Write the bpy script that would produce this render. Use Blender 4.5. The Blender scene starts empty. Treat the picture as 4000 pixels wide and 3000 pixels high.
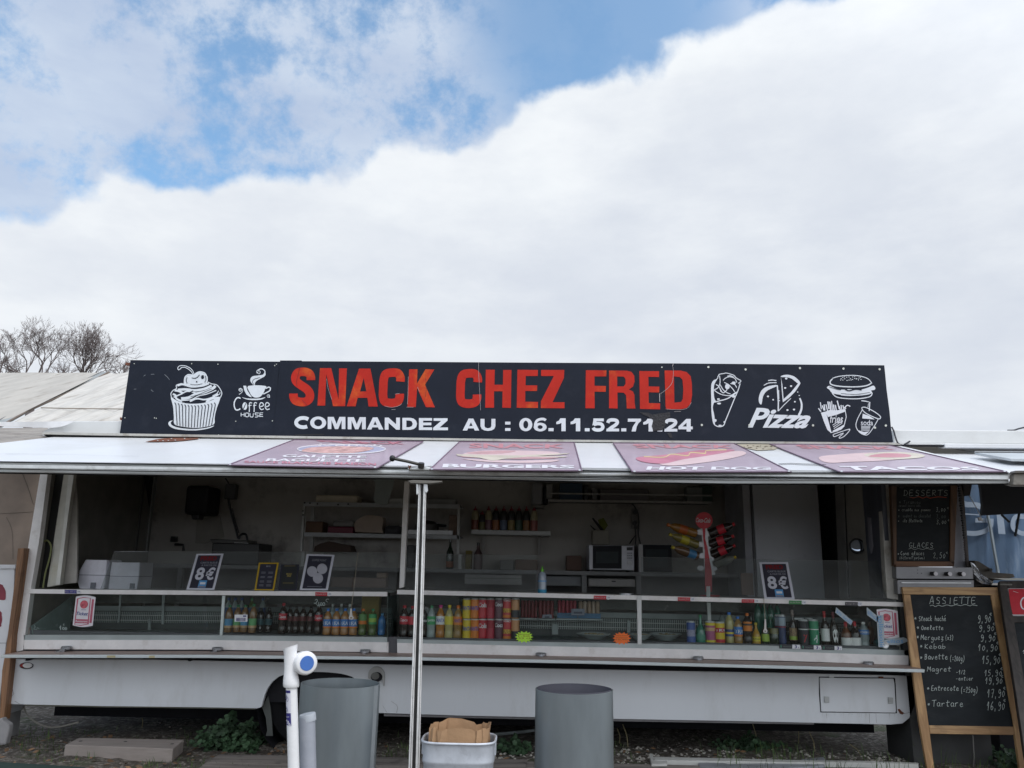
import bpy, math, random
from mathutils import Vector, Matrix
from mathutils.geometry import tessellate_polygon
random.seed(7)
R = math.radians
sc = bpy.context.scene
# ---------------------------------------------------------------- camera
F = 3111.0
CAM = Vector((0.4147, -5.6, 1.2))
YAW, PIT, ROL = R(1.09), R(13.05), R(1.0)
fwd = Vector((-math.sin(YAW)*math.cos(PIT), math.cos(YAW)*math.cos(PIT), math.sin(PIT)))
rgt0 = Vector((math.cos(YAW), math.sin(YAW), 0)); up0 = rgt0.cross(fwd)
rgt = rgt0*math.cos(ROL)+up0*math.sin(ROL); upv = up0*math.cos(ROL)-rgt0*math.sin(ROL)
cd = bpy.data.cameras.new('camera'); cam = bpy.data.objects.new('camera', cd)
sc.collection.objects.link(cam)
cam.matrix_world = Matrix.Translation(CAM) @ Matrix((rgt, upv, -fwd)).transposed().to_4x4()
cd.sensor_width = 36.0; cd.sensor_fit = 'HORIZONTAL'; cd.lens = 36.0*F/4000
cd.clip_start = 0.05; cd.clip_end = 800
sc.camera = cam
# ---------------------------------------------------------------- sky, sun, exposure
SUN_EL, SUN_AZ = 55.0, 138.0      # azimuth clockwise from +Y (behind the trailer): high, from the right
w = bpy.data.worlds.new('World'); sc.world = w; w.use_nodes = True
nt = w.node_tree; N = nt.nodes; L = nt.links; N.clear()
def nn(tree, t, **k):
    n = tree.nodes.new(t)
    for a, b in k.items():
        setattr(n, a, b)
    return n
def mth(tree, op, a, b=None, c=None, clamp=False):
    n = tree.nodes.new('ShaderNodeMath'); n.operation = op; n.use_clamp = clamp
    for i, v in enumerate((a, b, c)):
        if v is None: continue
        if isinstance(v, (int, float)): n.inputs[i].default_value = v
        else: tree.links.new(v, n.inputs[i])
    return n.outputs[0]
def mixc(tree, f, a, b, mode='MIX'):
    n = tree.nodes.new('ShaderNodeMix'); n.data_type = 'RGBA'; n.blend_type = mode; n.clamp_factor = True
    for s, v in ((n.inputs[0], f), (n.inputs[6], a), (n.inputs[7], b)):
        if isinstance(v, (int, float)): s.default_value = v
        elif isinstance(v, (tuple, list)): s.default_value = (v[0], v[1], v[2], 1)
        else: tree.links.new(v, s)
    return n.outputs[2]
def ramp(tree, v, lo, hi, to0=0.0, to1=1.0):
    n = tree.nodes.new('ShaderNodeMapRange'); n.interpolation_type = 'SMOOTHSTEP'
    tree.links.new(v, n.inputs[0])
    for i, q in enumerate((lo, hi, to0, to1)): n.inputs[i+1].default_value = q
    return n.outputs[0]
def wnoise(vec, scale, detail=8, rough=.55, mapscale=(1, 1, 1), loc=(0, 0, 0), dist=0):
    mp = nn(nt, 'ShaderNodeMapping'); L.new(vec, mp.inputs[0])
    mp.inputs['Scale'].default_value = mapscale; mp.inputs['Location'].default_value = loc
    t = nn(nt, 'ShaderNodeTexNoise'); L.new(mp.outputs[0], t.inputs['Vector'])
    t.inputs['Scale'].default_value = scale; t.inputs['Detail'].default_value = detail
    t.inputs['Roughness'].default_value = rough; t.inputs['Distortion'].default_value = dist
    return t.outputs[0]
sky = nn(nt, 'ShaderNodeTexSky'); sky.sky_type = 'NISHITA'; sky.sun_disc = False
sky.sun_elevation = R(SUN_EL); sky.sun_rotation = R(SUN_AZ)
sky.air_density = 1.0; sky.dust_density = .6; sky.ozone_density = 2.0
tc = nn(nt, 'ShaderNodeTexCoord'); gen = tc.outputs['Generated']
def skydir(px, py): return (fwd*F+rgt*(px-2000)+upv*(1500-py)).normalized()
# the cloud bank ends along a great circle that runs from the left of the view up to its right
def side(v):
    dp = nn(nt, 'ShaderNodeVectorMath', operation='DOT_PRODUCT'); L.new(gen, dp.inputs[0]); dp.inputs[1].default_value = v
    return dp.outputs['Value']
def circ(a, b):
    q = skydir(*a).cross(skydir(*b)).normalized()
    return -q if q.dot(skydir(3000, 1500)) < 0 else q
t = mth(nt, 'MAXIMUM', side(circ((0, 850), (1900, 560))), side(circ((1800, 520), (3150, -20))))
# the bank closes the sky again overhead and behind the viewer
bk_ = mth(nt, 'SUBTRACT', side(Vector((.25, -.80, .55)).normalized()), .30)
t = mth(nt, 'MAXIMUM', t, bk_)
n_big = wnoise(gen, 3.2, 3, .5, loc=(1.9, 0.3, 2.2))
n_fine = wnoise(gen, 8.0, 9, .50, loc=(3, 1, 5))
tt = mth(nt, 'ADD', t, mth(nt, 'MULTIPLY', mth(nt, 'SUBTRACT', n_big, .5), .10))
tt = mth(nt, 'ADD', tt, mth(nt, 'MULTIPLY', mth(nt, 'SUBTRACT', n_fine, .5), .15))
bank = ramp(nt, tt, -.006, .016)
n_p = wnoise(gen, 10.0, 10, .64, mapscale=(1, 1, 1.1), loc=(5.1, 2.4, 0.6))
thin = mth(nt, 'MULTIPLY', ramp(nt, n_p, .36, .57), .90)
lowrgt = nn(nt, 'ShaderNodeVectorMath', operation='DOT_PRODUCT'); L.new(gen, lowrgt.inputs[0]); lowrgt.inputs[1].default_value = skydir(2350, 60)
hole = ramp(nt, lowrgt.outputs['Value'], .980, .998, 0, .92)
thin = mth(nt, 'MULTIPLY', thin, mth(nt, 'SUBTRACT', 1.0, hole))
n_s = wnoise(gen, 4.5, 7, .55, mapscale=(1, 1, 2.6), loc=(2, 7, 3))
edge = ramp(nt, tt, .0, .30)
shade = mth(nt, 'MULTIPLY', ramp(nt, n_s, .32, .68), .52)
n_t = wnoise(gen, 11.0, 8, .6, mapscale=(1, 1, 1.8), loc=(8, 2, 1))
shade = mth(nt, 'ADD', shade, mth(nt, 'MULTIPLY', edge, .36))
shade = mth(nt, 'ADD', shade, mth(nt, 'MULTIPLY', mth(nt, 'SUBTRACT', n_t, .5), .55), clamp=True)
CB = 9.7
bankc = mixc(nt, shade, (.90*CB, .935*CB, .97*CB), (.66*CB, .71*CB, .80*CB))
thinc = mixc(nt, ramp(nt, n_s, .3, .7), (.66*CB, .74*CB, .86*CB), (.50*CB, .59*CB, .76*CB))
skyc = mixc(nt, 1.0, sky.outputs[0], (1.45, 2.05, 2.15), 'MULTIPLY')
skyc = mixc(nt, .15, skyc, (.68*CB, .80*CB, .92*CB))
col = mixc(nt, thin, skyc, thinc)
col = mixc(nt, bank, col, bankc)
# clouds brighten broadly towards the veiled sun, high behind the viewer
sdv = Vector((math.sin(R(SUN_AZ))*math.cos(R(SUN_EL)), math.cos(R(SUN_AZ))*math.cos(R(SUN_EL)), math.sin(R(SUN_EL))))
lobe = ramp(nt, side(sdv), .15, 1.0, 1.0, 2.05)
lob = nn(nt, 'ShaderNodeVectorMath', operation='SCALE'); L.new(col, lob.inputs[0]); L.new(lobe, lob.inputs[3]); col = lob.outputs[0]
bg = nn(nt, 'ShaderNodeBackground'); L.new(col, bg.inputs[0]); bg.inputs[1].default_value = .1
wo = nn(nt, 'ShaderNodeOutputWorld'); L.new(bg.outputs[0], wo.inputs[0])
ld = bpy.data.lights.new('sun', 'SUN'); ld.energy = 0.9; ld.angle = R(12); ld.color = (1, .96, .9)
sun = bpy.data.objects.new('sun', ld); sc.collection.objects.link(sun)
sd = Vector((math.sin(R(SUN_AZ))*math.cos(R(SUN_EL)), math.cos(R(SUN_AZ))*math.cos(R(SUN_EL)), math.sin(R(SUN_EL))))
sun.rotation_euler = sd.to_track_quat('Z', 'Y').to_euler()
vs = sc.view_settings; vs.view_transform = 'Standard'; vs.look = 'None'; vs.exposure = 0.06; vs.gamma = 1.0; vs.use_curve_mapping = False
sc.cycles.max_bounces = 10; sc.cycles.transparent_max_bounces = 16; sc.cycles.diffuse_bounces = 5
sc.cycles.caustics_reflective = False; sc.cycles.caustics_refractive = False
sc.cycles.use_denoising = True
# ---------------------------------------------------------------- measuring helpers: a point seen at (px,py) of the 4000x3000 photo on a real plane
def ray(px, py): return fwd*F+rgt*(px-2000)+upv*(1500-py)
class Pl:
    def __init__(s, p0, n):
        s.p0 = Vector(p0); s.n = Vector(n).normalized()
        if s.n.dot(CAM-s.p0) < 0: s.n = -s.n
    def at(s, px, py, off=0.0):
        d = ray(px, py); q = s.p0+s.n*off
        k = (q-CAM).dot(s.n)/d.dot(s.n)
        return CAM+d*k
_pc = {}
def VP(Y):
    if Y not in _pc: _pc[Y] = Pl((0, Y, 0), (0, -1, 0))
    return _pc[Y]
def U(px, py, Y=0.0): return VP(Y).at(px, py)
def G(px, py, z=0.0): return Pl((0, 0, z), (0, 0, 1)).at(px, py)
def ppm(px, py, Y): return F/((U(px, py, Y)-CAM).dot(fwd))
def crop(x0, y0, s): return lambda x, y: (x0+x/s, y0+y/s)
c1 = crop(0, 1250, 2.765); c2 = crop(400, 1380, 2.765); c3 = crop(1050, 1380, 2.212); c4 = crop(1950, 1380, 2.458)
c5 = crop(2650, 1380, 2.458); c6 = crop(3400, 1600, 2.552); c7 = crop(0, 1750, 2.766); c8 = crop(600, 1800, 3.016)
d1 = crop(1100, 1850, 3.16); d2 = crop(1750, 1850, 3.16); d3 = crop(2250, 1850, 3.16); d4 = crop(2850, 1850, 3.16)
d5 = crop(3450, 1850, 3.318); d6 = crop(0, 2200, 2.765); d7 = crop(800, 2200, 2.765); d8 = crop(1500, 2200, 2.765)
e1 = crop(2200, 2200, 2.765); e2 = crop(2900, 2200, 3.16); e3 = crop(3400, 2250, 2.212); e4 = crop(0, 2600, 2.765)
e5 = crop(700, 2600, 2.765); e6 = crop(1400, 2500, 2.011); e7 = crop(2300, 2500, 1.7015); e8 = crop(1050, 2480, 3.19)
def cm(c, pts): return [c(*p) for p in pts]
def lerpx(tab, x):
    if x <= tab[0][0]: a, b = tab[0], tab[1]
    elif x >= tab[-1][0]: a, b = tab[-2], tab[-1]
    else:
        for a, b in zip(tab, tab[1:]):
            if a[0] <= x <= b[0]: break
    return a[1]+(b[1]-a[1])*(x-a[0])/(b[0]-a[0])
# ---------------------------------------------------------------- materials
MATS = {}
def M(name, col=(.5, .5, .5), rough=.6, metal=0.0, var=.12, scale=6.0, bump=.0, bscale=60., spec=.5, coat=0., stain=None, sscale=3., samt=.5, stretch=(1, 1, 1), alpha=None, sat=(1, 1, 1)):
    if name in MATS: return MATS[name]
    m = bpy.data.materials.new(name); m.use_nodes = True; t_ = m.node_tree
    b = t_.nodes['Principled BSDF']; MATS[name] = m
    tcn = t_.nodes.new('ShaderNodeTexCoord'); mp = t_.nodes.new('ShaderNodeMapping')
    t_.links.new(tcn.outputs['Object'], mp.inputs[0]); mp.inputs['Scale'].default_value = stretch
    def tn(sc_, det=5, r_=.6):
        q = t_.nodes.new('ShaderNodeTexNoise'); t_.links.new(mp.outputs[0], q.inputs['Vector'])
        q.inputs['Scale'].default_value = sc_; q.inputs['Detail'].default_value = det; q.inputs['Roughness'].default_value = r_
        return q.outputs[0]
    n1 = tn(scale)
    lo = tuple(c*(1-var) for c in col); hi = tuple(min(1, c*(1+var)) for c in col)
    c = mixc(t_, ramp(t_, n1, .3, .7), lo, hi)
    if stain:
        s = ramp(t_, tn(sscale, 9, .68), .50, .72, 0, samt)
        c = mixc(t_, s, c, stain)
    t_.links.new(c, b.inputs['Base Color'])
    rr = mth(t_, 'ADD', rough-.08, mth(t_, 'MULTIPLY', tn(scale*2.3), .16), clamp=True)
    t_.links.new(rr, b.inputs['Roughness'])
    b.inputs['Metallic'].default_value = metal; b.inputs['Specular IOR Level'].default_value = spec
    b.inputs['Coat Weight'].default_value = coat; b.inputs['Coat Roughness'].default_value = .12
    if bump:
        bn = t_.nodes.new('ShaderNodeBump'); bn.inputs['Strength'].default_value = bump; bn.inputs['Distance'].default_value = .01
        t_.links.new(tn(bscale, 6), bn.inputs['Height']); t_.links.new(bn.outputs[0], b.inputs['Normal'])
    return m
def glassM(name, tint=(.93, .97, .96), refl=1.0, haze=0.0, hcol=(.6, .62, .63), rough=.02):
    if name in MATS: return MATS[name]
    m = bpy.data.materials.new(name); m.use_nodes = True; t_ = m.node_tree; t_.nodes.clear(); MATS[name] = m
    tr = t_.nodes.new('ShaderNodeBsdfTransparent'); tr.inputs[0].default_value = (*tint, 1)
    gl = t_.nodes.new('ShaderNodeBsdfGlossy'); gl.inputs['Roughness'].default_value = rough; gl.inputs[0].default_value = (1, 1, 1, 1)
    fr = t_.nodes.new('ShaderNodeFresnel'); fr.inputs[0].default_value = 1.5
    mx = t_.nodes.new('ShaderNodeMixShader')
    t_.links.new(mth(t_, 'MULTIPLY', fr.outputs[0], refl, clamp=True), mx.inputs[0])
    t_.links.new(tr.outputs[0], mx.inputs[1]); t_.links.new(gl.outputs[0], mx.inputs[2])
    out = mx.outputs[0]
    if haze:      # a thin uneven diffuse film mixed over the pane
        df = t_.nodes.new('ShaderNodeBsdfDiffuse'); df.inputs[0].default_value = (*hcol, 1)
        tcn = t_.nodes.new('ShaderNodeTexCoord'); q = t_.nodes.new('ShaderNodeTexNoise')
        t_.links.new(tcn.outputs['Object'], q.inputs['Vector']); q.inputs['Scale'].default_value = 3.5; q.inputs['Detail'].default_value = 6
        m2 = t_.nodes.new('ShaderNodeMixShader'); t_.links.new(ramp(t_, q.outputs[0], .2, .8, haze*.5, haze*1.5), m2.inputs[0])
        t_.links.new(out, m2.inputs[1]); t_.links.new(df.outputs[0], m2.inputs[2]); out = m2.outputs[0]
    o = t_.nodes.new('ShaderNodeOutputMaterial'); t_.links.new(out, o.inputs[0])
    return m
def woodM(name, col, dark, scale=1.0, axis=2, rough=.6):
    if name in MATS: return MATS[name]
    m = bpy.data.materials.new(name); m.use_nodes = True; t_ = m.node_tree; b = t_.nodes['Principled BSDF']; MATS[name] = m
    tcn = t_.nodes.new('ShaderNodeTexCoord'); mp = t_.nodes.new('ShaderNodeMapping'); t_.links.new(tcn.outputs['Object'], mp.inputs[0])
    s = [30*scale]*3; s[axis] = 2.2*scale; mp.inputs['Scale'].default_value = s
    q = t_.nodes.new('ShaderNodeTexNoise'); t_.links.new(mp.outputs[0], q.inputs['Vector']); q.inputs['Scale'].default_value = 1.0; q.inputs['Detail'].default_value = 6; q.inputs['Distortion'].default_value = .8
    q2 = t_.nodes.new('ShaderNodeTexNoise'); t_.links.new(tcn.outputs['Object'], q2.inputs['Vector']); q2.inputs['Scale'].default_value = 9; q2.inputs['Detail'].default_value = 4
    c = mixc(t_, ramp(t_, q.outputs[0], .35, .65), col, dark)
    c = mixc(t_, ramp(t_, q2.outputs[0], .56, .72, 0, .6), c, tuple(x*.55 for x in dark))
    t_.links.new(c, b.inputs['Base Color']); b.inputs['Roughness'].default_value = rough
    bn = t_.nodes.new('ShaderNodeBump'); bn.inputs['Strength'].default_value = .3; bn.inputs['Distance'].default_value = .004
    t_.links.new(q.outputs[0], bn.inputs['Height']); t_.links.new(bn.outputs[0], b.inputs['Normal'])
    return m
# ---------------------------------------------------------------- mesh builder
class MB:
    def __init__(s): s.v = []; s.f = []; s.sm = False
    def add(s, vs_, fs):
        o = len(s.v); s.v += [Vector(p) for p in vs_]; s.f += [tuple(i+o for i in f) for f in fs]; return s
    def box(s, x0, x1, y0, y1, z0, z1):
        v = [(x, y, z) for x in (x0, x1) for y in (y0, y1) for z in (z0, z1)]
        return s.add(v, [(0, 1, 3, 2), (4, 6, 7, 5), (0, 4, 5, 1), (2, 3, 7, 6), (0, 2, 6, 4), (1, 5, 7, 3)])
    def prism(s, pts, d, holes=()):
        """polygon of 3D points (plus holes), extruded by vector d"""
        loops = [list(map(Vector, pts))]+[list(map(Vector, h)) for h in holes]
        tri = tessellate_polygon(loops); allp = [p for l in loops for p in l]; n = len(allp); d = Vector(d)
        s.add(allp+[p+d for p in allp], [tuple(t_) for t_ in tri]+[tuple(i+n for i in reversed(t_)) for t_ in tri])
        o = len(s.v)-2*n; k = 0
        for l in loops:
            m = len(l)
            for i in range(m):
                a, b = o+k+i, o+k+(i+1) % m
                s.f.append((a, a+n, b+n, b))
            k += m
        return s
    def tube(s, pts, r, n=8, cap=True, r2=None):
        pts = [Vector(p) for p in pts]; m = len(pts); o = len(s.v)
        prev = None
        for i, p in enumerate(pts):
            t_ = (pts[min(i+1, m-1)]-pts[max(i-1, 0)]).normalized()
            a = prev if prev is not None else (Vector((0, 0, 1)) if abs(t_.z) < .9 else Vector((1, 0, 0)))
            a = (a-t_*a.dot(t_)).normalized(); b = t_.cross(a); prev = a
            rr = r if r2 is None else r+(r2-r)*i/max(1, m-1)
            for k in range(n):
                g = 2*math.pi*k/n; s.v.append(p+a*math.cos(g)*rr+b*math.sin(g)*rr)
        for i in range(m-1):
            for k in range(n):
                a, b = o+i*n+k, o+i*n+(k+1) % n
                s.f.append((a, b, b+n, a+n))
        if cap: s.f.append(tuple(o+k for k in reversed(range(n)))); s.f.append(tuple(o+(m-1)*n+k for k in range(n)))
        return s
    def lathe(s, prof, c=(0, 0, 0), n=20, sx=1., sy=1., axis='Z', a0=0, a1=2*math.pi):
        o = len(s.v); c = Vector(c); full = abs(a1-a0-2*math.pi) < 1e-6; m = n if full else n+1
        for r_, z in prof:
            for k in range(m):
                g = a0+(a1-a0)*k/n
                x, y = r_*math.cos(g)*sx, r_*math.sin(g)*sy
                s.v.append(c+(Vector((x, y, z)) if axis == 'Z' else Vector((x, -z, y)) if axis == 'Y' else Vector((z, x, y))))
        for i in range(len(prof)-1):
            for k in range(n if full else n):
                k2 = (k+1) % m if full else k+1
                a, b = o+i*m+k, o+i*m+k2
                s.f.append((a, b, b+m, a+m))
        return s
    def quadpx(s, q, Y, th): return s.prism([U(x, y, Y) for x, y in q], (0, th, 0))
    def mesh(s, org=(0, 0, 0)):
        me = bpy.data.meshes.new('m'); org = Vector(org)
        me.from_pydata([p-org for p in s.v], [], s.f); me.update(); return me
def setp(o, label=None, cat=None, group=None, kind=None):
    if label: o['label'] = label
    if cat: o['category'] = cat
    if group: o['group'] = group
    if kind: o['kind'] = kind
    return o
def mkobj(name, me, mat, parent=None, loc=(0, 0, 0), smooth=None, bevel=0):
    me.name = name; o = bpy.data.objects.new(name, me); sc.collection.objects.link(o)
    if mat and not me.materials: me.materials.append(mat)
    if smooth:
        for p in me.polygons: p.use_smooth = True
        me.set_sharp_from_angle(angle=R(smooth))
    if bevel:
        b = o.modifiers.new('bevel', 'BEVEL'); b.width = bevel; b.segments = 2; b.limit_method = 'ANGLE'; b.angle_limit = R(40)
    if parent: o.parent = parent
    o.location = loc; return o
class Th:
    def __init__(s, name, label, cat, loc, group=None, kind=None):
        s.o = bpy.data.objects.new(name, None); sc.collection.objects.link(s.o); s.o.empty_display_size = .05
        s.loc = Vector(loc); s.o.location = s.loc; setp(s.o, label, cat, group, kind)
    def part(s, name, mb, mat, parent=None, smooth=None, bevel=0, label=None, kind=None):
        me = mb.mesh(s.loc); bmfix(me)
        o = mkobj(name, me, mat, parent or s.o, (0, 0, 0), smooth, bevel); setp(o, label, kind=kind); return o
def bmfix(me):
    import bmesh
    b = bmesh.new(); b.from_mesh(me); bmesh.ops.recalc_face_normals(b, faces=b.faces); b.to_mesh(me); b.free()
def single(name, mb, mat, label, cat, loc, group=None, smooth=None, bevel=0, kind=None):
    me = mb.mesh(loc); bmfix(me); o = mkobj(name, me, mat, None, loc, smooth, bevel); return setp(o, label, cat, group, kind)
# ---------------------------------------------------------------- flat print: ribbons, polygons, lettering laid on a real plane
def smo(p, n=5, closed=False):
    out = []; m = len(p)
    if m < 3: return list(p)
    for i in range(m if closed else m-1):
        P = [p[(i+k) % m] if closed else p[min(max(i+k, 0), m-1)] for k in (-1, 0, 1, 2)]
        for j in range(n):
            t_ = j/n
            out.append(tuple(.5*((2*P[1][a])+(-P[0][a]+P[2][a])*t_+(2*P[0][a]-5*P[1][a]+4*P[2][a]-P[3][a])*t_*t_+(-P[0][a]+3*P[1][a]-3*P[2][a]+P[3][a])*t_**3) for a in (0, 1)))
    if not closed: out.append(tuple(p[-1]))
    return out
def ell(cx, cy, rx, ry, n=20, a0=0, a1=360): return [(cx+rx*math.cos(R(a0+(a1-a0)*i/n)), cy+ry*math.sin(R(a0+(a1-a0)*i/n))) for i in range(n+(0 if a1-a0 == 360 else 1))]
_tx = {}
def glyphs(s, bold=0., shear=0., space=1.):
    k = (s, bold, shear, space)
    if k in _tx: return _tx[k]
    cu = bpy.data.curves.new('t', 'FONT'); cu.body = s; cu.offset = bold; cu.shear = shear; cu.resolution_u = 3; cu.space_character = space
    ob = bpy.data.objects.new('t', cu); sc.collection.objects.link(ob)
    bpy.context.view_layer.update(); me = bpy.data.meshes.new_from_object(ob)
    v = [(p.co.x, p.co.y) for p in me.vertices]; f = [tuple(q.vertices) for q in me.polygons]
    bpy.data.objects.remove(ob); bpy.data.curves.remove(cu); bpy.data.meshes.remove(me)
    x0 = min(p[0] for p in v); x1 = max(p[0] for p in v); y0 = min(p[1] for p in v); y1 = max(p[1] for p in v)
    v = [((p[0]-x0)/(x1-x0), (p[1]-y0)/(y1-y0)) for p in v]
    _tx[k] = (v, f); return _tx[k]
def bil(q, u, v):
    tl, tr, br, bl = q
    return tuple((bl[i]*(1-u)+br[i]*u)*(1-v)+(tl[i]*(1-u)+tr[i]*u)*v for i in (0, 1))
class Art:
    def __init__(s, plane, off=.002, c=None):
        s.pl = plane; s.off = off; s.mb = MB(); s.c = c or (lambda x, y: (x, y))
    # every further piece lies a hair above the one before it, so that crossing strokes never share a plane
    k = 0
    def P(s, x, y): return s.pl.at(*s.c(x, y), s.off+min(s.k, 40)*.00004)
    def poly(s, pts, holes=()):
        s.k += 1
        loops = [[Vector((x, y, 0)) for x, y in pts]]+[[Vector((x, y, 0)) for x, y in h] for h in holes]
        tri = tessellate_polygon(loops); s.mb.add([s.P(p.x, p.y) for l in loops for p in l], [tuple(t_) for t_ in tri]); return s
    def rib(s, pts, w, closed=False, smooth=True, w2=None):
        s.k += 1
        if smooth: pts = smo(pts, 5, closed)
        n = len(pts); vs_ = []
        for i in range(n):
            a = pts[(i-1) % n] if closed else pts[max(i-1, 0)]; b = pts[(i+1) % n] if closed else pts[min(i+1, n-1)]
            dx, dy = b[0]-a[0], b[1]-a[1]; l = math.hypot(dx, dy) or 1
            ww = w if w2 is None else w+(w2-w)*i/max(1, n-1)
            k = 1.0
            if 0 < i < n-1 or closed:
                p, q = pts[i], b; ux, uy = q[0]-p[0], q[1]-p[1]; ul = math.hypot(ux, uy) or 1
                cs = (ux*dx+uy*dy)/(ul*l); k = 1/max(.55, cs)
            nx, ny = -dy/l*ww/2*k, dx/l*ww/2*k
            vs_ += [s.P(pts[i][0]+nx, pts[i][1]+ny), s.P(pts[i][0]-nx, pts[i][1]-ny)]
        fs = [(2*i, 2*i+1, 2*i+3, 2*i+2) for i in range(n-1)]
        if closed: fs.append((2*n-2, 2*n-1, 1, 0))
        s.mb.add(vs_, fs); return s
    def text(s, str_, q, bold=0., shear=0., space=1.):
        v, f = glyphs(str_, bold, shear, space)
        s.mb.add([s.P(*bil(q, a, b)) for a, b in v], f); return s
    def tbox(s, str_, x0, y0, x1, y1, **k): return s.text(str_, [(x0, y0), (x1, y0), (x1, y1), (x0, y1)], **k)
    def build(s, th, name, mat, parent=None): return th.part(name, s.mb, mat, parent)
# condensed block capitals, as centre lines in a box of height 1: stroke width t
def blockS(ch, W, t_):
    h = t_/2; r = W-h
    D = {
     'N': [[(h, 0), (h, 1)], [(h*.9, 1), (W-h*.9, 0)], [(r, 0), (r, 1)]],
     'A': [[(h*.95, 0), (W/2-.03, .995)], [(W-h*.95, 0), (W/2+.03, .995)], [(W*.22, .27), (W*.78, .27)]],
     'K': [[(h, 0), (h, 1)], [(h+.1, .42), (r-.02, 1.0)], [(h+.2, .60), (r, 0)]],
     'H': [[(h, 0), (h, 1)], [(r, 0), (r, 1)], [(h, .52), (r, .52)]],
     'E': [[(h, 0), (h, 1)], [(h, 1-h*.85), (W, 1-h*.85)], [(h, h*.85), (W, h*.85)], [(h, .52), (W*.94, .52)]],
     'F': [[(h, 0), (h, 1)], [(h, 1-h*.85), (W, 1-h*.85)], [(h, .5), (W*.95, .5)]],
     'Z': [[(0, 1-h*.85), (W, 1-h*.85)], [(r-.03, 1-h), (h+.03, h)], [(0, h*.85), (W, h*.85)]]}
    return D[ch]
# ---------------------------------------------------------------- palette (real base colours)
white = M('white_enamel', (.66, .67, .67), .42, var=.05, scale=2.5, bump=.04, bscale=9, stain=(.42, .40, .36), sscale=2.2, samt=.22)
skirtM = M('skirt_paint', (.62, .64, .665), .34, var=.04, scale=1.2, bump=.06, bscale=3, stain=(.36, .35, .32), sscale=5, samt=.22, stretch=(1, 1, .35))
rail_w = M('painted_rail', (.80, .78, .77), .45, var=.07, scale=7, stain=(.40, .34, .28), sscale=9, samt=.35)
canopyM = M('canopy_sheet', (.69, .70, .72), .38, var=.03, scale=1.5, stain=(.55, .54, .50), sscale=1.8, samt=.35)
grime = M('grimy_white', (.46, .45, .42), .55, var=.12, scale=5, stain=(.22, .18, .13), sscale=12, samt=.7)
alu = M('aluminium', (.70, .72, .73), .42, .35, var=.1, scale=12, stain=(.25, .23, .2), sscale=10, samt=.35)
alu2 = M('weathered_aluminium', (.38, .39, .385), .5, .3, var=.14, scale=7, stain=(.2, .18, .15), sscale=4, samt=.5, stretch=(.4, 1, 3))
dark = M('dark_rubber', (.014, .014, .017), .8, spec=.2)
blackM = M('black_plastic', (.012, .012, .014), .4)
signM = M('sign_vinyl', (.011, .015, .026), .5, var=.1, scale=2.5, spec=.18, bump=.05, bscale=4, stain=(.035, .04, .055), sscale=7, samt=.25)
signArt = M('sign_white_vinyl', (.66, .70, .74), .5, var=.04, scale=10)
redL = M('red_vinyl', (.47, .022, .012), .55, var=.10, scale=5, spec=.2, stain=(.62, .12, .02), sscale=3.6, samt=.75)
redEdge = M('vinyl_edge', (.55, .42, .40), .6)
banner = M('banner_cloth', (.40, .325, .385), .55, var=.07, scale=3, bump=.25, bscale=7, spec=.5, coat=.2)
bannerW = M('banner_white', (.68, .66, .70), .55, var=.03)
bannerR = M('banner_red', (.52, .24, .28), .55, var=.06)
bannerP = M('banner_cream', (.62, .47, .48), .55, var=.05)
bannerB = M('banner_blue', (.38, .39, .52), .55)
bannerG = M('banner_green_cream', (.55, .50, .42), .55)
woodL = woodM('pale_wood', (.52, .32, .15), (.34, .19, .085), 1.0, 2)
woodLx = woodM('pale_wood_bar', (.52, .33, .16), (.33, .19, .09), 1.0, 0)
woodO = woodM('orange_wood', (.29, .15, .075), (.16, .08, .04), 1.0, 2)
woodD = woodM('brown_wood', (.13, .068, .034), (.07, .036, .02), 1.0, 2)
woodK = woodM('dark_painted_wood', (.045, .035, .03), (.02, .016, .014), 1.0, 2)
woodG = woodM('weathered_plank', (.22, .195, .175), (.12, .105, .095), .7, 0, .8)
chalkB = M('chalkboard', (.014, .017, .020), .7, spec=.25, var=.2, scale=6, stain=(.05, .054, .056), sscale=2.2, samt=.6, stretch=(1, 1, 2.2))
chalk = M('chalk', (.50, .55, .53), .9, var=.3, scale=160)
chalkDim = M('faint_chalk', (.20, .23, .225), .9, var=.3, scale=160)
chalkR = M('red_chalk', (.62, .12, .06), .9)
steel = M('stainless', (.50, .50, .52), .32, .7, var=.1, scale=4, stain=(.25, .24, .24), sscale=6, samt=.3, stretch=(.3, 1, 2))
inwall = M('interior_wall', (.50, .475, .44), .6, var=.12, scale=2, stain=(.13, .11, .10), sscale=2.2, samt=.8)
inceil = M('interior_ceiling', (.32, .31, .29), .7, var=.1)
indark = M('interior_dark_panel', (.16, .15, .14), .6)
shelfW = M('white_shelf_paint', (.62, .63, .62), .45, var=.06)
glass = glassM('pane_glass', (.95, .975, .965), .4, .0, (.55, .60, .60))
glassU = glassM('screen_glass', (.90, .925, .925), .7, .05, (.62, .64, .64))
glassE = glassM('edge_glass', (.45, .60, .57), .8, .10, (.40, .50, .48))
ledgeTop = M('ledge_laminate', (.33, .235, .20), .5, var=.1, scale=6)
ledgeF = M('ledge_trim', (.56, .61, .62), .4, var=.05, stain=(.4, .36, .28), sscale=2, samt=.35)
rust = M('rusty_steel', (.16, .055, .03), .8, var=.3, scale=14)
rubber = M('tyre_rubber', (.008, .008, .009), .9, spec=.12, bump=.2)
zinc = M('zinc_sheet', (.255, .29, .31), .34, .65, var=.16, scale=3.0, bump=.05, bscale=2.5, stain=(.17, .19, .2), sscale=4, samt=.45, stretch=(1, 1, .25))
zincIn = M('zinc_lining', (.20, .20, .23), .5, .3)
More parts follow.
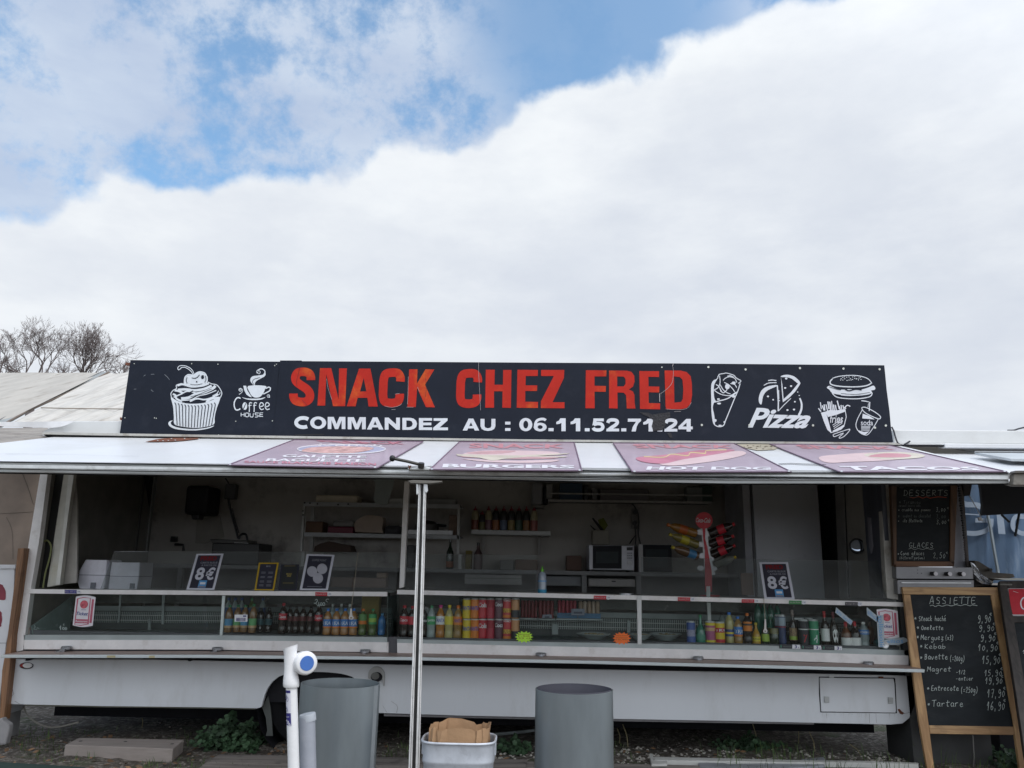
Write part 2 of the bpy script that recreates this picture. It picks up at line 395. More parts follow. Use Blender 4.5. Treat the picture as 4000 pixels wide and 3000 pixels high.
pvc = M('white_pvc', (.82, .82, .83), .28, var=.02, coat=.3, stain=(.55, .54, .52), sscale=8, samt=.25)
pvcG = M('grey_pvc', (.34, .36, .41), .45, var=.05, stain=(.5, .5, .52), sscale=12, samt=.25)
blueM = M('blue_cap', (.05, .15, .46), .4)
kraft = M('kraft_paper', (.40, .245, .135), .85, var=.1, bump=.3, bscale=30)
galv = M('galvanised_bucket', (.52, .55, .60), .5, .35, var=.1, scale=14, stain=(.35, .36, .4), sscale=16, samt=.6)
tarpB = M('blue_tarpaulin', (.10, .17, .28), .5, var=.15, scale=3, bump=.4, bscale=3.2, stain=(.32, .40, .50), sscale=4, samt=.5, stretch=(2, 1, .5))
tarpW = M('tarpaulin_white_print', (.36, .44, .55), .5, var=.1)
tent = M('tent_canvas', (.45, .42, .375), .7, var=.08, scale=3, bump=.6, bscale=3, stain=(.22, .18, .14), sscale=2.4, samt=.8, stretch=(3, .5, .5))
tent2 = M('tent_canvas_rippled', (.56, .53, .485), .7, var=.10, scale=6, bump=.7, bscale=5, stain=(.26, .22, .18), sscale=2.6, samt=.8, stretch=(4, .40, .40))  # streaks paint in dirt together with the shading of the ripples
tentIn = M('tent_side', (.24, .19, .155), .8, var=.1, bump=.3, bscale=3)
def solid(n, c, r=.4, coat=0., metal=0.): return M(n, c, r, metal, var=.06, scale=20, coat=coat)
redP = solid('red_print', (.50, .015, .03)); whiteP = solid('white_print', (.72, .73, .76)); yellowP = solid('yellow_print', (.72, .48, .03))
greenP = solid('green_print', (.04, .22, .06)); blueP = solid('blue_print', (.04, .13, .40)); blackP = solid('black_print', (.025, .026, .034)); orangeP = solid('orange_print', (.75, .19, .02))
purpP = solid('purple_print', (.14, .04, .09)); navyP = solid('navy_print', (.03, .025, .17)); lblueP = solid('light_blue_print', (.10, .32, .62))
# ---------------------------------------------------------------- ground
gm = bpy.data.materials.new('dirt_and_gravel'); gm.use_nodes = True; t_ = gm.node_tree; b_ = t_.nodes['Principled BSDF']
tcn = t_.nodes.new('ShaderNodeTexCoord')
def gn(s_, d_=8, r_=.65):
    q = t_.nodes.new('ShaderNodeTexNoise'); t_.links.new(tcn.outputs['Object'], q.inputs['Vector']); q.inputs['Scale'].default_value = s_; q.inputs['Detail'].default_value = d_; q.inputs['Roughness'].default_value = r_; return q.outputs[0]
c_ = mixc(t_, ramp(t_, gn(1.6), .38, .62), (.048, .037, .027), (.10, .083, .066))
c_ = mixc(t_, ramp(t_, gn(28), .45, .7), c_, (.30, .275, .24))
c_ = mixc(t_, ramp(t_, gn(2.6), .54, .66, 0, .75), c_, (.05, .075, .025))
c_ = mixc(t_, ramp(t_, gn(60), .52, .68, 0, .6), c_, (.06, .048, .035))
t_.links.new(c_, b_.inputs['Base Color']); b_.inputs['Roughness'].default_value = .92
bn = t_.nodes.new('ShaderNodeBump'); bn.inputs['Strength'].default_value = .9; bn.inputs['Distance'].default_value = .03
t_.links.new(gn(22), bn.inputs['Height']); t_.links.new(bn.outputs[0], b_.inputs['Normal'])
gb = MB(); gb.add([(-300, -300, 0), (300, -300, 0), (300, 300, 0), (-300, 300, 0)], [(0, 1, 2, 3)])
# a finer, uneven patch in front of and under the trailer
single('ground', gb, gm, None, None, (0, 0, 0), kind='structure')
pm = MB(); nx, ny = 150, 60; X0, X1, Y0, Y1 = -5, 5, -2.2, 1.9
from mathutils import noise as mnoise
for j in range(ny+1):
    for i in range(nx+1):
        x, y = X0+(X1-X0)*i/nx, Y0+(Y1-Y0)*j/ny
        e = min(1, min(i, nx-i, j, ny-j)/4)
        pm.v.append(Vector((x, y, .004+e*max(0, .010+.018*mnoise.noise(Vector((x*1.7, y*1.7, 1)))+.012*mnoise.noise(Vector((x*9, y*9, 4)))))))
for j in range(ny):
    for i in range(nx):
        a = j*(nx+1)+i; pm.f.append((a, a+1, a+nx+2, a+nx+1))
single('earth', pm, gm, None, None, (0, 0, 0), kind='structure', smooth=60)
# ---------------------------------------------------------------- reference lines of the trailer front
YSL = [(60, 2480), (800, 2481), (1512, 2489), (1551, 2497), (2200, 2509), (3000, 2522), (3549, 2541)]      # top of the sill of the display
YTR = [(100, 2301), (800, 2307), (1514, 2312), (1555, 2303), (2300, 2321), (3000, 2339), (3540, 2353)]   # top of the price rail
def zdeck(x): return U(x, lerpx(YSL, x), 0).z
def ztop(x): return U(x, lerpx(YTR, x), 0).z
XL = U(50, 2560).x; XR = U(3548, 2620).x
D0 = Vector((XL, 0, 0))
# ---------------------------------------------------------------- food trailer
T = Th('food_trailer', 'long white food trailer with raised front flap and rounded lower corner', 'food trailer', (0, 0, 0))
arch = [(890, 440), (905, 380), (925, 310), (960, 235), (1005, 175), (1065, 125), (1130, 98), (1220, 80), (1320, 71), (1430, 68), (1520, 69), (1600, 72), (1690, 80), (1750, 88), (1810, 102), (1860, 118), (1910, 145), (1960, 190), (2000, 250), (2030, 330), (2050, 440)]
sk = [(43, 2575), (30, 2700), (29, 2740), (34, 2749)]+[(60, 2751), (400, 2758), (800, 2763)]+[(1003, 2767), (1015, 2764)]+cm(e5, arch)+[(1445, 2784), (1800, 2795), (2400, 2808), (2900, 2817), (3200, 2824), (3480, 2830), (3525, 2826), (3552, 2805), (3570, 2760), (3577, 2730), (3572, 2690), (3562, 2640), (3000, 2628), (2200, 2613), (1600, 2598), (800, 2581), (600, 2577)]
T.part('skirt_panel', MB().prism([U(x, y, 0) for x, y in sk], (0, .03, 0)), skirtM, bevel=.008)
lip = [(95, 2757), (400, 2763), (600, 2765), (998, 2771), (990, 2763), (600, 2757), (400, 2754), (95, 2750)]
T.part('underside_lip', MB().prism([U(x, y, .035) for x, y in lip], (0, .1, 0)), M('dull_lip', (.20, .20, .16), .7))
lip2 = [(1500, 2789), (2400, 2808), (3180, 2824), (3180, 2830), (2400, 2817), (1500, 2797)]
T.part('underside_lip', MB().prism([U(x, y, .035) for x, y in lip2], (0, .1, 0)), M('dull_lip2', (.28, .27, .28), .7))
wc = U(1222, 2745, .17)
wl = MB(); wl.lathe([(.36, -.20), (.36, .14)], (U(1222, 2700, 0).x, .19, wc.z+.0), 28, axis='Y', sx=1.05); T.part('wheel_arch_liner', wl, dark)
T.part('mud_flap', MB().quadpx(cm(e5, [(892, 445), (935, 560), (950, 700), (935, 760), (1010, 760), (1000, 600), (985, 450), (960, 330)]), .05, .01), M('flap_rubber', (.06, .065, .06), .6))
wh = T.part('wheel', MB().lathe([(.0001, -.005), (.05, -.004), (.17, .01), (.175, -.05)], (wc.x, .15, .30), 28, axis='Y'), M('wheel_rim', (.02, .02, .02), .7), smooth=40)
tp = [(.175, -.06), (.18, .0), (.22, .03), (.27, .035), (.295, .0), (.30, -.04), (.30, -.13), (.29, -.17), (.18, -.17)]
T.part('tyre', MB().lathe(tp, (wc.x, .12, .30), 36, axis='Y'), rubber, wh, smooth=50)
# floor, walls, ceiling and roof
zf = .36; zc = U(217, 1706).z-.03
XLi = U(160, 1860).x; XRi = U(3490, 1900).x
T.part('arch_dark_strip', MB().box(XL+.05, XR-.05, .064, .078, zf-.06, zf+.18), dark)  # dark strip added to keep the wheel arch black, covers the floor's edge
T.part('floor_pan', MB().box(XL+.05, XR-.05, .08, 1.80, zf-.05, zf), M('floor_lino', (.12, .11, .10), .6))
T.part('rear_shade_skirt', MB().box(XL+.1, XR-.1, 1.80, 1.82, .03, zf), skirtM)  # unseen, added to stop light leaking in under the trailer from behind
for ya in (.55, 1.35): T.part('underbody_shade_box', MB().box(XL+.03, XR-.03, ya, ya+.06, .10, zf-.05), dark)  # dark boxes added to blacken the view under the trailer
T.part('back_wall', MB().box(XL+.05, XR-.05, 1.70, 1.78, zf, zc), inwall)
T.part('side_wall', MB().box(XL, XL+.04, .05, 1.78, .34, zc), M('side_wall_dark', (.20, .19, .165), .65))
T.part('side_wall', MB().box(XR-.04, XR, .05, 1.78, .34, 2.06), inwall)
T.part('roof_panel', MB().box(XL, XR, .02, 1.80, zc+.002, zc+.05), white)
T.part('ceiling_panel', MB().box(XL+.04, XR-.04, .05, 1.70, zc-.02, zc), inceil)
T.part('roof_cove', MB().quadpx([(188, 1673), (225, 1660), (262, 1650), (300, 1645), (480, 1645), (620, 1650), (620, 1700), (160, 1692)], .03, .3), white, bevel=.006)
T.part('roof_trim', MB().quadpx([(163, 1688), (800, 1698), (2050, 1716), (3500, 1729), (3520, 1737), (2050, 1724), (800, 1707), (163, 1696)], -.035, .06), grime)
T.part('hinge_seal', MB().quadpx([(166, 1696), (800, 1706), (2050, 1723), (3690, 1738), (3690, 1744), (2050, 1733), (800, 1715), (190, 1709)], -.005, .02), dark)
# canopy flap
dcan = -ray(1990, 1398).normalized(); pA = U(217, 1706); pB = U(3519, 1742)
CAN = Pl(pA, (pB-pA).cross(dcan))
FE = [(-563, 1795), (0, 1803), (800, 1815), (2050, 1833), (2850, 1846), (3968, 1846)]
cpoly = [(217, 1706), (800, 1711), (2050, 1728), (3519, 1742), (3968, 1846), (2850, 1846), (2050, 1833), (800, 1815), (0, 1803), (-563, 1795)]
cpoly = [(217, 1706), (3519, 1742), (3968, 1846), (-563, 1795)]
flap = T.part('canopy_flap', MB().prism([CAN.at(*p) for p in cpoly], -CAN.n*.035), canopyM)
YF = CAN.at(1700, 1832).y
def strip(name, a, b, dy, th, mat):
    xs = [-563, 0, 800, 2050, 2850, 3940]
    q = [(x, lerpx(FE, x)+a) for x in xs]+[(x, lerpx(FE, x)+b) for x in reversed(xs)]
    # the front edge follows the canopy plane, so each point keeps the depth of the edge above it
    pts = []
    for i, (x, y) in enumerate(q):
        yy = CAN.at(x, lerpx(FE, x)).y+dy; pts.append(U(x, y, yy))
    T.part(name, MB().prism(pts, (0, th, 0)), mat, flap)
strip('front_seal', -1, 3, -.004, .03, dark)
strip('front_rail', 3, 11, .002, .03, alu2)
strip('front_rail', 11, 27, -.018, .05, alu)
strip('front_seal', 27, 30, .002, .02, dark)
strip('front_rail', 30, 42, -.006, .04, alu2)
strip('front_seal', 42, 46, .004, .02, dark)
a_ = Art(CAN, .003, c1)
a_.rib([(60, 1445), (700, 1450), (1150, 1465), (1500, 1470)], 1.2).rib([(300, 1441), (0, 1441)], 1.0)
a_.build(T, 'panel_seam', M('seam_grey', (.5, .5, .5), .6), flap)
a_ = Art(CAN, .006, c5); a_.rib([(960, 1062), (1080, 1056), (1200, 1062), (1420, 1068)], 4.5); a_.build(T, 'panel_crack', dark, flap)
rb = Art(CAN, .006, c2).poly([(460, 955), (600, 925), (720, 914), (1045, 912), (1030, 925), (880, 942), (750, 952), (600, 955)]); rbo = rb.build(T, 'rusty_plate', rust, flap)
for x, y in ((598, 940), (655, 945), (712, 940), (745, 921), (788, 937), (888, 920)): Art(CAN, .010, c2).poly(ell(x, y, 9, 4, 8)).build(T, 'rivet', shelfW, flap)
st = Art(CAN, .005, c5).poly([(560, 872), (870, 872), (960, 905), (920, 925), (760, 932), (640, 908)]); st.build(T, 'stained_patch', M('stained_sealant', (.42, .38, .30), .8, stain=(.1, .08, .05), sscale=12, samt=.9), flap)
mp_ = Art(CAN, .007, c5)
for k in range(16): mp_.poly(ell(random.uniform(620, 930), random.uniform(882, 918), random.uniform(5, 16), random.uniform(2, 5), 7))
mp_.build(T, 'dirt_spots', M('dirt_spot', (.13, .10, .07), .9), flap)
# crank handle with ball knob, wing nut and mounting bracket on the front edge
yk = YF-.01
ck = MB(); ck.tube([U(*c3(1075, 910), yk-.06), U(*c3(1200, 935), yk-.05), U(*c3(1300, 960), yk-.03)], .008, 8)
ck.tube([U(*c3(1315, 990), yk-.02), U(*c3(1318, 948), yk-.03)], .017, 10)
ckp = T.part('crank_handle', ck, M('dark_iron', (.06, .058, .055), .5, .6), smooth=40)
kb = MB(); p = U(*c3(1068, 908), yk-.06); kb.lathe([(.0001, -.017), (.010, -.014), (.016, -.006), (.016, .006), (.010, .014), (.0001, .017)], p, 12); T.part('knob', kb, blackM, ckp, smooth=60)
bk = MB(); bk.quadpx(cm(c3, [(1200, 992), (1290, 985), (1345, 975), (1385, 985), (1430, 1000), (1520, 1002), (1520, 1012), (1200, 1006)]), yk-.01, .04); T.part('crank_bracket', bk, alu, smooth=30, bevel=.003)
wn = MB(); wn.tube([U(*c3(1216, 1000), yk-.02), U(*c3(1216, 982), yk-.02)], .004, 6); wn.tube([U(*c3(1214, 984), yk-.02), U(*c3(1206, 970), yk-.02)], .004, 6); wn.tube([U(*c3(1217, 984), yk-.02), U(*c3(1229, 972), yk-.02)], .004, 6); T.part('wing_nut', wn, rust)
# posts of the opening
T.part('opening_post', MB().quadpx([(157, 1846), (187, 1846), (152, 2120), (122, 2290), (90, 2541), (48, 2549), (85, 2290), (118, 2080)], 0.0, .05), rail_w, bevel=.004)
T.part('inner_post', MB().quadpx(cm(c7, [(690, 270), (800, 270), (725, 800), (650, 1480), (505, 1505), (600, 850)]), .10, .04), M('aged_post', (.55, .54, .48), .5, stain=(.3, .25, .12), sscale=6, samt=.5), bevel=.004)
T.part('inner_post_fin', MB().quadpx(cm(c7, [(738, 300), (800, 270), (725, 800), (645, 1478), (600, 1480), (690, 800)]), .092, .006), M('fin_white', (.66, .66, .62), .5))
T.part('inner_side_panel', MB().quadpx(cm(c7, [(800, 280), (830, 600), (832, 1100), (826, 1455), (650, 1475), (728, 800)]), .16, .02), M('side_panel_grey', (.42, .40, .37), .6))
T.part('opening_post', MB().quadpx(cm(d1, [(1515, 95), (1578, 95), (1555, 500), (1530, 980), (1512, 1400), (1450, 1418), (1470, 980), (1492, 480)]), .03, .05), rail_w, bevel=.004)
T.part('opening_post', MB().quadpx(cm(d4, [(1860, 60), (1985, 60), (2010, 500), (2035, 860), (2070, 1300), (2088, 1560), (1945, 1540), (1915, 1100), (1890, 600)]), .02, .06), grime, bevel=.004)
# service ledge
LT = [(2, 2558), (800, 2558), (1600, 2567), (2300, 2581), (3000, 2599), (3612, 2615)]
xs = [p[0] for p in LT]
yl = -.25
lf = MB().prism([U(x, lerpx(LT, x), yl) for x in xs]+[U(x, lerpx(LT, x)+12.5, yl) for x in reversed(xs)], (0, .02, 0))
lo_ = T.part('service_ledge', MB().prism([U(x, lerpx(LT, x), yl)+Vector((0, .02, 0)) for x in xs]+[U(x, lerpx(LT, x)+11, yl)+Vector((0, .02, 0)) for x in reversed(xs)], (0, .225, 0)), ledgeTop)
T.part('ledge_trim', lf, ledgeF, lo_, bevel=.003)
for q, w_ in (((1200, 1010), 90), ((1640, 1012), 60)):
    x, y = d6(*q); T.part('tape_patch', MB().quadpx([(x-w_/5.5, y-5), (x+w_/5.5, y-5), (x+w_/5.5, y+4), (x-w_/5.5, y+4)], yl-.002, .001), M('old_tape', (.50, .44, .26), .6), lo_)
T.part('ledge_gap_shade', MB().quadpx([(560, 2566), (1600, 2574), (2200, 2590), (3000, 2606), (3560, 2620), (3560, 2645), (3000, 2630), (2200, 2615), (1600, 2600), (800, 2583), (560, 2578)], .02, .02), dark)  # dark strip stands in for the shadow gap under the ledge
T.part('counter_body', MB().box(XL+.03, XR-.03, .035, .06, .535, zdeck(1500)), M('counter_body', (.10, .10, .11), .7))
for i, q in enumerate([d6(718, 915), d7(137, 925), d7(1733, 950), d8(1695, 985), e1(1458, 1025), e2(1555, 1235)]):
    x, y = q; p = U(x, y, -.03); l = MB()
    l.lathe([(.036, 0), (.036, .016), (.030, .020), (.010, .021), (.0001, .018)], p+Vector((0, 0, -.008)), 18, sy=.7)
    l.box(p.x-.012, p.x+.012, p.y-.04, p.y-.02, p.z-.022, p.z-.004)
    l.tube([p+Vector((0, -.03, -.01)), p+Vector((-.055 if i < 2 else .03, -.05, -.03))], .006, 6)
    T.part('latch', l, M('chrome', (.35, .36, .38), .22, .9), smooth=40)
# small things on the skirt
ml = MB(); ml.quadpx(cm(d6, ell(283, 1107, 74, 36, 24)), -.006, .01); mlo = T.part('marker_lamp', ml, blackM, smooth=40)
T.part('lamp_lens', MB().quadpx(cm(d6, ell(295, 1105, 50, 28, 20)), -.014, .008), solid('lamp_white', (.6, .6, .6), .15, .6), mlo)
T.part('lamp_lens', MB().quadpx(cm(d6, [(248, 1080), (248, 1130), (225, 1120), (214, 1106), (226, 1090)]), -.013, .008), solid('lamp_red', (.25, .02, .02), .2, .5), mlo)
T.part('black_wedge', MB().quadpx(cm(d6, [(275, 1028), (385, 1028), (300, 1055), (275, 1055)]), -.01, .01), dark)
T.part('black_wedge', MB().quadpx(cm(d6, [(2030, 1035), (2110, 1035), (2050, 1060), (2030, 1055)]), -.01, .01), dark)
vb = MB().prism([U(*e8(x, y), -.012) for x, y in [(1237, 540)]+[(1340+103*math.cos(R(a)), 500-105*math.sin(R(a))) for a in range(180, -1, -15)]+[(1440, 635), (1425, 640), (1415, 560), (1265, 560)]], (0, .014, 0))
so = T.part('socket_housing', vb, M('socket_grey', (.34, .34, .33), .5), bevel=.003)
T.part('socket_hole', MB().quadpx(cm(e8, ell(1342, 525, 72, 62, 22)), -.016, .006), dark, so)
T.part('socket_cap', MB().quadpx(cm(e8, ell(1325, 512, 52, 45, 20)), -.024, .008), M('socket_cap', (.12, .12, .11), .45), so, bevel=.002)
ht = T.part('utility_hatch', MB().quadpx(cm(e2, [(958, 1408), (1875, 1422), (1885, 1480), (1895, 1560), (1905, 1700)]+[]) if 0 else cm(e7, [(1534, 250), (2027, 257), (2033, 290), (2043, 470), (2040, 484), (1545, 476), (1536, 300)]), -.008, .010), skirtM, bevel=.004)
T.part('hatch_gap', MB().quadpx(cm(e7, [(1530, 244), (2031, 251), (2036, 256), (2040, 300), (2048, 487), (1540, 481), (1531, 360)]), -.003, .003), dark, ht)
for x, y in ((1613, 243), (1942, 249)): T.part('hatch_hinge', MB().quadpx(cm(e7, [(x-14, y-6), (x+16, y-5), (x+16, y+7), (x-14, y+6)]), -.014, .006), rust if x > 1700 else alu, ht)
for x, y in ((1582, 397), (2007, 403)): T.part('hatch_catch', MB().quadpx(cm(e7, [(x-16, y-22), (x+16, y-20), (x+17, y+20), (x-15, y+19)]), -.018, .010), alu2, ht, bevel=.002)
T.part('rust_hole', MB().quadpx(cm(e7, [(2052, 460), (2066, 458), (2080, 474), (2098, 486), (2084, 496), (2068, 490)]), -.002, .002), rust)
cr = Art(VP(0), .003, c=None)
for c_, pts, w_ in ((e4, [(132, 235), (143, 290), (150, 300), (125, 335), (108, 380)], 3), (e4, [(160, 385), (215, 415)], 3), (e6, [(258, 480), (305, 520), (300, 570)], 1.5), (e6, [(190, 515), (225, 570)], 1.2), (e7, [(1865, 490), (1866, 550)], 1.4), (e7, [(1908, 490), (1912, 550)], 1.2), (e7, [(2095, 490), (2135, 480)], 1.4), (d7, [(345, 915), (352, 930)], 2)):
    cr.c = c_; cr.rib(pts, w_)
cr.build(T, 'paint_crack', M('crack_brown', (.07, .04, .03), .9))
ds = Art(VP(0), .0025, e7)
for k in range(26):
    x = random.uniform(1550, 2060); l_ = random.uniform(8, 45); ds.rib([(x, 488), (x+1, 488+l_)], random.uniform(.7, 2.2), w2=.2)
ds.build(T, 'rain_streaks', M('streak_grey', (.40, .40, .39), .8))
# cable hanging below the skirt
T.part('hanging_cable', MB().tube([U(*e4(x, y), .1) for x, y in smo([(258, 445), (275, 500), (320, 560), (400, 620), (520, 665), (640, 662), (760, 635), (850, 610)], 4)], .006, 6), M('cable_grey', (.16, .15, .13), .7))
# ---------------------------------------------------------------- the two glazed display cases
def case(name, x0, x1, label, seg):
    D = Th(name, label, 'display case', (U((x0+x1)/2, 2520).x, 0, 0), 'glazed counter display cases')
    xs = [x0]+[x for x in (800, 2200, 3000) if x0 < x < x1]+[x1]
    low = {True: [(91, 2500), (800, 2500), (1512, 2509)], False: [(1546, 2511), (2300, 2528), (3000, 2543), (3553, 2561)]}[x0 < 1000]
    lob = {True: [(90, 2537), (800, 2538), (1511, 2549)], False: [(1546, 2551), (2300, 2566), (3000, 2580), (3553, 2599)]}[x0 < 1000]
    def band(nm, A, B, Y, th, mat, **k):
        return D.part(nm, MB().prism([U(x, lerpx(A, x), Y) for x in xs]+[U(x, lerpx(B, x), Y) for x in reversed(xs)], (0, th, 0)), mat, **k)
    band('base_rail', low, lob, -.006, .04, rail_w, bevel=.003)
    YS = YSL
    sb = [(x, y) for x, y in low]
    D.part('sill', MB().prism([U(x, lerpx(YS, x), .0) for x in xs]+[U(x, lerpx(low, x), .0) for x in reversed(xs)], (0, .035, 0)), M('sill_alu', (.36, .40, .40), .4, .4, var=.08))
    a, b = U(x0, lerpx(YS, x0)), U(x1, lerpx(YS, x1))
    D.part('deck', MB().add([(a.x, .035, a.z), (b.x, .035, b.z), (b.x, .62, b.z), (a.x, .62, a.z), (a.x, .035, a.z-.02), (b.x, .035, b.z-.02), (b.x, .62, b.z-.02), (a.x, .62, a.z-.02)], [(0, 1, 2, 3), (4, 7, 6, 5), (0, 4, 5, 1), (1, 5, 6, 2), (2, 6, 7, 3), (3, 7, 4, 0)]), M('deck_steel', (.20, .215, .22), .4, .3))
    tr = [(x, y) for x, y in YTR if x0-60 <= x <= x1+60]; trb = [(x, y+17.5) for x, y in tr]
    x1b = x1
    D.part('price_rail', MB().prism([U(x, lerpx(tr, x), -.004) for x in xs]+[U(x, lerpx(trb, x), -.004) for x in reversed(xs)], (0, .02, 0)), rail_w, bevel=.002)
    a, b = U(x0, lerpx(tr, x0)), U(x1, lerpx(tr, x1))
    yb = .56
    D.part('top_glass', MB().add([(a.x, .017, a.z-.004), (b.x, .017, b.z-.004), (b.x, .268, b.z-.004), (a.x, .268, a.z-.004), (a.x, .017, a.z-.010), (b.x, .017, b.z-.010), (b.x, .268, b.z-.010), (a.x, .268, a.z-.010)], [(0, 1, 2, 3), (4, 7, 6, 5), (0, 4, 5, 1), (1, 5, 6, 2), (2, 6, 7, 3), (3, 7, 4, 0)]), glass)
    D.part('counter_top', MB().add([(a.x, .27, a.z-.004), (b.x, .27, b.z-.004), (b.x, yb, b.z-.004), (a.x, yb, a.z-.004), (a.x, .27, a.z-.012), (b.x, .27, b.z-.012), (b.x, yb, b.z-.012), (a.x, yb, a.z-.012)], [(0, 1, 2, 3), (4, 7, 6, 5), (0, 4, 5, 1), (1, 5, 6, 2), (2, 6, 7, 3), (3, 7, 4, 0)]), M('counter_top_grey', (.40, .38, .36), .45, var=.1))
    # front panes
    for s0, s1 in seg:
        D.part('front_pane', MB().prism([U(s0, lerpx(trb, s0), .008), U(s1, lerpx(trb, s1), .008), U(s1, lerpx(YS, s1), .008), U(s0, lerpx(YS, s0), .008)], (0, .004, 0)), glass)
    # back of the chilled space: solid strip, slotted air grille with two wires
    az, bz = a.z, b.z; d0, d1_ = zdeck(x0), zdeck(x1)
    def bq(u0, u1, f0, f1, Y, th):      # f: fraction of the height between deck and counter
        P = []
        for u, f in ((u0, f1), (u1, f1), (u1, f0), (u0, f0)):
            X = a.x+(b.x-a.x)*u; zt = az+(bz-az)*u; zd = d0+(d1_-d0)*u; P.append((X, Y, zd+(zt-zd)*f))
        return MB().prism(P, (0, th, 0))
    D.part('rear_panel', bq(.0, 1, .44, .56, .53, .01), M('rear_panel', (.22, .25, .25), .5, .2))
    D.part('lower_rear_panel', bq(.0, 1, .0, .44, .55, .01), M('lower_rear', (.05, .06, .06), .5))
    gr = MB(); ng = int((b.x-a.x)/.014)
    for i in range(ng):
        m_ = bq((i+.15)/ng, (i+.6)/ng, .16, .42, .535, .006); gr.add(m_.v, m_.f)
    D.part('air_grille', gr, M('grille_grey', (.34, .38, .37), .5), kind='stuff')
    for f in (.22, .34): D.part('grille_wire', MB().tube([Vector((a.x, .525, d0+(az-d0)*f)), Vector((b.x, .525, d1_+(bz-d1_)*f))], .0025, 5), shelfW)
    D.part('rear_sliding_door', bq(.02, .97, .62, .98, .60, .006), M('rear_door_dark', (.035, .045, .04), .25))
    return D
CL = case('display_case', 93, 1512, 'left glazed display case with juice and cola bottles at one end', [(93, 792), (808, 1512)])
CR = case('display_case', 1551, 3550, 'right glazed display case packed with drink cans and bottles', [(1551, 2489), (2506, 3545)])
CL.part('end_pane', MB().prism([U(1512, 2330, .006), U(1512, 2489, .006), U(1512, 2489, .006)+Vector((0, .5, 0)), U(1512, 2330, .006)+Vector((0, .5, 0))], (.005, 0, 0)), glassE)
CL.part('end_panel', MB().prism([U(1512, 2509, 0), U(1512, 2549, 0), U(1512, 2549, 0)+Vector((0, .5, 0)), U(1512, 2509, 0)+Vector((0, .5, 0))], (.008, 0, 0)), rail_w)
CL.part('mullion', MB().quadpx(cm(d7, [(188, 350), (219, 350), (190, 778), (160, 776)]), .012, .012), alu)
CR.part('mullion', MB().quadpx(cm(e1, [(797, 348), (846, 348), (848, 880), (805, 880)]), -.010, .03), shelfW, bevel=.002)
CR.part('support_strip', MB().quadpx(cm(e1, [(1548, 250), (1588, 250), (1588, 370), (1550, 368)]), .10, .008), shelfW)
CR.part('support_strip', MB().quadpx(cm(e1, [(1553, 425), (1592, 428), (1600, 640), (1565, 640)]), .28, .008), shelfW)
CL.part('end_block', MB().quadpx(cm(d6, [(278, 690), (322, 692), (312, 815), (258, 815)]), .03, .03), M('pinkish_block', (.36, .29, .27), .6))
CL.part('slanted_side_pane', MB().prism([U(*d6(335, 680), .03), U(*d6(790, 345), .45), U(*d6(745, 720), .45), U(*d6(350, 770), .03)], (.004, .004, 0)), M('frosted_side', (.20, .27, .26), .25, coat=.4))
CL.part('seam_strip', MB().quadpx(cm(d6, [(1750, 345), (1780, 345), (1768, 660), (1742, 660)]), .50, .006), M('dim_alu', (.25, .28, .28), .4, .4))
CL.part('seam_strip', MB().quadpx(cm(d6, [(1290, 345), (1312, 345), (1290, 640), (1270, 640)]), .50, .006), M('dim_alu', (.25, .28, .28), .4, .4))
CL.part('bracket', MB().quadpx(cm(d6, [(1600, 605), (1628, 605), (1625, 770), (1595, 770)]), .48, .01), M('dim_alu', (.25, .28, .28), .4, .4))
for c_, q in ((d8, (1815, 660, 1880, 770)), (e1, (690, 620, 725, 750))): CR.part('bracket', MB().quadpx(cm(c_, [(q[0], q[1]), (q[2], q[1]), (q[2], q[3]), (q[0], q[3])]), .50, .01), M('dim_alu', (.25, .28, .28), .4, .4))
# leaning screen glass above the counter
GLp = [U(392, 2298, .02), U(3510, 2346, .02), U(446, 2153, .15)]
GL = Pl(GLp[0], (GLp[1]-GLp[0]).cross(GLp[2]-GLp[0]))
for D, q in ((CL, [(446, 2153), (1398, 2157), (1370, 2311), (392, 2301)]), (CL, [(1402, 2157), (1560, 2160), (1545, 2313), (1374, 2311)]), (CR, [(1588, 2163), (2100, 2169), (2092, 2318), (1580, 2306)]), (CR, [(2505, 2176), (2950, 2184), (3456, 2193), (3506, 2197), (3520, 2352), (2505, 2327)])):
    D.part('screen_pane', MB().prism([GL.at(*p) for p in q], -GL.n*.005), glassU)
# ---------------------------------------------------------------- sign boards on the roof edge
SP = VP(-.02)
def board(label, q, Yd=0.0):
    p = [U(x, y, -.02+Yd) for x, y in q]
    c = sum(p, Vector())/len(p); lo = min(v.z for v in p)
    t_ = Th('sign_board', label, 'sign', (c.x, -.02+Yd, lo), 'black sign boards on the trailer roof')
    t_.part('board', MB().prism(p, (0, .025, 0)), signM); return t_
S1 = board('black roof sign board with white cupcake and steaming coffee cup', cm(c2, [(303, 73), (1915, 90), (1852, 893), (187, 868)]))
S2 = board('long black roof sign board with big red capital letters and a phone number', [c3(97, 62), c3(282, 62), c3(284, 68), c3(2212, 80), c5(0, 97), c5(1977, 115), c5(1985, 190), c5(2000, 350), c5(2028, 560), c5(2040, 700), c5(2062, 852), c5(850, 846), c4(2212, 838), c4(640, 835), c4(0, 826), c3(40, 716)], -.006)
SQ = VP(-.026)
O = .0022
a = Art(SP, O, c2)      # cupcake
a.poly(smo([(742, 470), (750, 520), (765, 590), (772, 690), (778, 765), (850, 790), (990, 806), (1110, 795), (1205, 765), (1212, 700), (1222, 640), (1240, 580), (1262, 520), (1272, 470), (1200, 500), (1100, 535), (1000, 545), (900, 540), (800, 510)], 3, True))
a.rib([(890, 345), (885, 300), (895, 255), (930, 230), (985, 235), (1020, 210), (1060, 200), (1105, 215), (1130, 260), (1128, 310), (1100, 345), (1000, 345), (900, 348)], 12, True)
